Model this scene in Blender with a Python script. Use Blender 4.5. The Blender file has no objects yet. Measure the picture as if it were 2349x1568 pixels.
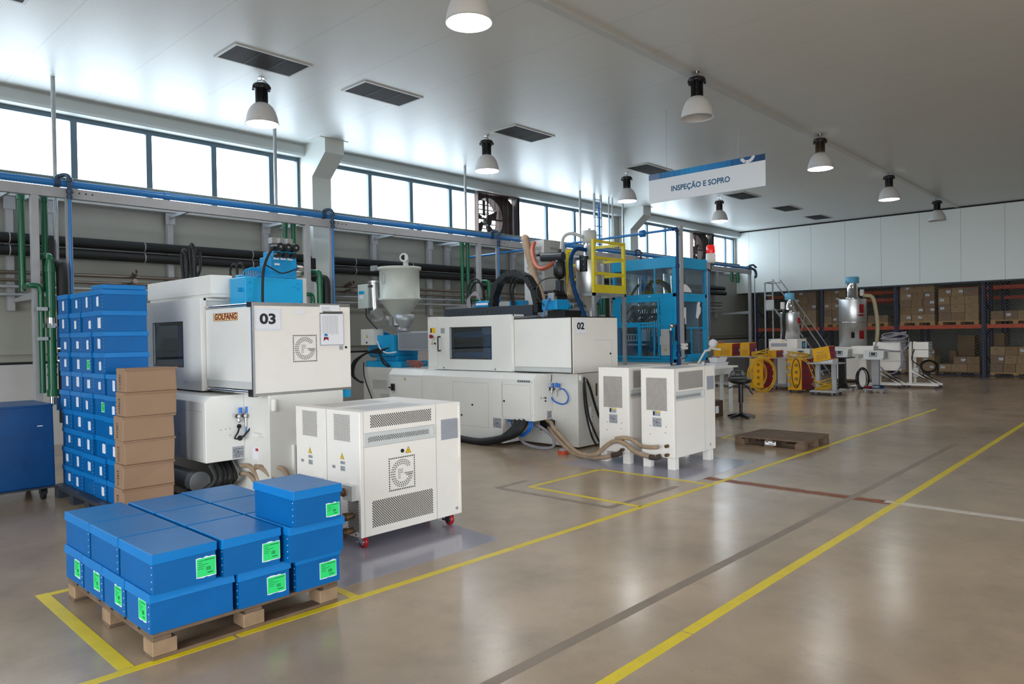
import bpy, math, random
from mathutils import Vector, Matrix
random.seed(7)
SC = bpy.context.scene
COL = SC.collection
PI = math.pi

# ---------------------------------------------------------------- camera
FPX, YAW, PIT, ROL = 1662.284, 0.753386698, -0.0109715507, -0.0165128581
CX, CY, H = 1174.5, 784.0, 1.70
FW = Vector((math.cos(YAW)*math.cos(PIT), math.sin(YAW)*math.cos(PIT), math.sin(PIT)))
_r = Vector((math.sin(YAW), -math.cos(YAW), 0)); _u = _r.cross(FW)
RT = _r*math.cos(ROL)+_u*math.sin(ROL)
UP = -_r*math.sin(ROL)+_u*math.cos(ROL)
EYE = Vector((0, 0, H))
cam = bpy.data.objects.new('camera', bpy.data.cameras.new('camera'))
COL.objects.link(cam)
cam.data.sensor_width = 36.0
cam.data.lens = FPX/2349*36.0
cam.data.clip_start = 0.05; cam.data.clip_end = 200
cam.matrix_world = Matrix(((RT.x, UP.x, -FW.x, 0), (RT.y, UP.y, -FW.y, 0), (RT.z, UP.z, -FW.z, H), (0, 0, 0, 1)))
SC.camera = cam

def at(px, py, x=None, y=None, z=None):
    """world point on the plane x=, y= or z= that the photograph shows at pixel (px, py)"""
    d = RT*((px-CX)/FPX) - UP*((py-CY)/FPX) + FW
    t = x/d.x if x is not None else y/d.y if y is not None else (z-H)/d.z
    return EYE + d*t

def zat(px, py, P):
    d = RT*((px-CX)/FPX) - UP*((py-CY)/FPX) + FW
    t = (d.x*P[0]+d.y*P[1])/(d.x**2+d.y**2)
    return H+t*d.z

# ---------------------------------------------------------------- materials
def lin(c):
    return c/12.92 if c <= 0.04045 else ((c+0.055)/1.055)**2.4
def hexc(s):
    s = s.lstrip('#'); return tuple(lin(int(s[i:i+2], 16)/255) for i in (0, 2, 4))+(1,)

def mat(name, color, rough=0.5, metal=0.0, var=0.0, vscale=6.0, bump=0.0, bscale=40.0, emit=0.0, spec=0.5, rvar=0.0, coat=0.0, dirt=None, dscale=3.0, damt=0.35):
    m = bpy.data.materials.new(name); m.use_nodes = True
    nt = m.node_tree; nd = nt.nodes; lk = nt.links
    b = nd['Principled BSDF']
    c = hexc(color) if isinstance(color, str) else color
    b.inputs['Base Color'].default_value = c
    b.inputs['Roughness'].default_value = rough
    b.inputs['Metallic'].default_value = metal
    b.inputs['Specular IOR Level'].default_value = spec
    if coat: b.inputs['Coat Weight'].default_value = coat; b.inputs['Coat Roughness'].default_value = 0.15
    tc = None
    if var or bump or rvar or dirt:
        tc = nd.new('ShaderNodeTexCoord')
    if var:
        n = nd.new('ShaderNodeTexNoise'); n.inputs['Scale'].default_value = vscale; n.inputs['Detail'].default_value = 6
        lk.new(tc.outputs['Object'], n.inputs['Vector'])
        r = nd.new('ShaderNodeValToRGB')
        r.color_ramp.elements[0].position = 0.3; r.color_ramp.elements[1].position = 0.7
        r.color_ramp.elements[0].color = tuple(max(0, v*(1-var)) for v in c[:3])+(1,)
        r.color_ramp.elements[1].color = tuple(min(1, v*(1+var)) for v in c[:3])+(1,)
        lk.new(n.outputs['Fac'], r.inputs['Fac'])
        out = r.outputs['Color']
        lk.new(out, b.inputs['Base Color'])
        if rvar:
            mr = nd.new('ShaderNodeMapRange'); mr.inputs['To Min'].default_value = rough-rvar; mr.inputs['To Max'].default_value = rough+rvar
            lk.new(n.outputs['Fac'], mr.inputs['Value']); lk.new(mr.outputs['Result'], b.inputs['Roughness'])
    if dirt:
        n2 = nd.new('ShaderNodeTexNoise'); n2.inputs['Scale'].default_value = dscale; n2.inputs['Detail'].default_value = 8; n2.inputs['Roughness'].default_value = 0.7
        lk.new(tc.outputs['Object'], n2.inputs['Vector'])
        r2 = nd.new('ShaderNodeValToRGB'); r2.color_ramp.elements[0].position = 0.52; r2.color_ramp.elements[1].position = 0.75
        r2.color_ramp.elements[0].color = (0, 0, 0, 1); r2.color_ramp.elements[1].color = (damt, damt, damt, 1)
        lk.new(n2.outputs['Fac'], r2.inputs['Fac'])
        mx = nd.new('ShaderNodeMix'); mx.data_type = 'RGBA'
        lk.new(r2.outputs['Color'], mx.inputs['Factor'])
        if var: lk.new(r.outputs['Color'], mx.inputs['A'])
        else: mx.inputs['A'].default_value = c
        mx.inputs['B'].default_value = hexc(dirt)
        lk.new(mx.outputs['Result'], b.inputs['Base Color'])
    if bump:
        n3 = nd.new('ShaderNodeTexNoise'); n3.inputs['Scale'].default_value = bscale; n3.inputs['Detail'].default_value = 3
        lk.new(tc.outputs['Object'], n3.inputs['Vector'])
        bp = nd.new('ShaderNodeBump'); bp.inputs['Strength'].default_value = bump; bp.inputs['Distance'].default_value = 0.01
        lk.new(n3.outputs['Fac'], bp.inputs['Height']); lk.new(bp.outputs['Normal'], b.inputs['Normal'])
    if emit:
        b.inputs['Emission Color'].default_value = c; b.inputs['Emission Strength'].default_value = emit
    return m

def glassmat(name, tint, gloss=0.06, rough=0.02):
    """clear sheet: tinted straight-through light plus a mirror part"""
    m = bpy.data.materials.new(name); m.use_nodes = True
    nt = m.node_tree; nt.nodes.clear()
    o = nt.nodes.new('ShaderNodeOutputMaterial'); mx = nt.nodes.new('ShaderNodeMixShader')
    t = nt.nodes.new('ShaderNodeBsdfTransparent'); g = nt.nodes.new('ShaderNodeBsdfGlossy')
    t.inputs['Color'].default_value = hexc(tint); g.inputs['Roughness'].default_value = rough
    mx.inputs['Fac'].default_value = gloss
    nt.links.new(t.outputs[0], mx.inputs[1]); nt.links.new(g.outputs[0], mx.inputs[2]); nt.links.new(mx.outputs[0], o.inputs['Surface'])
    return m

M = {}
M['white'] = mat('white_painted_metal', '#E9E8E4', 0.32, var=0.025, vscale=2.5, bump=0.02, bscale=300)
M['offwhite'] = mat('off_white_painted_metal', '#DEDDD8', 0.38, var=0.04, vscale=2.0, dirt='#A79C8C', dscale=5, damt=0.18)
M['cream'] = mat('cream_chiller_paint', '#EDE8E2', 0.38, var=0.02, vscale=3, dirt='#B9A994', dscale=6, damt=0.12)
M['ltgrey'] = mat('light_grey_paint', '#C9CCCB', 0.4, var=0.03)
M['grey'] = mat('grey_paint', '#9A9DA0', 0.45, var=0.05)
M['steelgrey'] = mat('galvanised_steel', '#A9AEB2', 0.42, metal=0.55, var=0.08, vscale=9)
M['rackgrey'] = mat('grey_rack_paint', '#A7A8AC', 0.45, var=0.05)
M['alu'] = mat('brushed_aluminium', '#C9C9CA', 0.28, metal=0.9, var=0.05, vscale=12)
M['chrome'] = mat('chrome', '#D6D6D8', 0.12, metal=1.0)
M['stainless'] = mat('stainless_sheet', '#DADCDE', 0.36, metal=0.85, var=0.04, vscale=3)
M['dark'] = mat('dark_opening', '#0C0C0E', 0.7)
M['black'] = mat('black_plastic', '#141517', 0.4)
M['rubber'] = mat('black_rubber', '#101113', 0.6, bump=0.05, bscale=60)
M['darkgrey'] = mat('anthracite_paint', '#2B313B', 0.45, var=0.08)
M['blue'] = mat('blue_corrugated_plastic', '#005C9E', 0.42, spec=0.2, var=0.06, vscale=5, bump=0.03, bscale=14)
M['bluelid'] = mat('blue_corrugated_lid', '#0C74BC', 0.34, spec=0.22, var=0.06, vscale=4, bump=0.05, bscale=9)  # base blue lightened to carry the ceiling's reflection on the lids
M['cart'] = mat('blue_painted_steel', '#013D70', 0.42, spec=0.25, var=0.10, vscale=3, dirt='#0A2450', dscale=4, damt=0.6)
M['cyan'] = mat('blue_machine_paint', '#0C9ED6', 0.35, var=0.05, vscale=4)
M['cyan2'] = mat('blue_valve_paint', '#0C8CC6', 0.35, var=0.08, vscale=12, bump=0.1, bscale=40)
M['pipeblue'] = mat('blue_air_pipe', '#2A78BE', 0.3, var=0.05)
M['hoseblue'] = mat('blue_hose', '#1F6FD0', 0.35)
M['green'] = mat('green_pipe', '#0B5A3A', 0.28, var=0.06)
M['yellow'] = mat('yellow_floor_tape', '#E3CB1E', 0.4, var=0.06, vscale=6, dirt='#8F8452', dscale=9, damt=0.2)
M['rail'] = mat('yellow_rail_paint', '#E2CF2B', 0.4, var=0.05)
M['yelbox'] = mat('yellow_cabinet_paint', '#E0A512', 0.4, var=0.06)
M['red'] = mat('red_paint', '#8C1119', 0.4, var=0.05)
M['redwheel'] = mat('red_polyurethane', '#B01C26', 0.35)
M['orange'] = mat('orange_rack_beam', '#D8502A', 0.5, var=0.08)
M['uprights'] = mat('dark_blue_rack_upright', '#1A2752', 0.5, var=0.06)
M['card'] = mat('cardboard', '#94775F', 0.75, var=0.05, vscale=3, bump=0.03, bscale=60)
M['card2'] = mat('cardboard_pale', '#AE8F6A', 0.8, var=0.06, vscale=2)
M['card3'] = mat('cardboard_dull', '#9C7C59', 0.8, var=0.06, vscale=2)
M['wood'] = mat('weathered_pallet_wood', '#685443', 0.75, var=0.22, vscale=7, dirt='#4A3B30', dscale=8, damt=0.55, bump=0.15, bscale=50)
M['woodnew'] = mat('pale_pallet_wood', '#C49B66', 0.75, var=0.15, vscale=6, bump=0.1, bscale=50)
M['woodend'] = mat('pallet_block_wood', '#8C735A', 0.75, var=0.2, vscale=9, bump=0.15, bscale=60)
M['paper'] = mat('white_paper', '#E6E6EC', 0.6)
M['label'] = mat('white_label', '#DDE2EE', 0.6, var=0.05, vscale=30)
M['greenlabel'] = mat('green_label', '#17D36E', 0.5)
M['ink'] = mat('dark_ink', '#1C2024', 0.6)
M['greenink'] = mat('dark_green_ink', '#0B6B3C', 0.6)
M['signblue'] = mat('sign_lettering_blue', '#0F5C87', 0.5)
M['plate'] = mat('grey_data_plate', '#A3A6AE', 0.4, var=0.06, vscale=60)
M['warn'] = mat('warning_yellow', '#F0C414', 0.45)
M['brass'] = mat('brass_badge', '#F0D594', 0.4)
M['brown'] = mat('brown_lettering', '#7A2414', 0.5)
M['tan'] = mat('tan_insulated_hose', '#9C866F', 0.75, var=0.15, vscale=14, bump=0.4, bscale=30)
M['copper'] = mat('orange_hose', '#B35A40', 0.5, var=0.08)
M['greyhose'] = mat('grey_hose', '#8C8890', 0.4)
M['bronze'] = mat('weathered_brass_fitting', '#6B5238', 0.5, metal=0.6, var=0.2, vscale=20)
M['lampglow'] = mat('lamp_diffuser', '#FFFFFF', 0.5, emit=26.0)
M['lampoff'] = mat('unlit_lamp_inside', '#B9BDC6', 0.25, metal=0.6)
M['dome'] = mat('spun_aluminium_dome', '#DADBDD', 0.38, metal=0.0)
M['ribblack'] = mat('black_heat_sink', '#17171A', 0.35)
M['ribbrown'] = mat('bronze_heat_sink', '#4A3B30', 0.35, metal=0.4)
M['windowframe'] = mat('blue_grey_window_frame', '#5C7383', 0.4)
M['rust'] = mat('rusty_fan_metal', '#3E2A25', 0.6, var=0.25, vscale=10)
M['pane'] = glassmat('window_glass', '#F6FBFF', 0.05)
M['acryl'] = glassmat('machine_acrylic', '#E6F0F6', 0.13, 0.08)
M['tint'] = glassmat('tinted_door_pane', '#C3D3DE', 0.12, 0.03)
M['redglass'] = mat('red_beacon_lens', '#D81F22', 0.15, emit=0.25)
M['mat'] = mat('grey_floor_paint', '#A3A1B0', 0.13, var=0.05, vscale=2, spec=0.6)

# ---------------------------------------------------------------- mesh builder
class Face:
    """a flat frame: origin O, right R, up U; depth d runs outward"""
    def __init__(s, O, R, U):
        s.O = Vector(O); s.R = Vector(R).normalized(); s.U = Vector(U).normalized(); s.N = s.R.cross(s.U)
    def p(s, u, v, d=0.0):
        return s.O + s.R*u + s.U*v + s.N*d
def FXm(x, y, z=0):  # face looking towards -X: u runs towards -Y
    return Face((x, y, z), (0, -1, 0), (0, 0, 1))
def FYm(x, y, z=0):  # face looking towards -Y: u runs towards +X
    return Face((x, y, z), (1, 0, 0), (0, 0, 1))
def FZ(x, y, z):     # face looking up
    return Face((x, y, z), (1, 0, 0), (0, 1, 0))

class MB:
    def __init__(s): s.v = []; s.f = []; s.sm = []; s.mi = []; s.cur = 0
    def use(s, i): s.cur = i; return s
    def add(s, vs, fs, smooth=False):
        b = len(s.v); s.v += [Vector(p) for p in vs]
        for f in fs:
            s.f.append([b+i for i in f]); s.sm.append(smooth); s.mi.append(s.cur)
        return s
    def hexa(s, p):  # p: 4 bottom ccw, 4 top
        return s.add(p, [(3, 2, 1, 0), (4, 5, 6, 7), (0, 1, 5, 4), (1, 2, 6, 5), (2, 3, 7, 6), (3, 0, 4, 7)])
    def box(s, x0, y0, z0, x1, y1, z1):
        x0, x1 = min(x0, x1), max(x0, x1); y0, y1 = min(y0, y1), max(y0, y1); z0, z1 = min(z0, z1), max(z0, z1)
        return s.hexa([(x0, y0, z0), (x1, y0, z0), (x1, y1, z0), (x0, y1, z0), (x0, y0, z1), (x1, y0, z1), (x1, y1, z1), (x0, y1, z1)])
    def fbox(s, F, u0, v0, u1, v1, d0, d1):
        return s.hexa([F.p(u0, v0, d0), F.p(u1, v0, d0), F.p(u1, v1, d0), F.p(u0, v1, d0), F.p(u0, v0, d1), F.p(u1, v0, d1), F.p(u1, v1, d1), F.p(u0, v1, d1)])
    def fquad(s, F, u0, v0, u1, v1, d):
        return s.add([F.p(u0, v0, d), F.p(u1, v0, d), F.p(u1, v1, d), F.p(u0, v1, d)], [(0, 1, 2, 3)])
    def fpoly(s, F, pts, d0, d1):
        n = len(pts)
        vs = [F.p(u, v, d0) for u, v in pts]+[F.p(u, v, d1) for u, v in pts]
        return s.add(vs, [tuple(range(n-1, -1, -1)), tuple(range(n, 2*n))]+[(i, (i+1) % n, n+(i+1) % n, n+i) for i in range(n)])
    def fdisc(s, F, u, v, r, d0, d1, n=14):
        return s.fpoly(F, [(u+r*math.cos(2*PI*i/n), v+r*math.sin(2*PI*i/n)) for i in range(n)], d0, d1)
    def fframe(s, F, u0, v0, u1, v1, w, d0, d1):
        s.fbox(F, u0, v0, u1, v0+w, d0, d1); s.fbox(F, u0, v1-w, u1, v1, d0, d1)
        s.fbox(F, u0, v0+w, u0+w, v1-w, d0, d1); s.fbox(F, u1-w, v0+w, u1, v1-w, d0, d1); return s
    def fholes(s, F, u0, v0, u1, v1, pitch, size, d=0.0012, diamond=True):
        rows = max(1, int(round((v1-v0)/(pitch/2)))); cols = max(1, int(round((u1-u0)/pitch)))
        h = size/2
        for r in range(rows+1):
            for c in range(cols+1 if r % 2 == 0 else cols):
                u = u0+(u1-u0)*(c+(0.5 if r % 2 else 0))/cols; v = v0+(v1-v0)*r/rows
                q = [(u, v-h), (u+h, v), (u, v+h), (u-h, v)] if diamond else [(u-h, v-h), (u+h, v-h), (u+h, v+h), (u-h, v+h)]
                s.add([F.p(a, b, d) for a, b in q], [(0, 1, 2, 3)])
        return s
    def prism(s, pts, axis, a0, a1):
        """polygon pts in the plane across axis, from a0 to a1 (axis 0: pts are (y,z); 1: (x,z); 2: (x,y))"""
        def P(q, a):
            return (a, q[0], q[1]) if axis == 0 else (q[0], a, q[1]) if axis == 1 else (q[0], q[1], a)
        n = len(pts)
        vs = [P(q, a0) for q in pts]+[P(q, a1) for q in pts]
        return s.add(vs, [tuple(range(n)), tuple(range(2*n-1, n-1, -1))]+[(i, n+i, n+(i+1) % n, (i+1) % n) for i in range(n)])
    def cyl(s, p0, p1, r0, r1=None, n=16, caps=True):
        p0 = Vector(p0); p1 = Vector(p1); r1 = r0 if r1 is None else r1
        d = (p1-p0).normalized(); a = Vector((0, 0, 1)) if abs(d.z) < 0.9 else Vector((1, 0, 0))
        x = d.cross(a).normalized(); y = d.cross(x)
        ring = lambda c, r: [c+x*(r*math.cos(2*PI*i/n))+y*(r*math.sin(2*PI*i/n)) for i in range(n)]
        s.add(ring(p0, r0)+ring(p1, r1), [(i, (i+1) % n, n+(i+1) % n, n+i) for i in range(n)], True)
        if caps:
            s.add(ring(p0, r0), [tuple(range(n-1, -1, -1))]); s.add(ring(p1, r1), [tuple(range(n))])
        return s
    def lathe(s, c, prof, n=24, axis=(0, 0, 1)):
        """prof: (radius, height) pairs along axis from point c"""
        c = Vector(c); d = Vector(axis).normalized(); a = Vector((0, 0, 1)) if abs(d.z) < 0.9 else Vector((1, 0, 0))
        x = d.cross(a).normalized(); y = d.cross(x)
        b = len(s.v); k = len(prof)
        vs = [c+d*h+x*(r*math.cos(2*PI*i/n))+y*(r*math.sin(2*PI*i/n)) for r, h in prof for i in range(n)]
        fs = [(j*n+i, j*n+(i+1) % n, (j+1)*n+(i+1) % n, (j+1)*n+i) for j in range(k-1) for i in range(n)]
        return s.add(vs, fs, True)
    def tube(s, pts, r, n=10, closed=False, smooth_pts=4):
        """round hose through pts (Catmull-Rom)"""
        P = [Vector(p) for p in pts]
        if smooth_pts > 1 and len(P) > 2:
            Q = []
            k = len(P)
            for i in range(k if closed else k-1):
                if closed: a, b, c, d = P[(i-1) % k], P[i], P[(i+1) % k], P[(i+2) % k]
                else:
                    b, c = P[i], P[i+1]; a = P[i-1] if i else b*2-c; d = P[i+2] if i+2 < k else c*2-b
                for j in range(smooth_pts):
                    t = j/smooth_pts
                    Q.append(0.5*((2*b)+(c-a)*t+(2*a-5*b+4*c-d)*t*t+(3*b-a-3*c+d)*t**3))
            if not closed: Q.append(P[-1])
            P = Q
        k = len(P); rings = []; x = None
        for i in range(k):
            a = P[(i-1) % k] if closed else P[max(0, i-1)]; c = P[(i+1) % k] if closed else P[min(k-1, i+1)]
            d = (c-a)
            if d.length < 1e-9: d = Vector((0, 0, 1))
            d.normalize()
            if x is None:
                h = Vector((0, 0, 1)) if abs(d.z) < 0.9 else Vector((1, 0, 0)); x = d.cross(h).normalized()
            else:
                x = x-d*x.dot(d)
                x = x.normalized() if x.length > 1e-6 else d.orthogonal().normalized()
            y = d.cross(x)
            rings += [P[i]+x*(r*math.cos(2*PI*j/n))+y*(r*math.sin(2*PI*j/n)) for j in range(n)]
        m = k if closed else k-1
        s.add(rings, [(i*n+j, i*n+(j+1) % n, ((i+1) % k)*n+(j+1) % n, ((i+1) % k)*n+j) for i in range(m) for j in range(n)], True)
        if not closed:
            s.add(rings[:n], [tuple(range(n-1, -1, -1))]); s.add(rings[-n:], [tuple(range(n))])
        return s
    def sphere(s, c, r, n=14, sz=1.0):
        k = n//2
        return s.lathe((c[0], c[1], c[2]), [(r*math.sin(PI*i/k)+1e-5, -r*sz*math.cos(PI*i/k)) for i in range(k+1)], n)
    def obj(s, name, mats, parent=None, bevel=0.0, seg=2, base=None):
        me = bpy.data.meshes.new(name)
        off = Vector((0, 0, 0)); q = parent
        while q is not None: off += q.location; q = q.parent
        if parent is None and base is not None: off = Vector(base)
        me.from_pydata([tuple(p-off) for p in s.v], [], s.f)
        me.polygons.foreach_set('use_smooth', s.sm)
        mats = mats if isinstance(mats, (list, tuple)) else [mats]
        for m in mats: me.materials.append(M[m] if isinstance(m, str) else m)
        me.polygons.foreach_set('material_index', s.mi)
        me.update()
        o = bpy.data.objects.new(name, me); COL.objects.link(o)
        if parent is not None: o.parent = parent
        elif base is not None: o.location = off
        if bevel:
            b = o.modifiers.new('bevel', 'BEVEL'); b.width = bevel; b.segments = seg; b.limit_method = 'ANGLE'; b.angle_limit = math.radians(40)
        return o

def thing(name, label, cat, loc=(0, 0, 0), group=None):
    o = bpy.data.objects.new(name, None); COL.objects.link(o); o.location = loc
    o.empty_display_size = 0.1
    o['label'] = label; o['category'] = cat
    if group: o['group'] = group
    return o
def tag(o, label, cat, group=None, kind=None):
    o['label'] = label; o['category'] = cat
    if group: o['group'] = group
    if kind: o['kind'] = kind
    return o
def struct(o, label=None):
    o['kind'] = 'structure'
    if label: o['label'] = label
    return o
def kids(o): return [c for c in COL.objects if c.parent is o]
def copy_thing(root, loc, label, group=None, rotz=None):
    r = root.copy(); COL.objects.link(r); r.location = loc; r['label'] = label
    if rotz is not None: r.rotation_euler = (0, 0, rotz)
    if group: r['group'] = group
    for ch in root['_kids'] if '_kids' in root else kids(root):
        c = ch.copy(); COL.objects.link(c); c.parent = r
        for g in kids(ch):
            d = g.copy(); COL.objects.link(d); d.parent = c
    return r

def lettering(txt, F, u, v, size, m, parent=None, name='lettering', bold=0.0, squash=1.0, d=0.002, depth=0.0008, align='CENTER', shear=0.0):
    cu = bpy.data.curves.new(name, 'FONT'); cu.body = txt; cu.size = size; cu.align_x = align; cu.align_y = 'CENTER'
    cu.extrude = depth; cu.offset = bold; cu.shear = shear; cu.resolution_u = 3
    t = bpy.data.objects.new('tmp', cu); COL.objects.link(t)
    dg = bpy.context.evaluated_depsgraph_get()
    me = bpy.data.meshes.new_from_object(t.evaluated_get(dg))
    bpy.data.objects.remove(t); bpy.data.curves.remove(cu)
    off = Vector((0, 0, 0)); q = parent
    while q is not None: off += q.location; q = q.parent
    for vv in me.vertices:
        x, y, z = vv.co
        vv.co = F.p(u+x*squash, v+y, d+z)-off
    me.materials.clear(); me.materials.append(M[m])
    o = bpy.data.objects.new(name, me); COL.objects.link(o); o.parent = parent
    return o

def data_plate(F, u, v, w, h, parent, seed=0, name='data_plate', d=0.0, base='plate'):
    """small printed metal plate: dark rules and text blocks, corner screws"""
    rr = random.Random(seed); m = MB(); m.fbox(F, u, v, u+w, v+h, d, d+.0015); m.use(1); n = 6
    for i in range(n):
        y = v+h*(.12+.78*i/n); x = u+w*.08
        while x < u+w*.88:
            l = w*rr.uniform(.06, .26); x1 = min(x+l, u+w*.92)
            if rr.random() < .75: m.fbox(F, x, y, x1, y+h*.045, d+.0015, d+.002)
            x = x1+w*.05
    m.fbox(F, u+w*.45, v+h*.45, u+w*.55, v+h*.55, d+.0015, d+.0022)
    return m.obj(name, [base, 'ink'], parent)

def warning_sign(m2, F, u, v, s, d=0.0015):
    """yellow triangle (slot 0) with a dark bolt mark (slot 1)"""
    m2.use(1).fpoly(F, [(u-s*.56, v-s*.36), (u+s*.56, v-s*.36), (u, v+s*.62)], 0.0002, d)
    m2.use(0).fpoly(F, [(u-s*.46, v-s*.30), (u+s*.46, v-s*.30), (u, v+s*.5)], d, d+0.0004)
    m2.use(1).fpoly(F, [(u-s*.03, v-s*.2), (u+s*.10, v+s*.04), (u+s*.0, v+s*.03), (u+s*.05, v+s*.25), (u-s*.11, v-s*.03), (u-s*.01, v-s*.02)], d+0.0004, d+0.0008)
# ---------------------------------------------------------------- world and light
w = bpy.data.worlds.new('daylight'); SC.world = w; w.use_nodes = True
bg = w.node_tree.nodes['Background']
_nt = w.node_tree; _n = _nt.nodes; _l = _nt.links
_tc = _n.new('ShaderNodeTexCoord'); _sp = _n.new('ShaderNodeSeparateXYZ'); _l.new(_tc.outputs['Generated'], _sp.inputs[0])
_up = _n.new('ShaderNodeMapRange'); _up.inputs['From Min'].default_value = -.12; _up.inputs['From Max'].default_value = .05; _l.new(_sp.outputs['Z'], _up.inputs['Value'])
_sd = _n.new('ShaderNodeMapRange'); _sd.inputs['From Min'].default_value = .0; _sd.inputs['From Max'].default_value = .3; _l.new(_sp.outputs['Y'], _sd.inputs['Value'])
_mx = _n.new('ShaderNodeMath'); _mx.operation = 'MAXIMUM'; _l.new(_up.outputs['Result'], _mx.inputs[0]); _l.new(_sd.outputs['Result'], _mx.inputs[1])
_dn = _n.new('ShaderNodeMapRange'); _dn.inputs['From Min'].default_value = -.10; _dn.inputs['From Max'].default_value = .04; _dn.inputs['To Min'].default_value = .8; _l.new(_sp.outputs['Z'], _dn.inputs['Value'])
_ml = _n.new('ShaderNodeMath'); _ml.operation = 'MULTIPLY'; _l.new(_dn.outputs['Result'], _ml.inputs[0]); _ml.inputs[1].default_value = 5.0; _l.new(_ml.outputs[0], bg.inputs['Strength'])
_cm = _n.new('ShaderNodeMix'); _cm.data_type = 'RGBA'; _l.new(_mx.outputs[0], _cm.inputs['Factor'])
_cm.inputs['A'].default_value = (0.26, 0.23, 0.20, 1); _cm.inputs['B'].default_value = (0.88, 0.95, 1.0, 1)   # dim yard to the right, bright sky and sunlit yard to the left
_l.new(_cm.outputs['Result'], bg.inputs['Color'])
SC.view_settings.view_transform = 'Standard'; SC.view_settings.look = 'None'; SC.view_settings.gamma = 1; SC.view_settings.exposure = 1.0
SC.view_settings.use_curve_mapping = False
SC.cycles.use_denoising = True
SC.cycles.max_bounces = 10; SC.cycles.diffuse_bounces = 5; SC.cycles.transparent_max_bounces = 16
SC.cycles.sample_clamp_indirect = 6
XB, XF, XE, YL, YR, ZC = -9.0, 28.3, 36.0, 13.74, -9.0, 5.75

def portal(name, c, rot, sx, sy):
    l = bpy.data.lights.new(name, 'AREA'); l.shape = 'RECTANGLE'; l.size = sx; l.size_y = sy; l.cycles.is_portal = True
    o = bpy.data.objects.new(name, l); COL.objects.link(o); o.location = c; o.rotation_euler = rot
    return o
portal('window_portal', (9.5, 14.1, 4.88), (-PI/2, 0, 0), 37.5, 1.4)
portal('back_fill_portal', (XB-0.35, -1.0, 2.4), (PI/2, 0, -PI/2), 14, 4.8)
portal('side_fill_portal', (3.5, YR-0.35, 2.0), (PI/2, 0, 0), 8, 4.0)

# ---------------------------------------------------------------- floor
fm = bpy.data.materials.new('polished_concrete'); fm.use_nodes = True
nt = fm.node_tree; nd = nt.nodes; lk = nt.links; b = nd['Principled BSDF']
tc = nd.new('ShaderNodeTexCoord')
def noise(scale, detail=6, rough=0.55, vec=None):
    n = nd.new('ShaderNodeTexNoise'); n.inputs['Scale'].default_value = scale; n.inputs['Detail'].default_value = detail; n.inputs['Roughness'].default_value = rough
    lk.new(vec or tc.outputs['Object'], n.inputs['Vector']); return n.outputs['Fac']
def ramp(fac, stops):
    r = nd.new('ShaderNodeValToRGB'); e = r.color_ramp.elements
    e[0].position, e[0].color = stops[0][0], stops[0][1]; e[1].position, e[1].color = stops[1][0], stops[1][1]
    for p, c in stops[2:]:
        k = e.new(p); k.color = c
    lk.new(fac, r.inputs['Fac']); return r.outputs['Color']
def mixc(f, a, bb, mode='MIX'):
    m = nd.new('ShaderNodeMix'); m.data_type = 'RGBA'; m.blend_type = mode
    if isinstance(f, float): m.inputs['Factor'].default_value = f
    else: lk.new(f, m.inputs['Factor'])
    for k, q in (('A', a), ('B', bb)):
        if isinstance(q, tuple): m.inputs[k].default_value = q
        else: lk.new(q, m.inputs[k])
    return m.outputs['Result']
base = ramp(noise(0.55, 7, 0.6), [(0.32, hexc('#9A8873')), (0.68, hexc('#BDA78F'))])
blot = ramp(noise(1.9, 8, 0.68), [(0.5, (0, 0, 0, 1)), (0.78, (0.55, 0.55, 0.55, 1))])
c1 = mixc(blot, base, hexc('#85796C'))
rusty = ramp(noise(0.8, 6, 0.7), [(0.56, (0, 0, 0, 1)), (0.8, (0.5, 0.5, 0.5, 1))])
c2 = mixc(rusty, c1, hexc('#A58468'))
mp = nd.new('ShaderNodeMapping'); mp.inputs['Scale'].default_value = (1.2, 14, 1); lk.new(tc.outputs['Object'], mp.inputs['Vector'])
scr = ramp(noise(2.2, 5, 0.7, mp.outputs['Vector']), [(0.6, (0, 0, 0, 1)), (0.75, (0.03, 0.03, 0.03, 1))])
c3 = mixc(scr, c2, hexc('#B9AEA2'))
speck = ramp(noise(45, 2), [(0.66, (0, 0, 0, 1)), (0.74, (0.35, 0.35, 0.35, 1))])
c4 = mixc(speck, c3, hexc('#5A514A'))
lk.new(c4, b.inputs['Base Color'])
rg = nd.new('ShaderNodeMapRange'); rg.inputs['To Min'].default_value = 0.12; rg.inputs['To Max'].default_value = 0.32
lk.new(noise(1.4, 7, 0.65), rg.inputs['Value']); lk.new(rg.outputs['Result'], b.inputs['Roughness'])
b.inputs['Specular IOR Level'].default_value = 0.55
bp = nd.new('ShaderNodeBump'); bp.inputs['Strength'].default_value = 0.05; bp.inputs['Distance'].default_value = 0.02
lk.new(noise(3.0, 3), bp.inputs['Height']); lk.new(bp.outputs['Normal'], b.inputs['Normal'])
m = MB().box(XB-0.3, YR-0.3, -0.2, XE, YL+0.35, 0); struct(m.obj('floor', fm), 'polished brown-grey concrete hall floor')

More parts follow.
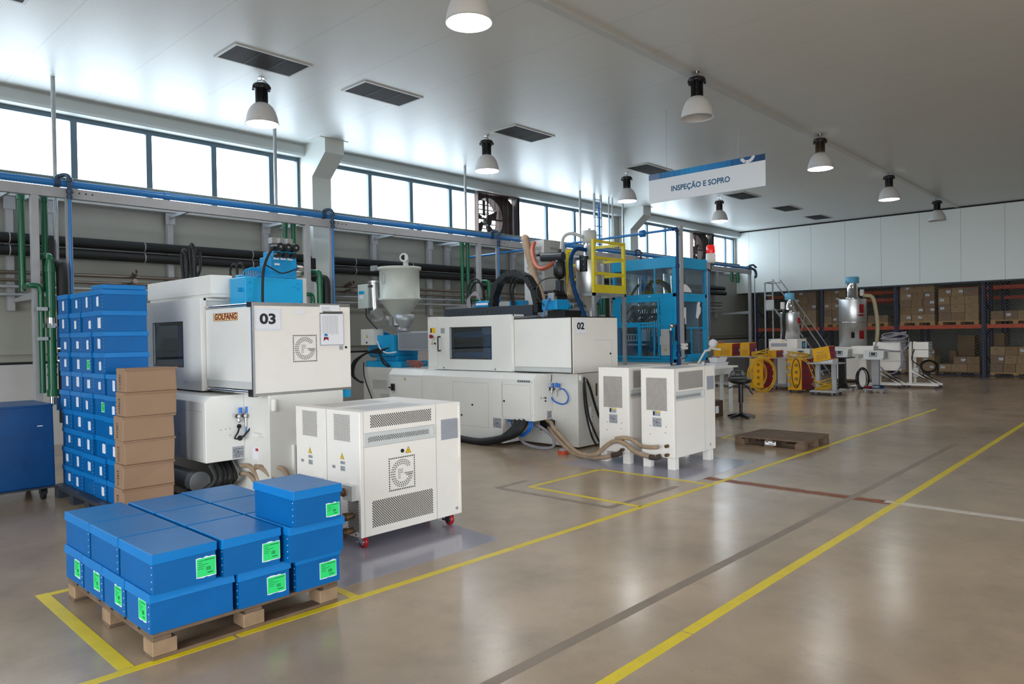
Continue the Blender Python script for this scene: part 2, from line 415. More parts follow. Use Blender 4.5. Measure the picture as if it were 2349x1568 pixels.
# floor markings
k = [0]
def marking(q, mt, label, z=0.0015):
    k[0] += 1
    m = MB()
    for i_, a in enumerate(q):
        m.add([(p[0], p[1], 0.0003) for p in a]+[(p[0], p[1], z+.0004*i_) for p in a], [(3, 2, 1, 0), (4, 5, 6, 7), (0, 1, 5, 4), (1, 2, 6, 5), (2, 3, 7, 6), (3, 0, 4, 7)])
    return struct(m.obj('trim_%d' % k[0], mt), label)
def strip(x0, y0, x1, y1, w):
    d = Vector((x1-x0, y1-y0, 0)).normalized(); n = Vector((-d.y, d.x, 0))*(w/2)
    return [(x0-n.x, y0-n.y), (x1-n.x, y1-n.y), (x1+n.x, y1+n.y), (x0+n.x, y0+n.y)]
marking([strip(-2, 4.06, 1.9, 3.99, .062), strip(1.92, 3.99, 4.18, 3.94, .06), strip(4.19, 3.94, 7.25, 3.88, .06), strip(7.26, 3.88, 16.9, 3.87, .06)], 'yellow', 'yellow tape line along the machine side of the aisle')
marking([strip(-2, 2.06, 3.62, 2.085, .07), strip(3.635, 2.085, 4.3, 2.09, .07), strip(4.31, 2.09, 7.6, 2.09, .07), strip(7.62, 2.09, 30, 2.2, .07)], 'yellow', 'yellow tape line along the far side of the aisle')
marking([strip(1.36, 5.66, 1.34, 4.04, .075), strip(1.33, 5.62, 1.75, 5.62, .06), strip(2.72, 4.0, 2.72, 4.45, .06)], 'yellow', 'yellow tape corner around the loaded pallet')
marking([strip(5.96, 5.37, 7.32, 5.37, .055), strip(7.29, 5.37, 7.33, 3.9, .055), strip(5.98, 5.37, 5.97, 3.92, .055)], 'yellow', 'yellow tape rectangle in front of the pair of chillers')
marking([strip(10.62, 5.42, 10.6, 3.9, .05), strip(10.6, 5.43, 10.98, 5.45, .05)], 'yellow', 'yellow tape beside the empty pallet')
marking([strip(13.2, 5.42, 14.8, 5.42, .05), strip(12.9, 5.1, 13.65, 3.9, .04)], mat('worn_yellow_tape', '#A79B55', 0.45, var=0.1), 'worn yellow tape remains beyond the empty pallet')
dk = mat('old_tape_residue', '#8A7B6C', 0.4, var=0.1, vscale=5)
marking([strip(-2, 2.5, 12, 2.5, .07)], dk, 'dark residue of a removed tape line')
marking([strip(5.72, 5.6, 5.75, 4.15, .07), strip(5.72, 4.13, 7.0, 4.13, .07), strip(5.7, 5.62, 6.2, 5.62, .06)], dk, 'dark residue of a removed tape rectangle')
marking([strip(7.66, 2.2, 7.6, -4, .1)], mat('worn_white_line', '#CFC7BD', 0.4, var=0.1, vscale=8), 'worn pale line across the aisle')
sm = bpy.data.materials.new('orange_dust'); sm.use_nodes = True
nt2 = sm.node_tree; b2 = nt2.nodes['Principled BSDF']; b2.inputs['Base Color'].default_value = hexc('#A9623A'); b2.inputs['Roughness'].default_value = 0.5
tcx = nt2.nodes.new('ShaderNodeTexCoord'); nz = nt2.nodes.new('ShaderNodeTexNoise'); nz.inputs['Scale'].default_value = 9; nz.inputs['Detail'].default_value = 8
sx = nt2.nodes.new('ShaderNodeSeparateXYZ'); nt2.links.new(tcx.outputs['Generated'], sx.inputs[0])
ab = nt2.nodes.new('ShaderNodeMath'); ab.operation = 'PINGPONG'; ab.inputs[1].default_value = 0.5; nt2.links.new(sx.outputs['X'], ab.inputs[0])
ml = nt2.nodes.new('ShaderNodeMath'); ml.operation = 'MULTIPLY'; nt2.links.new(ab.outputs[0], ml.inputs[0]); nt2.links.new(nz.outputs['Fac'], ml.inputs[1])
mr = nt2.nodes.new('ShaderNodeMapRange'); mr.inputs['From Min'].default_value = 0.04; mr.inputs['From Max'].default_value = 0.3; mr.inputs['To Max'].default_value = 0.85
nt2.links.new(ml.outputs[0], mr.inputs['Value']); nt2.links.new(tcx.outputs['Object'], nz.inputs['Vector']); nt2.links.new(mr.outputs['Result'], b2.inputs['Alpha'])
marking([strip(7.6, 4.1, 7.63, 2.1, .22)], sm, 'orange dusty stain along the floor joint', 0.0009)
marking([strip(7.6, 4.6, 7.62, 2.12, .012)], 'brown', 'rust-coloured floor joint across the aisle', 0.0012)
marking([[(2.6, 4.2), (4.29, 4.2), (4.45, 5.9), (2.6, 5.9)]], 'mat', 'grey painted floor patch under the castor chillers')
marking([[(7.3, 4.1), (8.96, 4.13), (8.96, 6.0), (7.28, 6.0)]], 'mat', 'grey painted floor patch under the legged chillers')

# ---------------------------------------------------------------- ceiling
cm = bpy.data.materials.new('ceiling_panels'); cm.use_nodes = True
nt = cm.node_tree; nd = nt.nodes; lk = nt.links; b = nd['Principled BSDF']; tc = nd.new('ShaderNodeTexCoord')
b.inputs['Base Color'].default_value = hexc('#DADDDC'); b.inputs['Roughness'].default_value = 0.36; b.inputs['Specular IOR Level'].default_value = 0.5
sp = nd.new('ShaderNodeSeparateXYZ'); lk.new(tc.outputs['Object'], sp.inputs[0])
def mth(op, a, v=None):
    n = nd.new('ShaderNodeMath'); n.operation = op; lk.new(a, n.inputs[0])
    if v is not None: n.inputs[1].default_value = v
    return n.outputs[0]
# panel joints every 1.25 m, fine ribs every 25 mm
jt = mth('LESS_THAN', mth('ABSOLUTE', mth('SUBTRACT', mth('FRACT', mth('DIVIDE', mth('ADD', sp.outputs['X'], 10-0.4+0.625), 1.25)), 0.5)), 0.006)
rb = mth('SINE', mth('MULTIPLY', sp.outputs['X'], 2*PI/0.027))
hs = nd.new('ShaderNodeMath'); hs.operation = 'MULTIPLY_ADD'; lk.new(jt, hs.inputs[0]); hs.inputs[1].default_value = -3.0; lk.new(rb, hs.inputs[2])
bp = nd.new('ShaderNodeBump'); bp.inputs['Strength'].default_value = 0.10; bp.inputs['Distance'].default_value = 0.004
lk.new(hs.outputs[0], bp.inputs['Height']); lk.new(bp.outputs['Normal'], b.inputs['Normal'])
mx = nd.new('ShaderNodeMix'); mx.data_type = 'RGBA'; lk.new(jt, mx.inputs['Factor']); mx.inputs['A'].default_value = hexc('#DADDDC'); mx.inputs['B'].default_value = hexc('#CBCDCD'); lk.new(mx.outputs['Result'], b.inputs['Base Color'])
struct(MB().box(XB-0.3, YR-0.3, ZC, XE, YL+0.35, ZC+0.2).obj('ceiling', cm), 'white ribbed metal panel ceiling')
struct(MB().box(XB, 5.71, ZC-0.02, XF, 5.83, ZC).obj('trim_30', 'ltgrey'), 'pale cable cover strip along the ceiling')

# ---------------------------------------------------------------- walls
wl = bpy.data.materials.new('wall_panels'); wl.use_nodes = True
nt = wl.node_tree; nd = nt.nodes; lk = nt.links; b = nd['Principled BSDF']; tc = nd.new('ShaderNodeTexCoord')
b.inputs['Roughness'].default_value = 0.45
sp = nd.new('ShaderNodeSeparateXYZ'); lk.new(tc.outputs['Object'], sp.inputs[0])
jt = mth('LESS_THAN', mth('ABSOLUTE', mth('SUBTRACT', mth('FRACT', mth('DIVIDE', mth('ADD', sp.outputs['Y'], 9.95), 1.25)), 0.5)), 0.007)
mx = nd.new('ShaderNodeMix'); mx.data_type = 'RGBA'; lk.new(jt, mx.inputs['Factor']); mx.inputs['A'].default_value = hexc('#EEF4F2'); mx.inputs['B'].default_value = hexc('#C6CDCB'); lk.new(mx.outputs['Result'], b.inputs['Base Color'])
WP = mat('left_wall_paint', '#97978F', 0.5, var=0.03, vscale=1.2)  # colour lowered so the backlit shade under the windows is in the paint
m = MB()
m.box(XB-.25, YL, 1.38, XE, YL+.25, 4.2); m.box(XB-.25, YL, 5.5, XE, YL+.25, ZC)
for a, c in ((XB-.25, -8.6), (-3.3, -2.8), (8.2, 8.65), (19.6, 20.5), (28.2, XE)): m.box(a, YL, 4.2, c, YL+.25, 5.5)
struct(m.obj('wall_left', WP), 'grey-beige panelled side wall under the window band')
struct(MB().box(XB-.25, YL-.06, 0, XE, YL+.25, 1.34).obj('baseboard_left', mat('lower_wall_paint', '#B9B7B6', 0.5, var=0.03)), 'white lower wall plinth along the side wall')
struct(MB().box(XB-.25, YL-.03, 1.34, XE, YL+.25, 1.38).obj('trim_31', 'dark'), 'dark shadow gap above the plinth')
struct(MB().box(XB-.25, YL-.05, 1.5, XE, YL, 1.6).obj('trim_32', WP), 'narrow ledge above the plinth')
struct(MB().box(XB, YL-.14, 4.02, XF, YL, 4.12).obj('trim_33', 'ltgrey'), 'pale sill ledge under the window band')
m = MB()
for a, c in ((XB, 8.2), (8.65, 19.9), (20.35, XF)):
    m.prism([(YL, 5.5), (YL-.16, 5.5), (YL-.2, 5.54), (YL-.2, 5.7), (YL-.17, ZC), (YL, ZC)], 0, a, c)
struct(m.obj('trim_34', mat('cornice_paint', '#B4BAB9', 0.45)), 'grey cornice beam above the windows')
struct(MB().box(XF, YR, 3.215, XF+.12, YL, ZC-.05).obj('wall_far', wl), 'pale upper wall of tall panels at the far end')
struct(MB().box(XF-.03, YR, ZC-.05, XF+.12, YL-.2, ZC).obj('trim_35', 'dark'), 'black joint strip at the top of the far wall')
struct(MB().box(XF-.04, YR, 3.16, XF+.13, YL-.3, 3.215).obj('trim_36', 'darkgrey'), 'dark angle profile under the far wall panels')
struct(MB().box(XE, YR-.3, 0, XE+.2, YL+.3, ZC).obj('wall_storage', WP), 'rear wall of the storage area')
DW = mat('right_wall_paint', '#A9A69F', 0.6)
m = MB(); m.box(XB-.25, YR-.25, 0, -.5, YR, ZC); m.box(7.5, YR-.25, 0, XE, YR, ZC); m.box(-.5, YR-.25, 4.0, 7.5, YR, ZC)  # opening added and sized to bring fill light in from the side
struct(m.obj('wall_right', DW), 'side wall with an opening added to let in fill light')
m = MB(); m.box(XB-.25, YR, 0, XB, -8, ZC); m.box(XB-.25, 6, 0, XB, YL, ZC); m.box(XB-.25, -8, 4.8, XB, 6, ZC)  # opening added behind the camera, sized for the fill light it gives
struct(m.obj('wall_back', DW), 'wall behind the viewpoint with an opening added for fill light')

# pillars with a cranked head
for i, x in enumerate((8.2, 19.9)):
    m = MB(); m.box(x, 13.3, 0, x+.45, YL, ZC)
    m.prism([(13.3, 5.04), (12.8, 5.46), (12.8, ZC), (13.3, ZC)], 0, x, x+.45)
    m.box(x-.12, 12.78, ZC-.012, x+.55, 13.3, ZC-.002)
    struct(m.obj('pillar_%d' % (i+1), mat('pillar_paint', '#CDD3D0', 0.45)), ['white column with cranked head beside the 03 machine', 'white column with cranked head at the far bay'][i])

# windows: one per opening between mullions
def bay(x0, x1, muls, fan=None):
    e = [x0]+muls+[x1]
    for a, c in zip(e[:-1], e[1:]):
        if fan and abs((a+c)/2-sum(fan)/2) < 0.3: continue
        wn[0] += 1
        m = MB(); y0, y1 = YL+.06, YL+.13; t = .05
        m.box(a-(.02 if a == x0 else t/1), y0, 4.2, a+(t if a == x0 else 0), y1, 5.5) if a == x0 else m.box(a-t, y0, 4.2, a+t, y1, 5.5)
        if c == x1: m.box(c-t, y0, 4.2, c, y1, 5.5)
        m.box(a+t, y0, 5.42, c-t, y1, 5.5); m.box(a+t, y0, 4.2, c-t, y1, 4.27)
        o = struct(m.obj('window_%d' % wn[0], 'windowframe'))
        MB().box(a+t, YL+.09, 4.27, c-t, YL+.096, 5.42).obj('pane', 'pane', o)
wn = [0]
bay(-8.6, -3.3, [-7.4, -6.2, -5.0]); bay(-2.8, 8.2, [-1.7, -.9, .34, 1.54, 2.74, 3.945, 5.16, 6.36, 7.56])
F1, F2 = (13.44, 15.06), (24.77, 26.42)
bay(8.65, 19.6, [10.02, 11.23, 12.51, 13.44, 15.06, 16.31, 17.63, 18.9], F1)
bay(20.5, 28.2, [21.7, 22.9, 24.0, 24.77, 26.42, 27.52], F2)

# exhaust fans in the window band
for i, (a, c) in enumerate((F1, F2)):
    t = thing('exhaust_fan', ['rusty square exhaust fan in the window band, nearer of the two', 'rusty square exhaust fan in the window band, farther of the two'][i], 'fan', ((a+c)/2, YL, 4.2), 'exhaust fans in the window band')
    cx, cz, R = (a+c)/2-.2, 4.86, .56
    F = FYm(0, YL+.27, 0)
    m = MB(); m.box(a, YL+.01, 4.2, a+.02, YL+.3, 5.5); m.box(c-.02, YL+.01, 4.2, c, YL+.3, 5.5); m.box(a+.02, YL+.01, 4.2, c-.02, YL+.3, 4.22); m.box(a+.02, YL+.01, 5.48, c-.02, YL+.3, 5.5); m.obj('housing', 'rust', t)
    m = MB(); m.box(a-.012, YL+.14, 4.19, a-.002, YL+.62, 5.51); m.box(c+.002, YL+.14, 4.19, c+.012, YL+.62, 5.51); m.obj('white_glare_sheet', 'white', t)  # added white sheets imitate overexposed daylight in the panes beside the fan
    m = MB(); n = 28
    out = [(a+.04, 4.22), (c-.04, 4.22), (c-.04, 5.48), (a+.04, 5.48)]
    ring = [(cx+R*math.cos(2*PI*j/n), cz+R*math.sin(2*PI*j/n)) for j in range(n)]
    def edge(j):
        an = 2*PI*j/n; dx, dz = math.cos(an), math.sin(an); h0 = a+.04-cx if dx < 0 else c-.04-cx
        s = min(abs(h0/dx) if abs(dx) > 1e-6 else 9, abs(((5.48 if dz > 0 else 4.22)-cz)/dz) if abs(dz) > 1e-6 else 9)
        return (cx+dx*s, cz+dz*s)
    for j in range(n):
        q = [ring[j], ring[(j+1) % n], edge(j+1), edge(j)]
        m.fpoly(F, q[::-1], 0, .03)
    m.obj('panel', 'rust', t)
    m = MB()
    for j in range(n):
        A, B = ring[j], ring[(j+1) % n]
        m.add([F.p(A[0], A[1], -.0), F.p(B[0], B[1], 0), F.p(B[0], B[1], -.25), F.p(A[0], A[1], -.25)], [(0, 1, 2, 3)])
    m.obj('shroud', 'rust', t)
    m = MB()
    for j in range(9): m.fbox(F, cx-R, cz-R+.06+j*.13, cx+R, cz-R+.085+j*.13, -.3, -.26)
    m.obj('shutter', 'rust', t)
    m = MB(); m.fbox(F, cx-.02, cz-R, cx+.02, cz+R, -.02, .02); m.fbox(F, cx-R, cz-.02, cx+R, cz+.02, -.06, -.03)
    m.obj('motor_bracket', 'rust', t)
    h = MB(); h.cyl(F.p(cx, cz-.1, -.1), F.p(cx, cz-.1, .06), .1, n=16); h.obj('motor', 'ribblack', t)
    m = MB().lathe(F.p(cx, cz, 0), [(.15, -.01), (.17, 0), (.15, .01)], 20, F.N); m.obj('pulley', 'ribblack', t)
    for q in range(5):
        an = 2*PI*q/5+.3
        m = MB(); d = Vector((math.cos(an), 0, math.sin(an))); e = Vector((-math.sin(an), 0, math.cos(an))); o0 = F.p(cx, cz, -.14)
        m.add([o0+d*.1-e*.05, o0+d*.52-e*.1+Vector((0, .05, 0)), o0+d*.52+e*.12-Vector((0, .05, 0)), o0+d*.1+e*.06], [(0, 1, 2, 3)])
        m.obj('blade', 'rust', t)
    m = MB()
    F = FYm(0, YL+.04, 0)
    for j in range(36): m.fbox(F, a+.04+j*.044, 4.24, a+.042+j*.044, 5.46, 0, .002)
    for j in range(28): m.fbox(F, a+.03, 4.26+j*.044, c-.03, 4.262+j*.044, 0, .002)
    for j in range(9): m.fbox(F, a+.15+j*.17, 4.24, a+.158+j*.17, 5.46, .002, .008)
    m.obj('guard_mesh', 'ribblack', t)
# ---------------------------------------------------------------- ceiling lamps
def dome_lamp(label, lit=True, sink='ribblack'):
    t = thing('dome_lamp', label, 'ceiling lamp', (0, 0, 0), 'dome lamps under the ceiling')
    m = MB()
    prof = [(.25, 0), (.247, .02), (.243, .06), (.23, .12), (.207, .19), (.172, .255), (.13, .30), (.095, .32)]
    m.lathe((0, 0, 0), prof, 36); m.lathe((0, 0, 0), [(r-.006, z) for r, z in prof][::-1], 36); m.lathe((0, 0, 0), [(.256, -.004), (.256, .008), (.244, .008), (.244, -.004), (.256, -.004)], 36)
    m.obj('dome', 'dome', t)
    if lit: MB().cyl((0, 0, .022), (0, 0, .03), .236, n=32).obj('diffuser', 'lampglow', t)
    else: MB().cyl((0, 0, .2), (0, 0, .21), .16, n=28).obj('diffuser', 'lampoff', t)
    m = MB(); m.cyl((0, 0, .31), (0, 0, .56), .06, n=16)
    for i in range(24):
        a = 2*PI*i/24; c, s = math.cos(a), math.sin(a); F = Face((0, 0, 0), (-s, c, 0), (0, 0, 1))
        m.fbox(F, -.0045, .315, .0045, .56, .05, .094)
    m.obj('heat_sink', sink, t)
    m = MB(); m.lathe((0, 0, .555), [(.0, 0), (.125, 0), (.13, .01), (.135, .035), (.12, .06), (.0, .065)], 24)
    for i in range(8):
        a = 2*PI*i/8; m.cyl((.128*math.cos(a), .128*math.sin(a), .53), (.128*math.cos(a), .128*math.sin(a), .575), .018, n=8)
    m.obj('driver_housing', 'ribblack', t)
    m = MB(); m.tube([(-.07, 0, .61), (-.06, 0, .66), (0, 0, .675), (.06, 0, .66), (.07, 0, .61)], .007, 8); m.cyl((0, 0, .67), (0, 0, .715), .012)
    m.cyl((0, 0, .71), (0, 0, .7195), .05); m.obj('hanger', 'chrome', t)
    MB().tube([(.06, .02, .61), (.13, .05, .66), (.10, .06, .70), (.03, .03, .712)], .006, 6).obj('cable', 'rubber', t)
    return t
LZ = 5.03
lamp = dome_lamp('lit dome lamp nearest the column beside machine 03, in the window-side row')
lamp.location = (5.64, 10.55, LZ)
lb = dome_lamp('lit dome lamp with bronze heat sink, in front of the 02 machine end of the cover strip', True, 'ribbrown')
lb.location = (15.46, 5.62, LZ); lb['label'] = 'lit dome lamp with bronze fins, just right of the hanging sign'
lo = dome_lamp('unlit dome lamp above and behind the hanging sign', False); lo.location = (10.31, 5.62, LZ)
lo['label'] = 'unlit dome lamp with black fins, above the hanging sign'
copy_thing(lamp, (10.5, 10.47, LZ), 'lit dome lamp in the window-side row above the nearer exhaust fan')
copy_thing(lamp, (15.53, 10.47, LZ), 'lit dome lamp beside the left edge of the hanging sign')
copy_thing(lb, (20.49, 10.47, LZ), 'lit dome lamp with bronze fins, below the hanging sign')
copy_thing(lamp, (20.52, 5.72, LZ), 'lit dome lamp with black fins, second right of the hanging sign')
copy_thing(lo, (25.75, 5.8, LZ), 'unlit dome lamp nearest the far wall')
copy_thing(lamp, (5.4, 5.62, LZ), 'large lit dome lamp cut off by the top of the picture')

# ---------------------------------------------------------------- ceiling vents
def vent(label):
    t = thing('ceiling_vent', label, 'vent', (0, 0, 0), 'ceiling vents')
    F = Face((0, 0, 0), (1, 0, 0), (0, -1, 0))  # looks down
    m = MB(); m.fframe(F, -.6, -.33, .6, .33, .035, 0.001, .014); m.obj('frame', 'ltgrey', t)
    MB().fbox(F, -.565, -.295, .565, .295, 0.001, .004).obj('backing', 'dark', t)
    m = MB()
    for i in range(28):
        v = -.285+i*.0211; m.fbox(F, -.565, v, .565, v+.006, .005, .011)
    for u in (-.19, .19): m.fbox(F, u-.004, -.295, u+.004, .295, .010, .016)
    m.obj('slat', mat('vent_slat_grey', '#4A4B4D', 0.5) if 'ventslat' not in M else M['ventslat'], t)
    return t
M['ventslat'] = mat('vent_slat_grey', '#47484A', 0.5)
v0 = vent('ceiling vent nearest the column beside machine 03'); v0.location = (5.33, 9.87, ZC)
v0['label'] = 'long dark ceiling vent above the nearest window-side lamp'
for x, lb_ in ((7.45, 'ceiling vent between the two nearest window-side lamps'), (10.95, 'ceiling vent above the second window-side lamp'), (15.6, 'ceiling vent partly behind the left top of the hanging sign'),
               (20.75, 'ceiling vent just under the right lower corner of the hanging sign'), (24.05, 'ceiling vent, second from the far wall'), (26.8, 'ceiling vent closest to the far wall'), (1.82, 'ceiling vent cut off in the top left corner')):
    copy_thing(v0, (x, 9.85, ZC), lb_)

# ---------------------------------------------------------------- hanging sign
t = thing('hanging_sign', 'hanging white sign reading INSPEÇÃO E SOPRO with a blue top band', 'sign', (11.65, 6.25, 4.05))
X = 11.65; F = FXm(X, 7.36, 4.08); W, Hh = 2.24, .53
sgm = mat('sign_white', '#E8EDF4', 0.45)
MB().fbox(F, 0, 0, W, Hh, -.006, .006).obj('board', sgm, t)
bm_ = bpy.data.materials.new('sign_band_blue'); bm_.use_nodes = True
nt = bm_.node_tree; nd = nt.nodes; lk = nt.links; tc = nd.new('ShaderNodeTexCoord'); sp = nd.new('ShaderNodeSeparateXYZ'); lk.new(tc.outputs['Generated'], sp.inputs[0])
rp = nd.new('ShaderNodeValToRGB'); e = rp.color_ramp.elements
for i, (p, c) in enumerate(((0, '#0B3A66'), (.14, '#0A4A80'), (.35, '#0E7ABC'), (.6, '#168FD0'), (.85, '#0F6FAE'), (.95, '#6B7FA0'))):
    k_ = e[i] if i < 2 else e.new(p); k_.position = p; k_.color = hexc(c)
n = nd.new('ShaderNodeTexNoise'); mpn = nd.new('ShaderNodeMapping'); mpn.inputs['Scale'].default_value = (1, 9, .01); lk.new(tc.outputs['Object'], mpn.inputs['Vector']); lk.new(mpn.outputs['Vector'], n.inputs['Vector']); n.inputs['Scale'].default_value = 1.5
ad = nd.new('ShaderNodeMath'); ad.operation = 'MULTIPLY_ADD'; lk.new(n.outputs['Fac'], ad.inputs[0]); ad.inputs[1].default_value = 0.5; 
s2 = nd.new('ShaderNodeMath'); s2.operation = 'SUBTRACT'; lk.new(sp.outputs['Y'], s2.inputs[0]); s2.inputs[1].default_value = 0.25; lk.new(s2.outputs[0], ad.inputs[2])
lk.new(ad.outputs[0], rp.inputs['Fac']); lk.new(rp.outputs['Color'], nd['Principled BSDF'].inputs['Base Color']); nd['Principled BSDF'].inputs['Roughness'].default_value = 0.45
MB().fbox(F, 0, Hh-.105, W, Hh, .006, .008).obj('band', bm_, t)
m = MB(); cu, cv, r0, r1 = 1.93, Hh+.02, .075, .125
for a0, a1 in ((200, 247), (253, 352)):
    n_ = 10
    for i in range(n_):
        A, B = math.radians(a0+(a1-a0)*i/n_), math.radians(a0+(a1-a0)*(i+1)/n_)
        q = [(cu+r*math.cos(a)*1.1, min(Hh, cv+r*math.sin(a))) for r, a in ((r0, A), (r1, A), (r1, B), (r0, B))]
        if len({round(z[1], 4) for z in q}) > 1: m.fpoly(F, q, .008, .0095)
m.obj('emblem', 'paper', t)
lettering('INSPEÇÃO E SOPRO', F, 1.04, .205, .135, 'signblue', t, bold=.0032, d=.007, squash=.95)
for u in (.38, 1.77): MB().cyl(F.p(u, Hh, 0), F.p(u, ZC-4.08, 0), .003, n=6).obj('suspension_wire', 'steelgrey', t)

# ---------------------------------------------------------------- boxes
def print_lines(m, F, u, v, w, h, seed):
    rr = random.Random(seed)
    for j, (a, b_) in enumerate(((.08, .5), (.08, .3), (.08, .62), (.08, .4), (.08, .35))):
        y = v+h*(.86-.11*j); m.fbox(F, u+w*a, y, u+w*b_, y+h*.03, .0009, .0014)
    m.fbox(F, u+w*.45, v+h*.86, u+w*.95, v+h*.91, .0009, .0014)
    for j in range(7): m.fbox(F, u+w*(.5+.035*j), v+h*.3, u+w*(.515+.035*j+.008*rr.random()), v+h*.5, .0009, .0014)
    m.fbox(F, u+w*.55, v+h*.14, u+w*.85, v+h*.2, .0009, .0014)

def lid_box(name, label, cat, loc, dx, dy, dz, labels=(), group=None, rz=0.0, seed=0, lid=.052):
    """box with a lift-off lid; labels: (face 'x'|'y', u, v, w, h, colour)"""
    rr = random.Random(seed)
    t = thing(name, label, cat, loc, group); L = Vector(loc)
    g = .009
    m = MB(); x0, y0, z0 = L
    b = .004
    m.box(x0+g, y0+g, z0, x0+dx-g, y0+dy-g, z0+dz-.02)
    # rivet buttons at the folded corner
    m.use(1)
    F = FXm(x0+g, y0+dy, z0)
    for i in range(4): m.fdisc(F, dy-2*g-.012, .03+i*(dz-lid-.05)/3, .0035, 0, .002, 8)
    m.obj('body', ['blue', 'label'], t, bevel=.004)
    m = MB(); z1, z2 = z0+dz-lid, z0+dz
    j = lambda: rr.uniform(-.004, .004)
    m.hexa([(x0+j(), y0+j(), z1+j()), (x0+dx+j(), y0+j(), z1+j()), (x0+dx+j(), y0+dy, z1), (x0, y0+dy, z1+j()),
            (x0+.002, y0+.002, z2), (x0+dx-.002, y0+.002, z2), (x0+dx-.002, y0+dy-.002, z2), (x0+.002, y0+dy-.002, z2)])
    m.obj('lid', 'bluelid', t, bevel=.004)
    for f, u, v, w_, h, colr in labels:
        F = FXm(x0+g, y0+dy, z0) if f == 'x' else FYm(x0, y0+g, z0)
        m = MB(); k_ = 6
        pts = [(u-.004+rr.uniform(-.003, .002), v-.004)]+[(u+w_*i/k_, v-.005+rr.uniform(-.003, .002)) for i in range(1, k_)]+[(u+w_+.003, v-.004), (u+w_+.002, v+h+.003)]
        pts += [(u+w_*(1-i/k_), v+h+rr.uniform(0.0, .010)) for i in range(1, k_)]+[(u-.004, v+h+.004)]
        m.use(0).fpoly(F, pts, 0.0001, .0006)
        if colr == 'green':
            m.use(1).fbox(F, u, v, u+w_, v+h, .0006, .0009)
            print_lines(m.use(2), F, u, v, w_, h, seed)
        m.obj('label', ['label', 'greenlabel', 'greenink'], t)
    if rz: t.rotation_euler = (0, 0, rz)
    return t

# pallet with lidded boxes in the foreground
def pallet(label, loc, dx, dy, loads, group=None, along='y', m_deck='wood', blk='woodend'):
    """deck boards run along `along`"""
    t = thing('wooden_pallet', label, 'pallet', loc, group); x0, y0, z0 = loc
    z0 = loc[2]
    m = MB(); n = 7
    if along == 'x':
        for i in range(n): w_ = dy/(n+(n-1)*.28); a = y0+i*w_*1.28; m.box(x0, a, z0+.122, x0+dx, a+w_, z0+.143)
    else:
        for i in range(n): w_ = dx/(n+(n-1)*.28); a = x0+i*w_*1.28; m.box(a, y0, z0+.122, a+w_, y0+dy, z0+.143)
    m.obj('deck_boards', m_deck, t, bevel=.003, seg=1)
    m = MB()
    for i in range(3):
        if along == 'x': a = x0+(dx-.1)*i/2; m.box(a, y0, z0+.10, a+.1, y0+dy, z0+.1215)
        else: a = y0+(dy-.1)*i/2; m.box(x0, a, z0+.10, x0+dx, a+.1, z0+.1215)
    m.obj('stringer_board', m_deck, t, bevel=.003, seg=1)
    for i in range(3):
        for k_ in range(3):
            a, c = x0+(dx-.13)*i/2, y0+(dy-.13)*k_/2
            MB().box(a, c, z0+.02, a+.13, c+.13, z0+.0995).obj('block', blk, t, bevel=.004, seg=1)
    for i in range(3):
        if along == 'x': a = y0+(dy-.11)*i/2; m = MB().box(x0, a, z0+.001, x0+dx, a+.11, z0+.0195)
        else: a = x0+(dx-.11)*i/2; m = MB().box(a, y0, z0+.001, a+.11, y0+dy, z0+.0195)
        m.obj('runner', m_deck, t, bevel=.003, seg=1)
    return t
pallet('worn wooden pallet inside yellow tape carrying the blue lidded boxes', (1.462, 4.012, 0), 1.14, 1.43, 0, along='x')
G1 = 'blue lidded boxes on the wooden pallet'
zb, hb = .144, .215
# lower layer: four end-on boxes along the pallet's narrow side, then three deep columns
nm = ['at the front corner', 'second from the front corner', 'third from the front corner', 'at the back corner']
ypos = [4.0, 4.365, 4.73, 5.095]
lu = [(.215, .055, .08, .105), (.20, .05, .085, .10), (.17, .05, .09, .10), (.14, .05, .1, .10)]
for i in range(4):
    u, v, w_, h = lu[i]
    lid_box('lidded_box', 'lower layer blue box, green label on narrow end, '+nm[i], 'box', (1.445, ypos[i], zb), .468, .358, hb, [('x', .19, v, .1, h, 'green')], G1, seed=20+i)
cols = ((1.925, .335), (2.29, .325))
for i, (x, dx) in enumerate(cols):
    for k_ in range(3):
        lb_ = [('y', dx-.15, .04, .115, .095, 'green')] if k_ == 0 else []
        l = ['blue lidded box in the lower pallet layer, front face, middle of three', 'blue lidded box in the lower pallet layer at the corner by the castor chiller'][i] if k_ == 0 else \
            'blue lidded box inside the lower pallet layer, %s column, %s row' % (('middle', 'chiller-side')[i], ('', 'middle', 'back')[k_])
        lid_box('lidded_box', l, 'box', (x, 3.985+k_*.485, zb), dx, .475, hb, lb_, G1, seed=30+i*3+k_)
tops = [(1.45, 3.965, .352, .495, 'front corner with a shiny lid', 1), (1.45, 4.47, .352, .49, 'end column, middle row', 0), (1.45, 4.97, .352, .485, 'end column, back corner', 0),
        (1.825, 3.955, .36, .48, 'front row, middle column, with a green label', 1), (1.825, 4.445, .36, .475, 'in the very middle of the layer', 0), (1.825, 4.93, .36, .47, 'back row, middle column', 0),
        (2.2, 3.9, .39, .53, 'directly under the single top box', 0), (2.2, 4.44, .39, .48, 'just behind the single top box', 0), (2.2, 4.93, .39, .5, 'back corner by the castor chiller', 0)]
for i, (x, y, dx, dy, l, g) in enumerate(tops):
    lid_box('lidded_box', 'blue lidded box in the upper pallet layer, '+l, 'box', (x, y, zb+hb+.001), dx, dy, hb, [('y', dx-.115, .035, .105, .10, 'green')] if g else [], G1, seed=40+i)
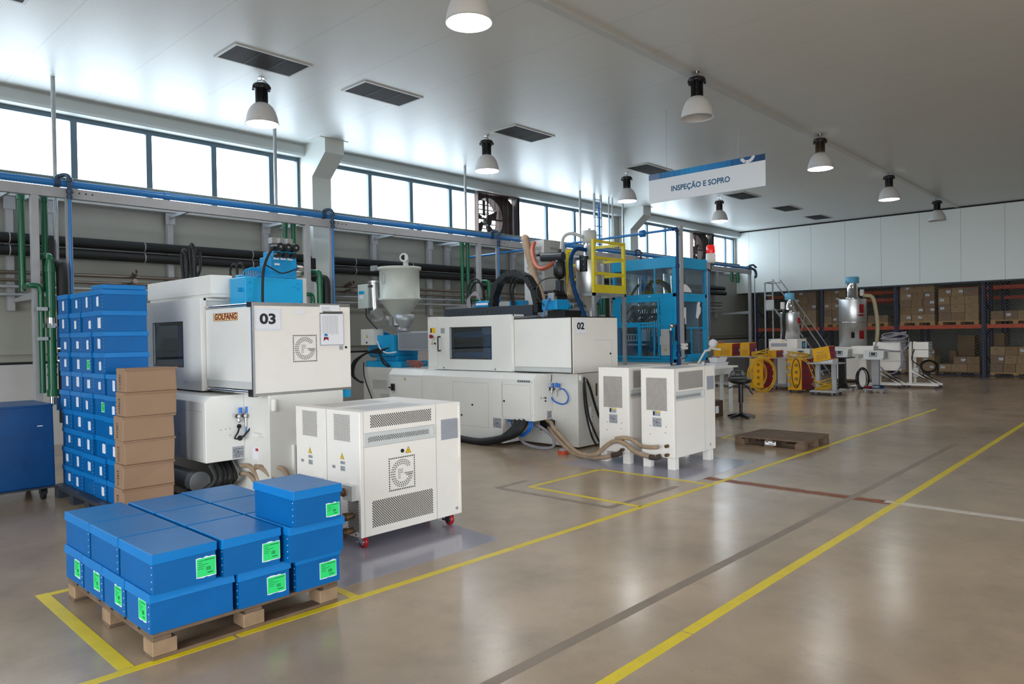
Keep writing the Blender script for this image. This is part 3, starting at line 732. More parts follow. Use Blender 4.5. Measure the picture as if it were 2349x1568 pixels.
lid_box('lidded_box', 'single blue lidded box on top of the pallet load, green label', 'box', (2.215, 3.86, zb+2*hb+.002), .335, .5, hb, [('y', .225, .025, .09, .075, 'green')], G1, seed=60)

# tall stack of the same boxes beside machine 03
G2 = 'blue lidded boxes in the tall stack'
m_t = thing('plastic_pallet', 'dark plastic pallet under the tall blue stack and the cartons', 'pallet', (2.32, 6.95, 0))
MB().box(2.33, 6.96, .10, 2.86, 9.12, .138).obj('deck', 'darkgrey', m_t)
for i in range(2):
    for k_ in range(5):
        MB().box(2.335+i*.4, 6.965+k_*.5, 0.001, 2.45+i*.4, 7.1+k_*.5, .0995).obj('foot', 'darkgrey', m_t)
sx0 = 2.415; hz = .2065; yc = [(8.77, .36), (8.405, .35), (8.055, .345), (7.705, .345), (7.362, .34)]
cn = ['end column by the cart', 'second column from the cart', 'middle column', 'column before the last', 'short column by the cartons']
ln = ['bottom', 'second', 'third', 'fourth', 'fifth', 'sixth', 'seventh', 'eighth', 'ninth', 'top']
for c in range(5):
    for l in range(10):
        if c == 4 and l > 5: continue
        rr = random.Random(c*31+l)
        if c == 4 and l > 5: break
        lab = [('x', .17+rr.uniform(-.05, .04), .045+rr.uniform(-.012, .012), .07+rr.uniform(-.02, .01), .085+rr.uniform(-.02, .01), 'white')]
        if (c, l) in ((2, 6), (3, 4)): lab = [('x', .2, .04, .08, .085, 'green')]
        if (c, l) in ((2, 0), (3, 3)): lab = []
        d = 'green' if (c, l) in ((2, 6), (3, 4)) else 'no' if not lab else 'white'
        lid_box('lidded_box', 'blue box with %s label in tall stack, %s, %s layer' % (d, cn[c], ln[l]), 'box',
                (sx0+rr.uniform(-.012, .012), yc[c][0]+rr.uniform(-.004, .002), .139+l*hz), .42 if c == 3 else .41, yc[c][1]-.008, hz-.001, lab, G2, seed=100+c*10+l, lid=.05)
t = thing('loose_lid', 'loose blue lid lying on top of the tall stack', 'lid', (2.43, 7.7, .139+10*hz))
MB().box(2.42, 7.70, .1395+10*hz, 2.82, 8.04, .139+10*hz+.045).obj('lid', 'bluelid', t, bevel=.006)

# cartons
def carton(label, loc, dx, dy, dz, rz, seed):
    t = thing('cardboard_carton', label, 'carton', loc, 'brown cartons stacked in front of the tall blue stack'); x0, y0, z0 = loc; rr = random.Random(seed)
    m = MB(); j = lambda: rr.uniform(-.008, .008)
    m.hexa([(x0+j(), y0+j(), z0), (x0+dx+j(), y0+j(), z0), (x0+dx, y0+dy, z0), (x0, y0+dy, z0), (x0+j(), y0+j(), z0+dz), (x0+dx+j(), y0+j(), z0+dz), (x0+dx, y0+dy, z0+dz), (x0, y0+dy, z0+dz)])
    m.obj('body', 'card', t, bevel=.006)
    m = MB(); F = FYm(x0, y0, z0)
    m.hexa([(x0-.006, y0-.004, z0+dz-.022), (x0+dx+.008, y0-.005, z0+dz-.02), (x0+dx+.01, y0-.012, z0+dz-.001), (x0-.01, y0-.012, z0+dz-.001), (x0-.006, y0+.0, z0+dz-.02), (x0+dx+.006, y0+.0, z0+dz-.02), (x0+dx+.006, y0+.02, z0+dz), (x0-.006, y0+.02, z0+dz)])
    m.obj('top_flap', 'card', t, bevel=.002)
    m = MB(); F = FXm(x0-.009, y0+dy, z0)
    for i in range(7):
        v = dz*.12+i*dz*.095; m.fbox(F, dy*.42+rr.uniform(-.004, .004), v, dy*.42+.012+rr.uniform(0, .008), v+dz*.055, 0, .001)
    m.obj('print', 'ink', t)
    return t
px = [2.325, 2.335, 2.345, 2.335, 2.36, 2.37]; dxs = [.44, .44, .445, .455, .45, .45]
for i in range(6):
    carton('brown carton, %s from the bottom of the carton column' % ['lowest', 'second', 'third', 'fourth', 'fifth', 'topmost, sixth'][i], (px[i], 6.985+.006*(i % 3), .139+i*.2178), dxs[i], .235, .217, 0, i)

# blue bin cart at the left edge
t = thing('bin_cart', 'dark blue steel bin cart on castors beside the tall blue stack', 'cart', (1.2, 8.95, 0))
m = MB(); x0, x1, y0, y1, z0, z1 = 1.0, 2.31, 8.96, 9.75, .15, 1.02
m.hexa([(x0, y0, z0), (x1, y0, z0), (x1, y1, z0), (x0, y1, z0), (x0, y0, z1), (x1-.01, y0, z1), (x1-.01, y1, z1), (x0, y1, z1)])
m.obj('body', 'cart', t, bevel=.012)
m = MB().box(x0-.01, y0-.006, z1-.012, x1-.004, y1+.006, z1+.012); m.obj('lid', 'cart', t, bevel=.004)
MB().box(x0, y0-.012, z0-.02, x1+.005, y1, z0).obj('base_frame', 'darkgrey', t)
m = MB(); F = FYm(0, y0, 0); m.fbox(F, x1-.16, .80, x1-.11, .808, 0, .003); m.obj('scratch_mark', 'paper', t)
MB().hexa([(1.72, 9.25, z1+.013), (1.86, 9.27, z1+.013), (1.85, 9.33, z1+.013), (1.73, 9.32, z1+.013), (1.73, 9.25, z1+.02), (1.85, 9.28, z1+.02), (1.84, 9.32, z1+.02), (1.74, 9.31, z1+.02)]).obj('scrap', 'card2', t)
for x, y in ((x1-.1, y0+.1), (x0+.1, y0+.1), (x1-.1, y1-.1), (x0+.1, y1-.1)):
    m = MB(); m.cyl((x-.015, y, .06), (x+.025, y, .06), .059, n=20); c = m.obj('castor', 'rubber', t)
    m = MB().box(x-.03, y-.03, .06, x-.02, y+.03, .129); m.box(x+.03, y-.03, .06, x+.04, y+.03, .129); m.box(x-.03, y-.03, .12, x+.04, y+.03, .129); m.obj('fork', 'darkgrey', c)
# ---------------------------------------------------------------- chillers
def g_emblem(m, F, u0, v0, s, dot=.0108, d=.0012):
    """square border of dots, a ring of dots in the form of a G and a small F of dots"""
    n = 15
    sq = lambda u, v, k=1.0: m.fquad(F, u-dot*k/2, v-dot*k/2, u+dot*k/2, v+dot*k/2, d)
    for i in range(n):
        q = s*i/(n-1)
        sq(u0+q, v0); sq(u0+q, v0+s)
        if 0 < i < n-1: sq(u0, v0+q); sq(u0+s, v0+q)
    cu, cv = u0+s/2, v0+s/2
    for r, k in ((.42, 34), (.36, 30), (.30, 24)):
        for i in range(k):
            a = 2*PI*i/k
            if -.08 < a < .62: continue
            sq(cu+r*s*math.cos(a), cv+r*s*math.sin(a), .85)
    for i in range(6): sq(cu+s*(.12+.06*i), cv-s*.02, .85)
    for i in range(4): sq(cu+s*(.18+.06*i), cv-s*.08, .85)
    for j in range(6):
        for i in range(4):
            if i > 1 and j in (0, 1, 2): continue
            sq(cu-s*.14+s*.05*i, cv-s*.15+s*.055*j, .6)

def chiller(label, x0, y0, z0, castor=True, group=None):
    W, D, Hh = 1.085 if castor else 1.05, .472, 1.0 if castor else 1.1
    t = thing('chiller', label, 'chiller', (x0, y0, 0), group)
    z1 = z0+Hh
    MB().box(x0, y0, z0, x0+W, y0+D, z1).obj('body', 'cream', t, bevel=.006)
    FY = FYm(x0, y0, z0); FX = FXm(x0, y0+D, z0); FT = FZ(x0, y0, z1)
    # front: seams, recessed band, louvre, service panel
    m = MB(); dv = .79 if castor else .765
    m.fbox(FY, dv, .0, dv+.004, Hh, 0, .0012)
    m.fbox(FY, .035, 0, .038, Hh, 0, .0012)
    if castor:
        m.fbox(FY, .04, .715, dv, .719, 0, .0012); m.fbox(FY, .04, .826, dv, .829, 0, .0012)
    else: m.fbox(FY, .06, .70, dv-.02, .703, 0, .0012); m.fbox(FY, .06, .81, dv-.02, .813, 0, .0012)
    m.obj('panel_seam', 'grey', t)
    m = MB(); b0, b1 = (.722, .825) if castor else (.705, .808)
    m.fbox(FY, .045, b0, dv-.02, b1, 0, .0012); m.fbox(FY, dv-.045, b0+.01, dv-.022, b1-.01, .0012, .012)
    m.obj('handle_band', 'ltgrey', t)
    m = MB()
    if castor:
        m.fholes(FY, .11, .872, .735, .962, .0215, .0152); m.fholes(FY, .085, .76, .705, .79, .0215, .0152)
        m.fholes(FY, .115, .07, .74, .272, .0215, .0152)
        g_emblem(m, FY, .285, .33, .262)
    else:
        m.fholes(FY, .12, .838, .72, 1.052, .017, .0118); m.fholes(FY, .05, .73, .655, .762, .017, .0118)
    m.obj('grille', 'dark', t)
    m = MB(); l0, l1, h0, h1 = (.85, 1.045, .68, .86) if castor else (.82, 1.015, .79, .968)
    m.fbox(FY, l0, h0, l1, h1, 0, .002)
    for i in range(15):
        v = h0+.006+(h1-h0-.01)*i/15; m.fbox(FY, l0, v, l1, v+.0065, .002, .008)
    m.obj('louvre', 'plate', t)
    m = MB(); m.fdisc(FY, .42 if castor else .9, .645 if castor else .07, .016, 0, .008)
    m.obj('lock', 'black' if castor else 'plate', t)
    if castor:
        m = MB(); warning_sign(m, FY, .485, .64, .055); m.obj('warning_sign', ['warn', 'ink'], t)
        m = MB(); m.fdisc(FY, 1.02, .055, .014, 0, .008); m.obj('knob', 'plate', t)
        m = MB(); m.fbox(FY, 1.06, .50, 1.075, .965, 0, .006); m.fbox(FY, 1.06, .03, 1.075, .36, 0, .006); m.obj('hinge_strip', 'cream', t)
    # narrow side
    m = MB(); u0 = D-.36 if castor else .085
    if castor: m.fholes(FX, .118, .76, .338, .965, .0205, .0118)
    else: m.fholes(FX, .085, .585, .37, .98, .0225, .0112, diamond=False)
    m.obj('side_grille', 'dark', t)
    if castor:
        m = MB(); m.fholes(FX, .30, .05, .44, .30, .0215, .0152); m.obj('low_grille', 'dark', t)
    m = MB()
    if castor:
        warning_sign(m, FX, .225, .625, .05); m.obj('side_warning_sign', ['warn', 'ink'], t)
        for i_, q in enumerate(((.2, .565, .065, .025), (.2, .51, .065, .04), (.08, .52, .045, .025))): data_plate(FX, *q, t, 4+i_)
        for v in (.36, .165, .045):
            m = MB(); m.cyl(FX.p(.33+.02*(v < .3), v, 0), FX.p(.33+.02*(v < .3), v, .09), .026, n=12); m.cyl(FX.p(.33+.02*(v < .3), v, .05), FX.p(.33+.02*(v < .3), v, .075), .034, n=12); m.obj('pipe_fitting', 'bronze', t)
        m = MB()
        for u, v in ((.40, .18), (.385, .16), (.4, .02), (.39, .04)): m.fdisc(FX, u, v, .007, 0, .003, 8)
        m.obj('screw', 'ink', t)
        m = MB(); m.fbox(FX, .31, .30, .44, .42, 0, .06); m.obj('fitting_cover', 'stainless', t)
    else:
        data_plate(FX, .165, .375, .13, .115, t, 8)
        m = MB(); m.fbox(FX, .17, .51, .28, .575, 0, .0015); m.use(1).fbox(FX, .175, .52, .2, .565, .0015, .002); m.use(2).fbox(FX, .225, .555, .275, .572, .0015, .002)
        m.obj('data_plate', ['plate', 'ink', 'warn'], t)
        m = MB()
        for u, v in ((.13, .28), (.35, .31), (.13, .385), (.36, .385), (.385, .14), (.40, .05)): m.fdisc(FX, u, v, .006, 0, .002, 8)
        m.obj('screw', 'ink', t)
        for v in (.15, .04): MB().cyl(FX.p(.38, v, 0), FX.p(.38, v, .05), .022, n=12).obj('pipe_fitting', 'bronze', t)
    # top
    m = MB()
    m.fholes(FT, .12, .07, .72, D-.07, .024, .013, d=.001); m.obj('top_grille', 'plate', t)
    if castor:
        for cx, cy in ((.07, .07), (W-.09, .07), (.07, D-.07), (W-.09, D-.07)):
            a, c = x0+cx, y0+cy
            w_ = MB().lathe((a-.016, c, .048), [(.018, 0), (.047, .002), (.0475, .03), (.018, .032)], 24, (1, 0, 0)).obj('castor', 'redwheel', t)
            m = MB(); m.lathe((a-.018, c, .048), [(.0, 0), (.03, .0), (.03, .036), (0, .036)], 20, (1, 0, 0))
            m.prism([(c-.022, .048), (c+.03, .048), (c+.04, .098), (c-.03, .098)], 0, a-.026, a-.02); m.prism([(c-.022, .048), (c+.03, .048), (c+.04, .098), (c-.03, .098)], 0, a+.02, a+.026)
            m.box(a-.035, c-.04, .094, a+.035, c+.045, z0-.001); m.box(a-.012, c+.03, .03, a+.012, c+.09, .045)
            m.obj('castor_fork', 'chrome' if cx < .2 else 'darkgrey', w_)
    else:
        for cx, cy in ((.04, .05), (W-.13, .05), (.04, D-.07), (W-.13, D-.07)):
            a, c = x0+cx-.04, y0+cy-.05
            MB().box(a, c, .001, a+.1, c+.1, z0-.001).obj('leg', 'cream', t, bevel=.003)
    return t
ch = chiller('white castor chiller with a dotted G emblem on its front, beside the blue box pallet', 3.338, 4.80, .10)
ch2 = copy_thing(ch, (3.338, 5.285, 0), 'white castor chiller standing behind the one with the G emblem in view')
cl = chiller('white chiller on square legs, the right of the pair, with a full side in view', 7.80, 4.62, .14, False)
cl2 = copy_thing(cl, (7.80, 5.28, 0), 'white chiller on square legs, the left of the pair, nearer machine 02')

# ---------------------------------------------------------------- injection moulding machines
def frl_unit(t, F, u, v, s=1.0):
    """air filter-regulator set: F looks at the mounting face"""
    m = MB()
    m.fbox(F, u-.09*s, v-.015*s, u+.1*s, v+.025*s, .03, .075); m.fbox(F, u-.03*s, v-.03*s, u+.03*s, v+.03*s, 0, .04)
    m.cyl(F.p(u-.05*s, v+.01, .055), F.p(u-.05*s, v-.06*s, .055), .014*s); m.cyl(F.p(u+.03*s, v, .055), F.p(u+.03*s, v-.12*s, .055), .018*s, .012*s)
    o = m.obj('air_regulator', 'alu', t)
    m = MB()
    for k_, hh in ((-.03, .06), (.045, .065), (.085, .055)): m.cyl(F.p(u+k_*s, v+.025*s, .055), F.p(u+k_*s, v+(.025+hh)*s, .055), .019*s, n=10)
    m.obj('knob', 'hoseblue', o)
    m = MB()
    for k_ in (-.075, -.005): m.cyl(F.p(u+k_*s, v, .07), F.p(u+k_*s, v, .105), .022*s, n=14)
    m.obj('gauge', 'black', o)
    m = MB()
    for k_ in (-.075, -.005): m.cyl(F.p(u+k_*s, v, .105), F.p(u+k_*s, v, .107), .017*s, n=14)
    m.obj('gauge_dial', 'paper', o)

def open_front(m, x0, x1, y0, y1, z0, z1, t=.02):
    """a shell open towards -X"""
    m.box(x1-t, y0, z0, x1, y1, z0+.22); m.box(x1-t, y0, z1-.1, x1, y1, z1); m.box(x0, y0, z0, x1-t, y0+t, z1); m.box(x0, y1-t, z0, x1-t, y1, z1); m.box(x0, y0+t, z0, x1-t, y1-t, z0+t)

def cover_door(t, x, ya, yb, za, zb, wy0, wy1, wz0, wz1, xback):
    """door leaf with a tinted window: leaf front face at x"""
    m = MB(); th = .035
    m.box(x, ya, za, x+th, wy0, zb); m.box(x, wy1, za, x+th, yb, zb); m.box(x, wy0, za, x+th, wy1, wz0); m.box(x, wy0, wz1, x+th, wy1, zb)
    # returns
    m.box(x+th, ya, zb-.03, xback, yb, zb); m.box(x+th, ya, za, x+th+.03, ya+.02, zb)
    d = m.obj('door', 'white', t, bevel=.004)
    MB().box(x+.012, wy0-.004, wz0-.004, x+.018, wy1+.004, wz1+.004).obj('door_window', 'tint', d)
    m = MB(); F = FXm(x, wy1, wz0); m.fframe(F, -.012, -.012, wy1-wy0+.012, wz1-wz0+.012, .012, .0, .003); m.obj('window_gasket', 'black', d)
    return d

def sheet_plate(t, F, u, v, w_, h, txt, size):
    m = MB(); m.fbox(F, u, v, u+w_, v+h, .0002, .002); p = m.obj('number_sheet', 'paper', t)
    m = MB(); m.fframe(F, u-.004, v-.004, u+w_+.004, v+h+.004, .012, .002, .0028); m.obj('sleeve', 'label', p)
    lettering(txt, F, u+w_/2, v+h*.5, size, 'ink', p, name='number', bold=.005, d=.0024, squash=1.28)
    return p

# ---- machine 03
t = thing('injection_moulding_machine', 'white and blue injection moulding machine with the 03 sheet and brass badge', 'machine', (3.9, 8.9, 0), 'injection moulding machines')
x0, x1, yf = 3.335, 4.43, 6.5
FX = FXm(x0, 0, 0); FY = FYm(x0, yf, 0)
fx = lambda y: -y   # u on FX for a world y
MB().box(3.48, 6.49, .03, 4.32, 9.6, 1.145).obj('base', 'offwhite', t, bevel=.006)
m = MB()  # low side cabinet, sloped top edge
m.prism([(3.08, .49), (3.479, .49), (3.479, 1.14), (3.15, 1.14), (3.08, 1.08)], 1, 6.99, 9.3)
cab = m.obj('side_cabinet', 'white', t, bevel=.005)
m = MB(); F = FXm(3.08, 0, 0); m.fframe(F, -7.58, .51, -7.06, .99, .003, 0, .001); m.fdisc(F, -7.55, .75, .012, 0, .006); m.fdisc(F, -7.03, .5, .005, 0, .002, 8); m.fdisc(F, -7.03, 1.05, .005, 0, .002, 8); m.obj('panel_line', 'grey', cab)
F = FYm(3.08, 6.99, 0)
m = MB()
for u, v in ((.151, .80), (.2, .805), (.245, .805), (.245, .74)): m.fdisc(F, u, v, .006, 0, .004, 8)
for u, v, r in ((.338, .872, .014), (.338, .82, .022), (.345, .70, .026)): m.use(1).fdisc(F, u, v, r, 0, .012, 14)
m.obj('cable_gland', ['plate', 'black'], cab)
data_plate(F, .266, .5, .122, .12, cab, 1)
frl_unit(cab, F, .36, .93, .95)
MB().tube([F.p(.338, .82, .012), F.p(.30, .77, .06), F.p(.27, .71, .05), F.p(.33, .72, .09), F.p(.42, .82, .1), F.p(.47, .92, .06), F.p(.44, .945, .05)], .009).obj('air_hose', 'rubber', cab)
MB().tube([F.p(.345, .70, .012), F.p(.375, .73, .05), F.p(.39, .82, .05), F.p(.388, .9, .05)], .007).obj('air_hose', 'pipeblue', cab)
# front of the base: handle hole, flange, sticker
F = FYm(3.48, 6.49, 0)
m = MB(); m.fbox(F, .015, .99, .06, 1.11, 0, .05); m.obj('lifting_lug', 'white', t, bevel=.015)
m = MB(); m.fbox(F, .235, .2, .26, .645, 0, .04); m.fbox(F, .26, .2, .5, .645, 0, .02)
for i in range(5): m.use(1).fdisc(F, .285, .23+.09*i, .009, .02, .024, 8)
m.use(1).fbox(F, .256, .2, .26, .64, .021, .04)
m.obj('service_plate', ['offwhite', 'ink'], t)
m = MB(); F2 = FXm(3.48, 6.49, 0); m.fbox(F2, -.34, .50, -.22, .62, 0, .002); m.use(1).fbox(F2, -.28, .585, -.225, .612, .002, .0025); m.obj('safety_sticker', ['paper', 'redwheel'], t)
m = MB(); m.fbox(F2, -.25, .74, -.12, .77, 0, .05); m.obj('bracket', 'white', t)
# clamp cover: white side sheet, lower channel, front box
MB().box(x0+.012, 6.515, 1.28, x1, 7.53, 2.006).obj('side_sheet', 'white', t)
MB().box(x0+.02, 6.515, 1.205, x1-.02, 7.53, 1.279).obj('lower_channel', 'ltgrey', t)
MB().box(x0+.0, 6.502, 1.17, x1, 6.53, 2.012).obj('end_panel', 'cream', t, bevel=.003)
m = MB(); m.fbox(FY, 0, 2.012, x1-x0, 2.045, -.04, .0); m.fbox(FY, 0, 1.145, x1-x0, 1.17, -.04, .0); m.fbox(FY, -.004, 1.145, .012, 2.045, -.03, .006)
m.obj('edge_trim', 'alu', t, bevel=.002)
for a_, z_, r_ in ((.02, 2.03, .014), (.05, 1.99, .01), (.02, 1.18, .016)): MB().cyl((x0+a_, 6.54, z_), (x0+a_, 7.55, z_), r_).obj('slide_rod', 'chrome', t)
for a_, b_ in ((2.0, 2.05), (1.14, 1.21)): MB().box(x0-.008, 6.508, a_, x0+.05, 6.60, b_).obj('rod_holder', 'black', t, bevel=.003)
m = MB(); m.fbox(FX, -7.34, 1.881, -6.818, 1.958, -.012, -.009)
bd = m.obj('name_plate', 'brass', t)
m = MB(); m.fframe(FX, -7.34, 1.881, -6.818, 1.958, .004, -.009, -.006); m.obj('plate_rim', 'brown', bd)
lettering('GOLFANG', FX, -7.079, 1.919, .082, 'brown', bd, bold=.003, d=-.008, squash=1.25, shear=.12)
sheet_plate(t, FY, .03, 1.782, .257, .197, '03', .135)
m = MB(); m.fbox(FY, .46, 1.935, .55, 1.978, 0.0002, .0015); m.obj('small_label', 'paper', t)
m = MB(); g_emblem(m, FY, .425, 1.462, .258, .0105); m.obj('emblem_holes', 'dark', t)
m = MB(); m.fdisc(FY, 1.035, 1.59, .013, 0, .006); m.obj('lock', 'black', t)
m = MB(); m.fbox(FY, .955, 1.565, 1.0, 1.61, 0, .0015); m.obj('small_plate', 'plate', t)
# door with window
d3 = cover_door(t, 3.30, 7.55, 9.05, 1.157, 2.133, 8.005, 8.812, 1.41, 1.885, 3.62)
m = MB(); m.cyl((3.293, 7.945, 1.228), (3.31, 7.945, 1.228), .018); m.obj('door_bolt', 'chrome', d3)
m = MB(); open_front(m, 3.345, 4.43, 7.56, 9.05, 1.16, 2.10); m.obj('mould_space', 'ltgrey', t)
MB().box(3.42, 7.65, 1.2, 4.2, 8.43, 2.0).obj('platen', 'cyan', t)  # blue block stands in for the box stack's reflection in the door window
MB().box(3.36, 7.9, 1.86, 3.40, 8.8, 1.885).obj('inner_rail', 'darkgrey', t)
MB().box(3.6, 8.45, 1.3, 4.1, 8.85, 1.9).obj('mould', 'card', t, bevel=.01)
# top duct, blue tank block, valve block
MB().box(3.35, 7.40, 2.17, 3.58, 9.1, 2.365).obj('top_duct', 'white', t, bevel=.004)
MB().box(3.36, 7.40, 2.135, 3.6, 9.05, 2.169).obj('top_tray', 'offwhite', t)
m = MB(); m.box(3.53, 7.02, 2.02, 4.19, 7.36, 2.33); m.box(3.60, 7.30, 2.05, 4.19, 7.375, 2.37); m.box(3.62, 6.9, 2.02, 3.75, 7.02, 2.06)
tk = m.obj('oil_block', 'cyan', t, bevel=.008)
m = MB()
F = FYm(0, 7.02, 0)
for u, v in ((3.58, 2.27), (3.58, 2.2), (3.57, 2.1), (4.13, 2.28), (4.13, 2.22), (4.16, 2.08), (4.08, 2.24)): m.fdisc(F, u, v, .013, 0, .006, 10)
m.cyl((3.49, 7.1, 2.2), (3.53, 7.1, 2.2), .02); m.obj('oil_bolt', 'cyan2', tk)
MB().box(4.2, 7.2, 2.06, 4.34, 7.5, 2.36).obj('rear_box', 'offwhite', t, bevel=.004)
MB().box(4.33, 6.56, 1.06, 4.46, 6.7, 1.14).obj('corner_box', 'cyan', t)
m = MB(); m.box(3.84, 7.06, 2.335, 4.14, 7.3, 2.56); m.box(3.87, 7.06, 2.55, 4.13, 7.28, 2.62); m.cyl((4.13, 7.18, 2.46), (4.2, 7.18, 2.46), .03); m.cyl((4.13, 7.18, 2.41), (4.18, 7.18, 2.41), .03)
for i in range(9): m.tube([(3.6+.03*i, 7.2, 2.36), (3.64+.02*i, 7.2, 2.42+.01*(i % 3)), (3.84, 7.18, 2.40+.013*i)], .008, 6)
vb = m.obj('valve_block', 'cyan2', t, bevel=.004)
m = MB()
for u in (3.9, 3.99, 4.08):
    m.cyl((u, 7.10, 2.665), (u, 6.96, 2.655), .042, n=14); m.cyl((u, 7.06, 2.575), (u, 6.99, 2.575), .03, n=12)
m.obj('solenoid', 'black', vb)
m = MB()
for u in (3.9, 3.99, 4.08): m.box(u-.03, 7.08, 2.705, u+.03, 7.16, 2.765); m.cyl((u, 6.96, 2.655), (u, 6.952, 2.655), .012, n=10)
m.cyl((4.2, 7.18, 2.46), (4.27, 7.18, 2.46), .04); m.cyl((4.18, 7.18, 2.41), (4.24, 7.18, 2.41), .032)
m.obj('solenoid_plug', 'alu', vb)
m = MB()
F = FYm(0, 7.06, 0)
for u in (3.9, 3.98, 4.06): m.fbox(F, u-.03, 2.53, u+.035, 2.55, 0, .002)
m.fbox(F, 3.88, 2.47, 3.94, 2.49, 0, .002); m.obj('tag', 'label', vb)
m = MB(); m.tube([(3.96, 7.05, 2.70), (3.82, 7.0, 2.62), (3.7, 6.93, 2.45), (3.66, 6.9, 2.3), (3.63, 6.86, 2.0)], .014); m.tube([(3.71, 6.95, 2.46), (3.78, 6.96, 2.43), (3.92, 6.98, 2.38), (4.06, 6.98, 2.42), (4.19, 7.1, 2.46)], .007)
m.obj('control_cable', 'rubber', t)
# looped hoses on the top duct
hz_ = MB()
for y, hh, dx_ in ((8.42, .36, 0), (8.30, .42, .04)):
    hz_.tube([(3.5+dx_, y, 2.36), (3.5+dx_, y+.04, 2.36+hh*.7), (3.5+dx_, y-.01, 2.36+hh), (3.5+dx_, y-.08, 2.36+hh*.7), (3.5+dx_, y-.08, 2.36)], .022)
hz_.tube([(3.55, 8.22, 2.37), (3.55, 8.1, 2.5), (3.6, 8.22, 2.68)], .016)
hz_.obj('hydraulic_hose', 'rubber', t)
m = MB()
for y in (7.7, 7.55): m.tube([(3.75, y+.08, 2.34), (3.75, y+.09, 2.47), (3.75, y, 2.52), (3.75, y-.07, 2.46), (3.75, y-.06, 2.34)], .012)
m.obj('hydraulic_hose', 'rubber', t)
# bed and barrel behind
MB().box(3.4, 9.61, .03, 4.4, 11.9, 1.10).obj('bed', 'offwhite', t, bevel=.006)
m = MB(); m.box(3.6, 10.4, 1.101, 4.2, 11.6, 1.3); m.cyl((3.9, 9.1, 1.58), (3.9, 11.6, 1.58), .13); m.obj('injection_unit', 'cyan', t)
# hoses below the cabinet
m = MB()
for i in range(5):
    m.tube([(3.12+.07*i, 7.0+.05*i, .47), (3.15+.05*i, 6.95, .32), (3.0+.1*i, 7.05+.05*i, .18), (2.95+.15*i, 7.3, .08), (2.9+.2*i, 7.9, .06)], .028+.006*(i % 2))
m.obj('black_hose', 'rubber', t)
m = MB(); m.cyl((3.15, 7.3, .26), (3.15, 8.6, .26), .1, n=20); m.obj('motor_drum', 'grey', t)
m = MB().lathe((3.15, 7.298, .26), [(.1, -.005), (.106, 0), (.1, .005)], 20, (0, 1, 0)); m.obj('drum_rim', 'label', t)
m = MB()
for a, bb in ((3.46, .30), (3.45, .22)): m.tube([(a-.02, 7.0, bb+.12), (a+.0, 6.85, bb+.12), (a+.04, 6.72, bb), (a+.1, 6.62, bb-.1), (a+.14, 6.40, .08)], .022)
m.tube([(3.47, 6.85, .40), (3.50, 6.62, .45), (3.6, 6.46, .42), (3.68, 6.44, .25), (3.7, 6.42, .1)], .022)
m.tube([(3.46, 6.75, .44), (3.47, 6.6, .42), (3.52, 6.47, .30), (3.55, 6.42, .1)], .02)
m.obj('insulated_hose', 'tan', t)

# ---- machine 02
t = thing('injection_moulding_machine', 'white injection moulding machine with the 02 sheet and hopper dryer', 'machine', (8.75, 9.0, 0), 'injection moulding machines')
x0, x1 = 8.20, 9.33
FX = FXm(x0, 0, 0); FY = FYm(x0, 6.5, 0)
MB().box(8.335, 6.52, .03, 9.2, 9.6, 1.105).obj('base', 'offwhite', t, bevel=.006)
m = MB()
m.prism([(7.89, .42), (8.334, .42), (8.334, 1.105), (7.97, 1.105), (7.89, 1.03)], 1, 6.995, 7.62)
m.prism([(7.89, .045), (8.334, .045), (8.334, 1.11), (7.97, 1.11), (7.89, 1.03)], 1, 7.62, 9.485)
cab = m.obj('side_cabinet', 'white', t, bevel=.005)
F = FXm(7.89, 0, 0)
m = MB(); m.fframe(F, -7.632, .448, -7.05, .945, .003, 0, .001); m.fframe(F, -8.734, .258, -7.92, .948, .003, 0, .001); m.fbox(F, -7.622, .05, -7.618, 1.0, 0, .001)
m.obj('panel_line', 'grey', cab)
m = MB(); m.fdisc(F, -8.278, .597, .016, 0, .008); m.fdisc(F, -7.582, .691, .016, 0, .008); m.fdisc(F, -8.53, .42, .016, 0, .008)
for v in (.5, .985): m.fdisc(F, -7.02, v, .006, 0, .002, 8)
m.obj('lock', 'black', cab)
data_plate(F, -7.825, .272, .177, .153, cab, 2)
m = MB(); m.fbox(F, -7.31, .982, -7.045, 1.02, 0, .0015)
for i in range(6): m.use(1).fbox(F, -7.29+.042*i, .992, -7.27+.042*i, 1.010, .0015, .002)
m.obj('safety_strip', ['plate', 'ink'], cab)
F = FYm(7.89, 6.995, 0)
data_plate(F, .305, .432, .105, .114, cab, 3)
m = MB()
for u, v, r in ((.174, .75, .008), (.235, .75, .008), (.27, .745, .014), (.27, .70, .014)): m.fdisc(F, u, v, r, 0, .008, 10)
m.obj('cable_gland', 'ink', cab)
m = MB()
m.prism([(7.89, .045), (8.36, .045), (8.36, 1.12), (7.97, 1.12), (7.89, 1.025)], 1, 9.49, 10.415)
ec = m.obj('electric_cabinet', 'white', t, bevel=.006)
F = FXm(7.89, 0, 0)
m = MB(); m.fframe(F, -10.39, .1, -9.51, 1.0, .003, 0, .001); m.obj('panel_line', 'grey', ec)
m = MB(); warning_sign(m, F, -9.961, .95, .055); m.obj('warning_sign', ['warn', 'ink'], ec)
m = MB(); m.fbox(F, -10.33, .74, -10.25, .86, 0, .03); m.fbox(F, -10.36, .78, -10.27, .805, .03, .06); m.obj('main_switch', 'black', ec)
MB().box(8.36, 9.61, .03, 9.2, 11.85, 1.105).obj('bed', 'offwhite', t, bevel=.006)
m = MB(); F = FXm(8.36, 0, 0); m.fholes(F, -11.54, .70, -11.1, .86, .03, .018); m.fholes(F, -11.3, .45, -11.0, .60, .03, .018); m.obj('vent_holes', 'grey', t)
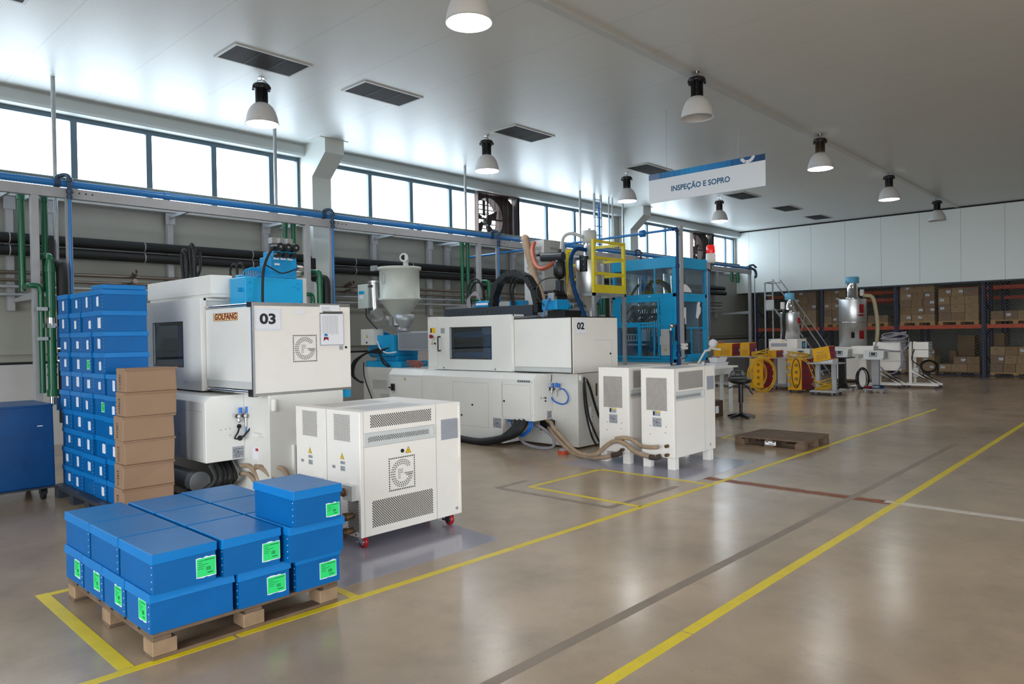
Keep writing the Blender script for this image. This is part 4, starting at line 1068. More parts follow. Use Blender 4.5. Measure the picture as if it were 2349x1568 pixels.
# cover
MB().box(x0+.012, 6.515, 1.2, x1, 7.65, 1.925).obj('side_sheet', 'white', t)
m = MB(); m.box(x0, 6.512, 1.115, x0+.03, 7.65, 1.125); m.box(x0, 6.512, 1.125, x0+.012, 6.522, 1.93); m.box(x0+.005, 6.53, 1.925, x1, 7.65, 1.94); m.obj('edge_seal', 'black', t)
MB().box(x0+.03, 6.53, 1.126, x1-.02, 7.78, 1.199).obj('lower_channel', 'ltgrey', t)
ep = MB().box(x0+.012, 6.498, 1.115, x1-.01, 6.53, 1.922).obj('end_panel', 'cream', t, bevel=.003)
m = MB(); m.fbox(FY, .50, 1.585, .965, 1.588, 0.002, .003); m.fbox(FY, .965, 1.15, .968, 1.585, .002, .003); m.fbox(FY, .5, 1.148, .965, 1.151, .002, .003); m.obj('panel_line', 'grey', ep)
m = MB(); m.fdisc(FY, .925, 1.377, .015, .002, .01); m.obj('lock', 'black', ep)
sheet_plate(t, Face(FY.p(0, 0, .002), FY.R, FY.U), .062, 1.695, .265, .203, '02', .135)
m = MB(); m.fbox(FY, .56, 1.875, .62, 1.89, .002, .003); m.obj('small_label', 'label', ep)
d2 = cover_door(t, 8.16, 7.66, 9.385, 1.12, 2.005, 8.11, 9.07, 1.313, 1.817, 8.45)
F = FXm(8.16, 0, 0)
m = MB(); m.tube([F.p(-9.325, 1.67, 0), F.p(-9.325, 1.675, .05), F.p(-9.325, 1.64, .055), F.p(-9.325, 1.47, .055), F.p(-9.325, 1.437, .05), F.p(-9.325, 1.44, 0)], .012, 8); m.obj('handle', 'black', d2)
m = MB()
for y in (9.24, 8.02): m.cyl((8.15, y, 1.15), (8.165, y, 1.15), .016)
m.obj('door_bolt', 'chrome', d2)
m = MB(); m.fbox(F, -9.31, 1.73, -9.21, 1.82, .0002, .0015); m.obj('safety_sticker', 'plate', d2)
cp = MB().box(8.165, 9.39, 1.118, 8.5, 9.655, 2.015).obj('control_column', 'white', t, bevel=.004)
F = FXm(8.165, 0, 0)
m = MB(); m.fbox(F, -9.59, 1.74, -9.455, 1.83, .0002, .0015); m.use(1).fbox(F, -9.585, 1.745, -9.55, 1.82, .0015, .002); m.obj('safety_sticker', ['warn', 'ink'], cp)
m = MB(); m.cyl(F.p(-9.53, 1.681, 0), F.p(-9.53, 1.681, .03), .022); m.cyl(F.p(-9.53, 1.681, .03), F.p(-9.53, 1.681, .05), .034); m.obj('emergency_button', 'red', cp)
m = MB(); warning_sign(m, F, -9.545, 1.56, .05); m.obj('warning_sign', ['warn', 'ink'], cp)
m = MB(); m.fdisc(F, -9.46, 1.56, .016, 0, .02); m.obj('push_button', 'black', cp)
m = MB(); m.fbox(F, -9.655, 1.985, -9.39, 1.988, 0, .001); m.fbox(F, -9.655, 1.155, -9.39, 1.158, 0, .001); m.obj('panel_line', 'grey', cp)
m = MB(); open_front(m, 8.2, 9.33, 7.67, 9.38, 1.16, 1.98); m.obj('mould_space', 'grey', t)
m = MB(); m.box(8.32, 7.9, 1.2, 9.1, 8.35, 1.95); m.cyl((8.5, 8.2, 1.7), (8.5, 9.3, 1.7), .05); m.cyl((8.5, 8.2, 1.35), (8.5, 9.3, 1.35), .05); m.obj('platen', 'cyan', t)
MB().box(8.36, 8.36, 1.3, 9.0, 8.5, 1.8).obj('mould', 'steelgrey', t, bevel=.01)
MB().box(8.30, 8.2, 1.7, 8.31, 8.45, 1.82).obj('inner_label', 'label', t)
MB().box(8.5, 9.0, 1.25, 9.0, 9.35, 1.95).obj('fixed_platen', 'darkgrey', t, bevel=.01)
# rail and drag chain
m = MB(); m.box(8.47, 7.5, 1.985, 8.6, 9.55, 2.155); m.obj('chain_tray', 'darkgrey', t, bevel=.004)
m = MB(); F = FXm(8.469, 0, 0)
for i in range(12): m.fbox(F, -9.3+.1*i, 2.05, -9.285+.1*i, 2.09, 0, .001)
m.obj('tray_slot', 'dark', t)
arch = [(8.55, 8.42, 2.16), (8.55, 8.40, 2.33), (8.55, 8.28, 2.55), (8.55, 8.08, 2.67), (8.55, 7.86, 2.68), (8.55, 7.65, 2.58), (8.55, 7.5, 2.38), (8.55, 7.44, 2.16), (8.55, 7.43, 1.99)]
pts = []
for i in range(len(arch)-1):
    a, b_ = Vector(arch[i]), Vector(arch[i+1])
    for j in range(4): pts.append(a.lerp(b_, j/4))
m = MB()
for i in range(len(pts)-1):
    a, b_ = pts[i], pts[i+1]; d = (b_-a).normalized(); n = Vector((0, -d.z, d.y)); q = (b_-a).length*.47; c = (a+b_)/2
    for hx, h in ((.075, .045),):
        P = [c+Vector((sx_, 0, 0))+d*sd*q+n*sn for sn in (-h, h) for sx_, sd in ((-hx, -1), (hx, -1), (hx, 1), (-hx, 1))]
        m.hexa(P)
    m.add([a+Vector((-.065, 0, 0))+n*.035, a+Vector((.065, 0, 0))+n*.035, a+Vector((.065, 0, 0))-n*.035, a+Vector((-.065, 0, 0))-n*.035], [(0, 1, 2, 3)])
m.obj('drag_chain', 'black', t)
m = MB(); m.tube([(8.7, 8.1, 2.17), (8.7, 8.12, 2.4), (8.68, 8.0, 2.58), (8.68, 7.8, 2.55), (8.7, 7.62, 2.32), (8.7, 7.55, 2.15)], .02); m.tube([(8.72, 8.15, 2.17), (8.72, 8.2, 2.45), (8.7, 8.1, 2.62)], .018)
m.tube([(8.55, 9.0, 2.17), (8.55, 9.05, 2.42), (8.55, 8.95, 2.62), (8.55, 8.78, 2.62), (8.55, 8.68, 2.45), (8.55, 8.66, 2.28)], .016); m.tube([(8.6, 9.02, 2.17), (8.6, 9.02, 2.45), (8.6, 8.9, 2.58), (8.6, 8.76, 2.56), (8.6, 8.7, 2.4), (8.6, 8.68, 2.28)], .016)
m.obj('hydraulic_hose', 'rubber', t)
m = MB()
for i in range(4): m.tube([(8.5, 8.98-.02*i, 2.15), (8.5, 9.0-.02*i, 2.28+.012*i), (8.5, 8.9-.02*i, 2.36+.015*i), (8.5, 8.75, 2.35+.015*i), (8.52, 8.70, 2.25)], .013)
m.obj('grey_hose', 'greyhose', t)
m = MB(); m.box(8.5, 8.5, 2.157, 8.75, 8.82, 2.22); m.box(8.5, 8.45, 2.22, 8.72, 8.78, 2.26); m.obj('manifold', 'cyan2', t, bevel=.008); MB().box(8.8, 8.0, 2.15, 8.95, 8.3, 2.25).obj('manifold', 'cyan2', t, bevel=.008)
MB().box(8.49, 8.5, 2.19, 8.499, 8.78, 2.225).obj('manifold_tag', 'label', t)
m = MB()
for k_, (c_, z) in enumerate((('red', 2.42), ('greenlabel', 2.36), ('warn', 2.30))):
    MB().cyl((8.9, 9.0, z), (8.9, 9.0, z+.055), .02).obj('signal_light', c_, t)
MB().box(8.95, 7.55, 2.0, 9.1, 8.9, 2.25).obj('top_duct', 'offwhite', t, bevel=.004)
# clamp valve block
m = MB(); m.box(8.52, 7.05, 2.06, 8.82, 7.35, 2.22); m.cyl((8.8, 7.2, 2.15), (9.0, 7.2, 2.13), .06); vb = m.obj('valve_block', 'cyan2', t, bevel=.01)
m = MB()
for i in range(4): m.cyl((8.55+.07*i, 7.1, 2.34), (8.55+.07*i, 7.3, 2.34), .03); m.cyl((8.55+.07*i, 7.06, 2.29), (8.55+.07*i, 7.2, 2.29), .028)
m.box(8.55, 7.06, 2.23, 8.8, 7.3, 2.28); m.cyl((9.0, 7.2, 2.13), (9.06, 7.2, 2.13), .03)
m.tube([(8.5, 7.25, 2.1), (8.4, 7.35, 2.3), (8.45, 7.3, 2.5), (8.65, 7.2, 2.56), (8.8, 7.15, 2.48), (8.8, 7.15, 2.36)], .008)
m.obj('solenoid', 'black', vb)
m = MB(); m.box(8.5, 7.08, 2.20, 8.58, 7.2, 2.32); m.cyl((9.06, 7.2, 2.13), (9.1, 7.2, 2.13), .035); m.obj('connector', 'alu', vb)
MB().box(8.6, 6.95, 1.942, 9.0, 7.3, 2.05).obj('valve_base', 'black', t)
m = MB()
for i in range(3): m.tube([(8.5, 7.2-.02*i, 2.25), (8.44-.01*i, 7.2, 2.1), (8.4, 7.22, 1.95)], .009)
m.obj('air_hose', 'pipeblue', t)
# injection unit and hopper
cx, cy = 8.75, 11.16
m = MB(); m.box(8.42, 10.75, 1.106, 9.08, 11.85, 1.22); m.box(8.5, 10.95, 1.22, 9.0, 11.6, 1.32); m.box(8.45, 11.0, 1.32, 9.05, 11.65, 1.72); m.cyl((8.75, 11.65, 1.6), (8.75, 12.0, 1.6), .18); m.cyl((8.75, 11.6, 1.4), (8.75, 12.05, 1.4), .13)
inj = m.obj('injection_unit', 'cyan', t, bevel=.01)
m = MB(); m.box(8.53, 9.66, 1.42, 8.97, 10.98, 1.78); m.obj('barrel_cover', 'plate', t, bevel=.02)
m = MB(); F = FXm(8.53, 0, 0); m.fholes(F, -10.92, 1.46, -9.7, 1.74, .03, .016, d=0.001); m.obj('barrel_grille', 'darkgrey', t)
sb = MB().box(8.35, 11.5, 1.53, 8.6, 11.9, 1.84).obj('switch_box', 'offwhite', t, bevel=.006)
F = FXm(8.35, 0, 0); m = MB(); warning_sign(m, F, -11.7, 1.7, .06); m.obj('warning_sign', ['warn', 'ink'], sb)
m = MB(); m.fdisc(F, -11.7, 1.58, .018, 0, .01); m.obj('lock', 'black', sb)
m = MB(); m.lathe((cx, cy, 0), [(0.0, 3.02), (.42, 3.02), (.42, 2.97), (.385, 2.96), (.385, 2.43), (.41, 2.42), (.41, 2.39), (.385, 2.38), (.17, 2.1), (.12, 2.05), (.12, 1.9), (.15, 1.88)], 32)
hp = m.obj('hopper', mat('hopper_grey_paint', '#C4C9C2', 0.4, var=.03), t)
m = MB(); m.tube([(cx, cy-.2, 3.0), (cx, cy-.2, 3.12), (cx-.02, cy-.23, 3.17), (cx-.12, cy-.3, 3.18)], .05, 14); m.cyl((cx-.12, cy-.3, 3.18), (cx-.135, cy-.31, 3.18), .085, n=20); m.obj('outlet_elbow', 'ltgrey', hp)
m = MB(); m.cyl((cx-.138, cy-.312, 3.18), (cx-.137, cy-.311, 3.18), .05, n=18); m.obj('outlet_hole', 'dark', hp)
m = MB(); m.tube([(8.36, cy+.03, 2.72), (8.36, cy+.03, 2.88), (8.36, cy-.05, 2.88), (8.36, cy-.05, 2.72)], .006, 6, closed=True); m.box(8.36, cy+.25, 2.96, 8.42, cy+.4, 3.06); m.obj('clamp', 'steelgrey', hp)
m = MB(); m.cyl((8.42, 11.52, 2.05), (8.42, 11.55, 2.74), .085, n=18); m.cyl((8.42, 11.55, 2.74), (8.42, 11.55, 2.77), .11, n=18); m.cyl((8.42, 11.4, 2.12), (8.42, 11.52, 2.1), .12, n=16); m.obj('blower_pipe', 'alu', t)
m = MB()
for z in (2.64, 2.2):
    for i in range(4): m.box(8.333, 11.47+.04*i, z, 8.338, 11.49+.04*i, z+.05)
m.obj('pipe_marking', 'ink', t)
hb_ = MB().box(8.38, 11.68, 2.25, 8.62, 12.02, 2.72).obj('dryer_control_box', mat('dryer_box_paint', '#BFC9C3', .45), t, bevel=.006)
F = FXm(8.38, 0, 0); m = MB(); m.fbox(F, -11.98, 2.53, -11.8, 2.59, 0, .003); m.use(1).fbox(F, -11.97, 2.44, -11.83, 2.51, 0, .002); m.obj('display', ['cyan', 'label'], hb_)
m = MB(); m.tube([(8.45, 11.85, 2.25), (8.42, 11.8, 2.1), (8.4, 11.6, 1.95), (8.42, 11.45, 1.84)], .012); m.tube([(8.45, 11.68, 2.55), (8.4, 11.6, 2.5), (8.38, 11.58, 2.2), (8.4, 11.56, 2.1)], .014); m.obj('cable', 'rubber', t)
m = MB(); m.box(8.5, 11.05, 1.87, 8.9, 11.6, 1.9); m.cyl((cx, cy, 1.72), (cx, cy, 1.9), .1); m.box(8.55, 11.25, 1.9, 8.62, 11.35, 2.08); m.obj('hopper_slide', 'alu', t)
m = MB(); m.lathe((8.6, 10.84, 0), [(.175, 2.1), (.18, 2.1), (.175, 1.98), (.08, 1.84), (.08, 1.8)], 24); m.cyl((8.6, 10.84, 1.80), (8.6, 10.84, 1.84), .12); m.obj('feed_cup', 'steelgrey', t)
m = MB(); m.box(8.5, 10.6, 1.79, 8.7, 11.3, 1.80); m.obj('feed_slide', 'alu', t)
m = MB()
for i in range(4): m.tube([(8.45, 11.4, 1.38+.03*i), (8.35, 11.7, 1.38), (8.3, 12.0+.03*i, 1.2), (8.3, 12.1+.02*i, .95), (8.35, 11.98, .82), (8.4, 11.9, .8)], .02)
m.tube([(8.4, 11.2, 1.45), (8.34, 11.25, 1.35), (8.35, 11.2, 1.2), (8.4, 11.1, 1.12)], .018); m.tube([(8.42, 11.1, 1.48), (8.32, 11.3, 1.4), (8.34, 11.15, 1.25), (8.4, 11.05, 1.12)], .014)
m.tube([(8.3, 11.75, 1.2), (8.28, 11.7, .9), (8.3, 11.5, .5)], .012)
m.obj('hydraulic_hose', 'rubber', t)
m = MB(); m.tube([(8.45, 11.5, 1.6), (8.38, 11.3, 1.45), (8.38, 11.1, 1.38), (8.4, 10.85, 1.4)], .015); m.obj('cable_sleeve', 'label', t)
m = MB()
for i in range(5): m.tube([(8.4, 10.55-.08*i, 1.15), (8.38, 10.5-.08*i, 1.25), (8.4, 10.4-.08*i, 1.18), (8.38, 10.45-.07*i, 1.12), (8.4, 10.3-.07*i, 1.22)], .009, 6)
m.obj('coiled_air_line', 'copper', t)
m = MB(); m.cyl((8.6, 11.75, 1.11), (8.6, 11.75, 1.22), .06); m.box(8.5, 11.8, 1.11, 8.56, 11.88, 1.2); m.obj('oil_cup', 'ltgrey', t)
# service side
F = FXm(8.335, 0, 0)
frl_unit(t, F, -6.92, .875, 1.0)
MB().tube([F.p(-6.8, .88, .05), F.p(-6.72, .87, .07), F.p(-6.645, .78, .07), F.p(-6.68, .69, .06), F.p(-6.78, .655, .06), F.p(-6.93, .69, .05), F.p(-7.0, .745, .03)], .011).obj('air_hose', 'hoseblue', t)
MB().tube([F.p(-7.0, 1.08, .02), F.p(-7.0, 1.0, .03), F.p(-7.01, .93, .05)], .01).obj('air_hose', 'rubber', t)
F = FYm(8.335, 6.52, 0)
m = MB(); m.fbox(F, .03, 1.0, .11, 1.085, 0, .03); m.cyl(F.p(.12, 1.0, 0), F.p(.12, 1.0, .05), .025); m.obj('lifting_lug', 'white', t, bevel=.012)
m = MB(); m.tube([F.p(.1, 1.05, .04), F.p(.06, .85, .06), F.p(.10, .55, .06), F.p(.2, .2, .08), F.p(.28, .03, .12)], .014); m.tube([F.p(.1, 1.05, .04), F.p(.075, .85, .08), F.p(.14, .5, .08), F.p(.25, .25, .1), F.p(.36, .03, .14)], .014)
m.tube([F.p(.15, 1.02, .04), F.p(.22, .9, .05), F.p(.33, .65, .05), F.p(.42, .48, .05), F.p(.5, .36, .05)], .018); m.obj('power_cable', 'rubber', t)
m = MB(); m.fbox(F, .265, .225, .29, .60, 0, .04); m.fbox(F, .29, .225, .6, .60, 0, .02)
for i in range(4): m.use(1).fdisc(F, .315, .25+.1*i, .009, .02, .024, 8)
m.obj('service_plate', ['offwhite', 'ink'], t)
m = MB(); m.fbox(F, .43, .755, .465, .94, 0, .006); m.obj('level_gauge', 'bronze', t)
m = MB(); m.box(8.15, 6.96, .26, 8.335, 7.1, .40); m.obj('hose_connector_block', 'black', t)
m = MB(); m.tube([(8.2, 7.0, .40), (8.05, 6.8, .40), (7.9, 6.62, .35), (7.8, 6.35, .22), (7.72, 6.1, .10), (7.7, 5.9, .07), (7.68, 5.72, .10), (7.7, 5.56, .23), (7.7, 5.42, .30), (7.72, 5.28, .27), (7.7, 5.15, .20), (7.68, 4.95, .16), (7.69, 4.85, .15), (7.69, 4.80, .16)], .030)
m.tube([(8.2, 6.98, .30), (8.0, 6.75, .30), (7.88, 6.6, .26), (7.78, 6.35, .15), (7.72, 6.1, .06), (7.7, 5.85, .05), (7.70, 5.65, .06), (7.72, 5.5, .10), (7.73, 5.38, .12)], .030)
m.tube([(7.7, 5.42, .33), (7.72, 5.3, .35), (7.75, 5.2, .33), (7.72, 5.05, .27), (7.68, 4.9, .27), (7.69, 4.78, .285)], .026)
m.obj('insulated_hose', 'tan', t)
m = MB(); m.tube([(7.71, 5.48, .11), (7.70, 5.4, .13), (7.70, 5.34, .16)], .034); m.tube([(7.68, 4.9, .15), (7.69, 4.82, .15), (7.70, 4.76, .17)], .034); m.obj('hose_joint', mat('dark_wrapped_joint', '#40332C', .8, bump=.5, bscale=40), t)
m = MB(); m.tube([(8.05, 7.15, .36), (8.0, 6.95, .33), (8.0, 6.72, .2), (7.98, 6.72, .06), (7.95, 6.95, .035), (7.9, 7.2, .09), (7.95, 7.35, .2)], .024); m.obj('grey_hose', 'greyhose', t)
m = MB()
for i in range(3): m.tube([(7.98, 7.4-.1*i, .45), (7.85-.02*i, 7.35-.08*i, .3), (7.8, 7.6-.1*i, .12+.03*i), (7.78, 8.0, .05), (7.82, 8.5, .05)], .055)
m.obj('black_hose', 'rubber', t)
m = MB()
for i in range(3): m.tube([(7.95, 7.15-.04*i, .44), (7.9, 7.1-.03*i, .32), (7.92, 7.25, .22-.02*i), (7.95, 7.45, .24), (8.0, 7.55, .38)], .011)
m.tube([(7.96, 7.2, .42), (7.95, 7.4, .42), (7.98, 7.6, .38)], .012); m.obj('air_hose', 'hoseblue', t)
t = thing('levelling_foot', 'orange and grey machine levelling foot on the floor by machine 02', 'machine foot', (7.92, 6.47, 0))
MB().cyl((7.92, 6.47, .001), (7.92, 6.47, .05), .078, n=24).obj('pad', mat('orange_rubber', '#C8481E', .5), t, bevel=.006)
MB().cyl((7.92, 6.47, .05), (7.92, 6.47, .072), .06, n=24).obj('cap', 'plate', t)
MB().cyl((7.92, 6.47, .072), (7.92, 6.47, .14), .008, n=8).obj('bolt', 'steelgrey', t)
# floor drop of papers on machine 03
t = thing('clipboard', 'clipboard with printed sheets hanging on the end panel of machine 03', 'clipboard', (4.2, 6.49, 1.6), None)
F = FYm(3.335, 6.5, 0)
MB().fbox(F, .725, 1.615, 1.008, 1.95, .002, .006).obj('board', 'plate', t)
m = MB(); m.fbox(F, .735, 1.622, 1.0, 1.94, .006, .012); m.fbox(F, .73, 1.94, .96, 2.03, .002, .006); p = m.obj('paper_sheet', 'paper', t)
m = MB(); rr = random.Random(3)
for i in range(16): m.fbox(F, .93-.012*i, 1.72+rr.uniform(0, .02), .933-.012*i, 1.92, .012, .0126)
for i in range(4): m.fbox(F, .75, 1.96+.014*i, .75+rr.uniform(.05, .12), 1.964+.014*i, .006, .0066)
m.obj('print', 'grey', t)
m = MB(); m.fdisc(F, .79, 1.715, .022, .012, .0128); m.use(1).fpoly(F, [(.76, 1.66), (.79, 1.68), (.825, 1.665), (.815, 1.69), (.83, 1.70), (.79, 1.695), (.765, 1.70)], .012, .013); m.use(2).fbox(F, .772, 1.705, .808, 1.712, .0128, .0134)
m.obj('print_picture', ['pipeblue', 'red', 'paper'], t)
m = MB(); m.fbox(F, .755, 1.945, .99, 1.965, .006, .018); m.obj('clip', 'chrome', t)
# ---------------------------------------------------------------- pipe rack along the side wall
t = thing('pipe_rack', 'grey steel pipe rack carrying the blue air pipe along the side wall', 'pipe rack', (10, 12.4, 0))
YRK = 12.4
m = MB(); m.box(XB+.1, 12.36, 3.86, 26.75, 12.46, 4.01)
m.obj('beam', 'rackgrey', t)
m = MB(); F = FYm(0, 12.36, 0)
for i in range(9):
    for k_ in range(4): m.fdisc(F, -1.7+4.6*i+.6+.09*k_, 3.95, .014, 0, .001, 10)
m.obj('beam_hole', 'darkgrey', t)
posts = [-6.2, -1.6, 3.0, 7.5, 12.1, 16.7, 21.3, 26.65]
for x in posts:
    MB().box(x-.05, 12.352, .001, x+.05, 12.452, 3.858).obj('post', 'rackgrey', t, bevel=.004)
    m = MB(); m.box(x+.06, 12.45, 3.90, x+.11, 13.6, 3.95); m.box(x-.262, 12.45, 3.90, x-.225, 13.6, 3.95); m.obj('top_bracket', 'steelgrey', t)
    m = MB(); m.hexa([(x-.03, 12.45, 2.33), (x+.03, 12.45, 2.33), (x+.03, 13.6, 2.33), (x-.03, 13.6, 2.33), (x-.03, 12.45, 2.44), (x+.03, 12.45, 2.44), (x+.03, 13.6, 2.38), (x-.03, 13.6, 2.38)]); m.obj('lower_bracket', 'rackgrey', t)
for x in (.9, 2.95, 3.5, 5.42, 7.3, 9.95, 11.6, 12.2, 14.6, 16.7, 19.0, 21.4, 24.0, 25.6, 26.3):
    m = MB(); m.box(x-.05, 13.58, 2.2, x+.05, 13.68, 4.0); m.box(x-.08, 13.56, 3.8, x+.08, 13.58, 4.0); m.obj('wall_strut', 'rackgrey', t)
for x in (5.42, 9.95, 14.6, 19.0):
    m = MB(); m.hexa([(x-.025, 12.45, 3.93), (x+.025, 12.45, 3.93), (x+.025, 13.6, 3.9), (x-.025, 13.6, 3.9), (x-.025, 12.45, 3.98), (x+.025, 12.45, 3.98), (x+.025, 13.6, 3.95), (x-.025, 13.6, 3.95)]); m.obj('cross_bracket', 'steelgrey', t)
m = MB(); m.tube([(XB+.1, 12.51, 4.13), (0, 12.51, 4.165), (2, 12.51, 4.16), (6, 12.51, 4.165), (10, 12.51, 4.16), (16, 12.51, 4.165), (22, 12.51, 4.16), (26, 12.51, 4.165)], .036, 8); m.obj('cable_bundle', mat('grey_green_cables', '#6F7F7C', .6), t)

t = thing('air_pipe', 'long blue compressed air pipe lying on the pipe rack', 'pipe', (10, 12.4, 4.08))
MB().cyl((XB+.1, 12.4, 4.078), (26.6, 12.4, 4.078), .055, n=16).obj('main_pipe', 'pipeblue', t)
for x in (.0, 3.43, 8.0, 12.67, 18.9, 23.2):
    m = MB(); m.tube([(x-.14, 12.4, 4.09), (x-.13, 12.40, 4.16), (x-.05, 12.36, 4.2), (x, 12.29, 4.17), (x, 12.27, 4.05), (x, 12.27, 3.9)], .032, 10)
    m.lathe((x, 12.27, 4.12), [(.045, -.03), (.05, 0), (.045, .03)], 12); m.lathe((x, 12.27, 3.95), [(.04, -.03), (.05, 0), (.04, .03)], 12); m.lathe((x, 12.27, 3.87), [(.03, -.04), (.045, 0), (.03, .04)], 12); m.cyl((x-.17, 12.4, 4.082), (x-.09, 12.4, 4.082), .068)
    m.obj('branch_fitting', mat('dark_blue_fitting', '#2F4660', .4) if x == 0 else bpy.data.materials['dark_blue_fitting'], t)
    MB().cyl((x, 12.27, 1.5), (x, 12.27, 3.86), .022, n=12).obj('drop_pipe', 'pipeblue', t)
    MB().box(x-.045, 12.315, 1.2, x+.045, 12.345, 3.855).obj('drop_support', 'rackgrey', t)
for x in (4.9, 10.3, 15.4): m = MB().cyl((x-.05, 12.4, 4.08), (x+.05, 12.4, 4.08), .066); m.obj('pipe_coupling', 'pipeblue', t)
m = MB(); m.cyl((26.5, 12.4, 4.088), (26.72, 12.4, 4.088), .075); m.tube([(26.76, 12.4, 4.08), (27.0, 12.38, 4.05), (27.1, 12.36, 3.95), (27.08, 12.34, 3.8), (27.0, 12.33, 3.75)], .05, 10); m.tube([(26.5, 12.33, 4.16), (26.75, 12.3, 4.2), (27.0, 12.3, 4.12)], .04, 10)
m.obj('end_valve', bpy.data.materials['dark_blue_fitting'], t)
MB().cyl((27.02, 12.37, .4), (27.02, 12.37, 3.8), .022, n=10).obj('drain_pipe', 'steelgrey', t)

for i, z in enumerate((3.33, 3.14)):
    t = thing('insulated_pipe', ['upper thick black insulated pipe along the side wall', 'lower thick black insulated pipe along the side wall'][i], 'pipe', (10, 13.45, z), 'insulated pipes')
    for a, c in ((XB, 8.19), (8.66, 19.89), (20.36, 26.6+.1*i)): MB().cyl((a, 13.45, z+.001*a), (c, 13.45, z+.001*c), .083, n=16).obj('insulation', 'rubber', t)
    m = MB()
    for x in (-8, -6, -4, -2, 0, 2, 4, 6, 8.4, 10, 12, 14, 16, 18, 20, 22, 24): m.cyl((x+.9, 13.45, z+.001*x), (x+.915, 13.45, z+.001*x), .086, n=16)
    m.obj('strap', 'plate', t)
for i, (z, mt, r) in enumerate(((2.80, 'tube_bronze', .03), (2.68, 'tube_bronze', .026), (2.575, 'steelgrey', .026), (2.45, 'steelgrey', .026))):
    M.setdefault('tube_bronze', mat('dull_steel_tube', '#7A7068', .35, metal=.7))
    m = MB()
    for a, c in ((XB, 8.19), (8.66, 19.89), (20.36, 26.5)): m.cyl((a, 13.5, z), (c, 13.5, z), r, n=10)
    o = m.obj('conduit', mt, base=(8, 13.5, z)); tag(o, ['topmost of four thin metal tubes along the side wall', 'second from the top of four thin wall tubes', 'third from the top of four thin wall tubes', 'lowest of four thin metal tubes along the wall'][i], 'tube', 'thin metal tubes along the wall')
for x, yy in ((4.6, 13.35), (8.95, 13.35)):
    t = thing('pipe_stub', 'short angled pipe stubs by the black pipes, %s' % ('behind the blue stack' if x < 5 else 'behind the clipboard end of machine 03'), 'pipe', (x, yy, 2.8))
    m = MB(); m.cyl((x, yy-.35, 2.86), (x+.12, yy+.1, 2.80), .045); m.cyl((x, yy-.33, 2.70), (x+.1, yy+.1, 2.68), .04); m.obj('stub', M['tube_bronze'], t)
    m = MB(); m.cyl((x+.02, yy-.352, 2.861), (x, yy-.349, 2.86), .03); m.obj('bore', 'dark', t)

# vertical water pipes at the posts
def water_drop(x, label, full=True):
    t = thing('water_pipe', label, 'pipe', (x, 12.55, 1), 'green water pipes at the rack posts')
    for dx_, y in (((-.12, 12.6), (.175, 12.58)) if x < 4 else ((-.33, 12.62), (-.165, 12.6))):
        MB().cyl((x+dx_, y, 2.45 if full else 1.3), (x+dx_, y, 3.97), .045, n=14).obj('riser', 'green', t)
        MB().cyl((x+dx_, y, 3.80), (x+dx_, y, 3.9), .056, n=14).obj('socket', 'green', t)
    if full:
        g, g2, k_ = x+.13, x+.03, x+.29
        m = MB(); m.tube([(x+.0, 12.58, 2.95), (x+.1, 12.52, 2.97), (g, 12.36, 2.97), (g, 12.2, 2.94), (g, 12.18, 2.83)], .046, 12); m.cyl((g, 12.18, .9), (g, 12.18, 2.85), .058, n=16); m.cyl((g, 12.18, 2.72), (g, 12.18, 2.80), .068, n=16)
        for z in (1.2, 1.32, 1.5, 1.7): m.cyl((g, 12.18, z), (g, 12.18, z+.03), .066, n=16)
        m.cyl((g, 12.18, .9), (g, 12.18, 1.0), .075, n=16); m.obj('manifold', 'green', t)
        m = MB(); m.tube([(x-.1, 12.58, 2.5), (x-.13, 12.42, 2.52), (x-.11, 12.28, 2.52), (g2-.03, 12.26, 2.51), (g2, 12.26, 2.4)], .036, 12); m.cyl((g2, 12.27, .95), (g2, 12.27, 2.42), .04, n=12); m.obj('manifold', 'green', t)
        m = MB(); m.cyl((g, 12.18, 1.95), (g, 12.18, 2.05), .062); m.box(g-.06, 12.12, 1.9, g+.06, 12.24, 1.97); m.obj('valve', 'chrome', t); MB().cyl((g, 12.18, .78), (g, 12.18, .9), .05).obj('valve', 'chrome', t)
        for z in (1.6, 1.42): MB().cyl((g+.06, 12.1, z), (g+.145, 12.05, z), .03).obj('valve', 'chrome', t)
        for q in ((g+.05, 1.62, 1.92), (g+.02, .7, .88)): MB().box(q[0], 12.06, q[1], q[0]+.045, 12.09, q[2]).obj('valve_lever', 'cart', t)
        for q in ((g-.2, g-.06, 2.15), (k_+.08, k_+.2, 2.15), (g-.2, g-.06, 1.72)): MB().box(q[0], 12.1, q[2], q[1], 12.22, q[2]+.05).obj('clamp_bracket', 'steelgrey', t)
        m = MB(); m.cyl((x+.24, 12.62, 2.95), (x+.24, 12.62, 3.25), .075, n=14); m.tube([(x+.24, 12.62, 2.95), (x+.24, 12.55, 2.86), (k_, 12.3, 2.84), (k_, 12.22, 2.78), (k_, 12.2, 2.6)], .075, 12); m.cyl((k_, 12.2, .5), (k_, 12.2, 2.65), .075, n=14); m.obj('insulated_return', 'rubber', t)
        MB().box(k_-.03, 12.118, 1.62, k_+.03, 12.124, 1.74).obj('tag', 'label', t)
        m = MB(); m.tube([(g+.13, 12.05, 1.42), (g+.21, 12.0, 1.4), (g+.22, 12.0, 1.2), (g+.22, 12.0, .8), (g+.28, 11.9, .5)], .03); m.obj('clear_hose', mat('beige_hose', '#A79E86', .35) if 'beige_hose' not in bpy.data.materials else bpy.data.materials['beige_hose'], t)
        m = MB(); m.tube([(k_, 12.2, .6), (k_+.02, 12.12, .4), (k_, 12.08, .15), (k_+.05, 12.05, .08)], .06); m.obj('black_hose', 'rubber', t)
    return t
water_drop(3.0, 'green and black water pipes at the rack post beside the tall blue stack')
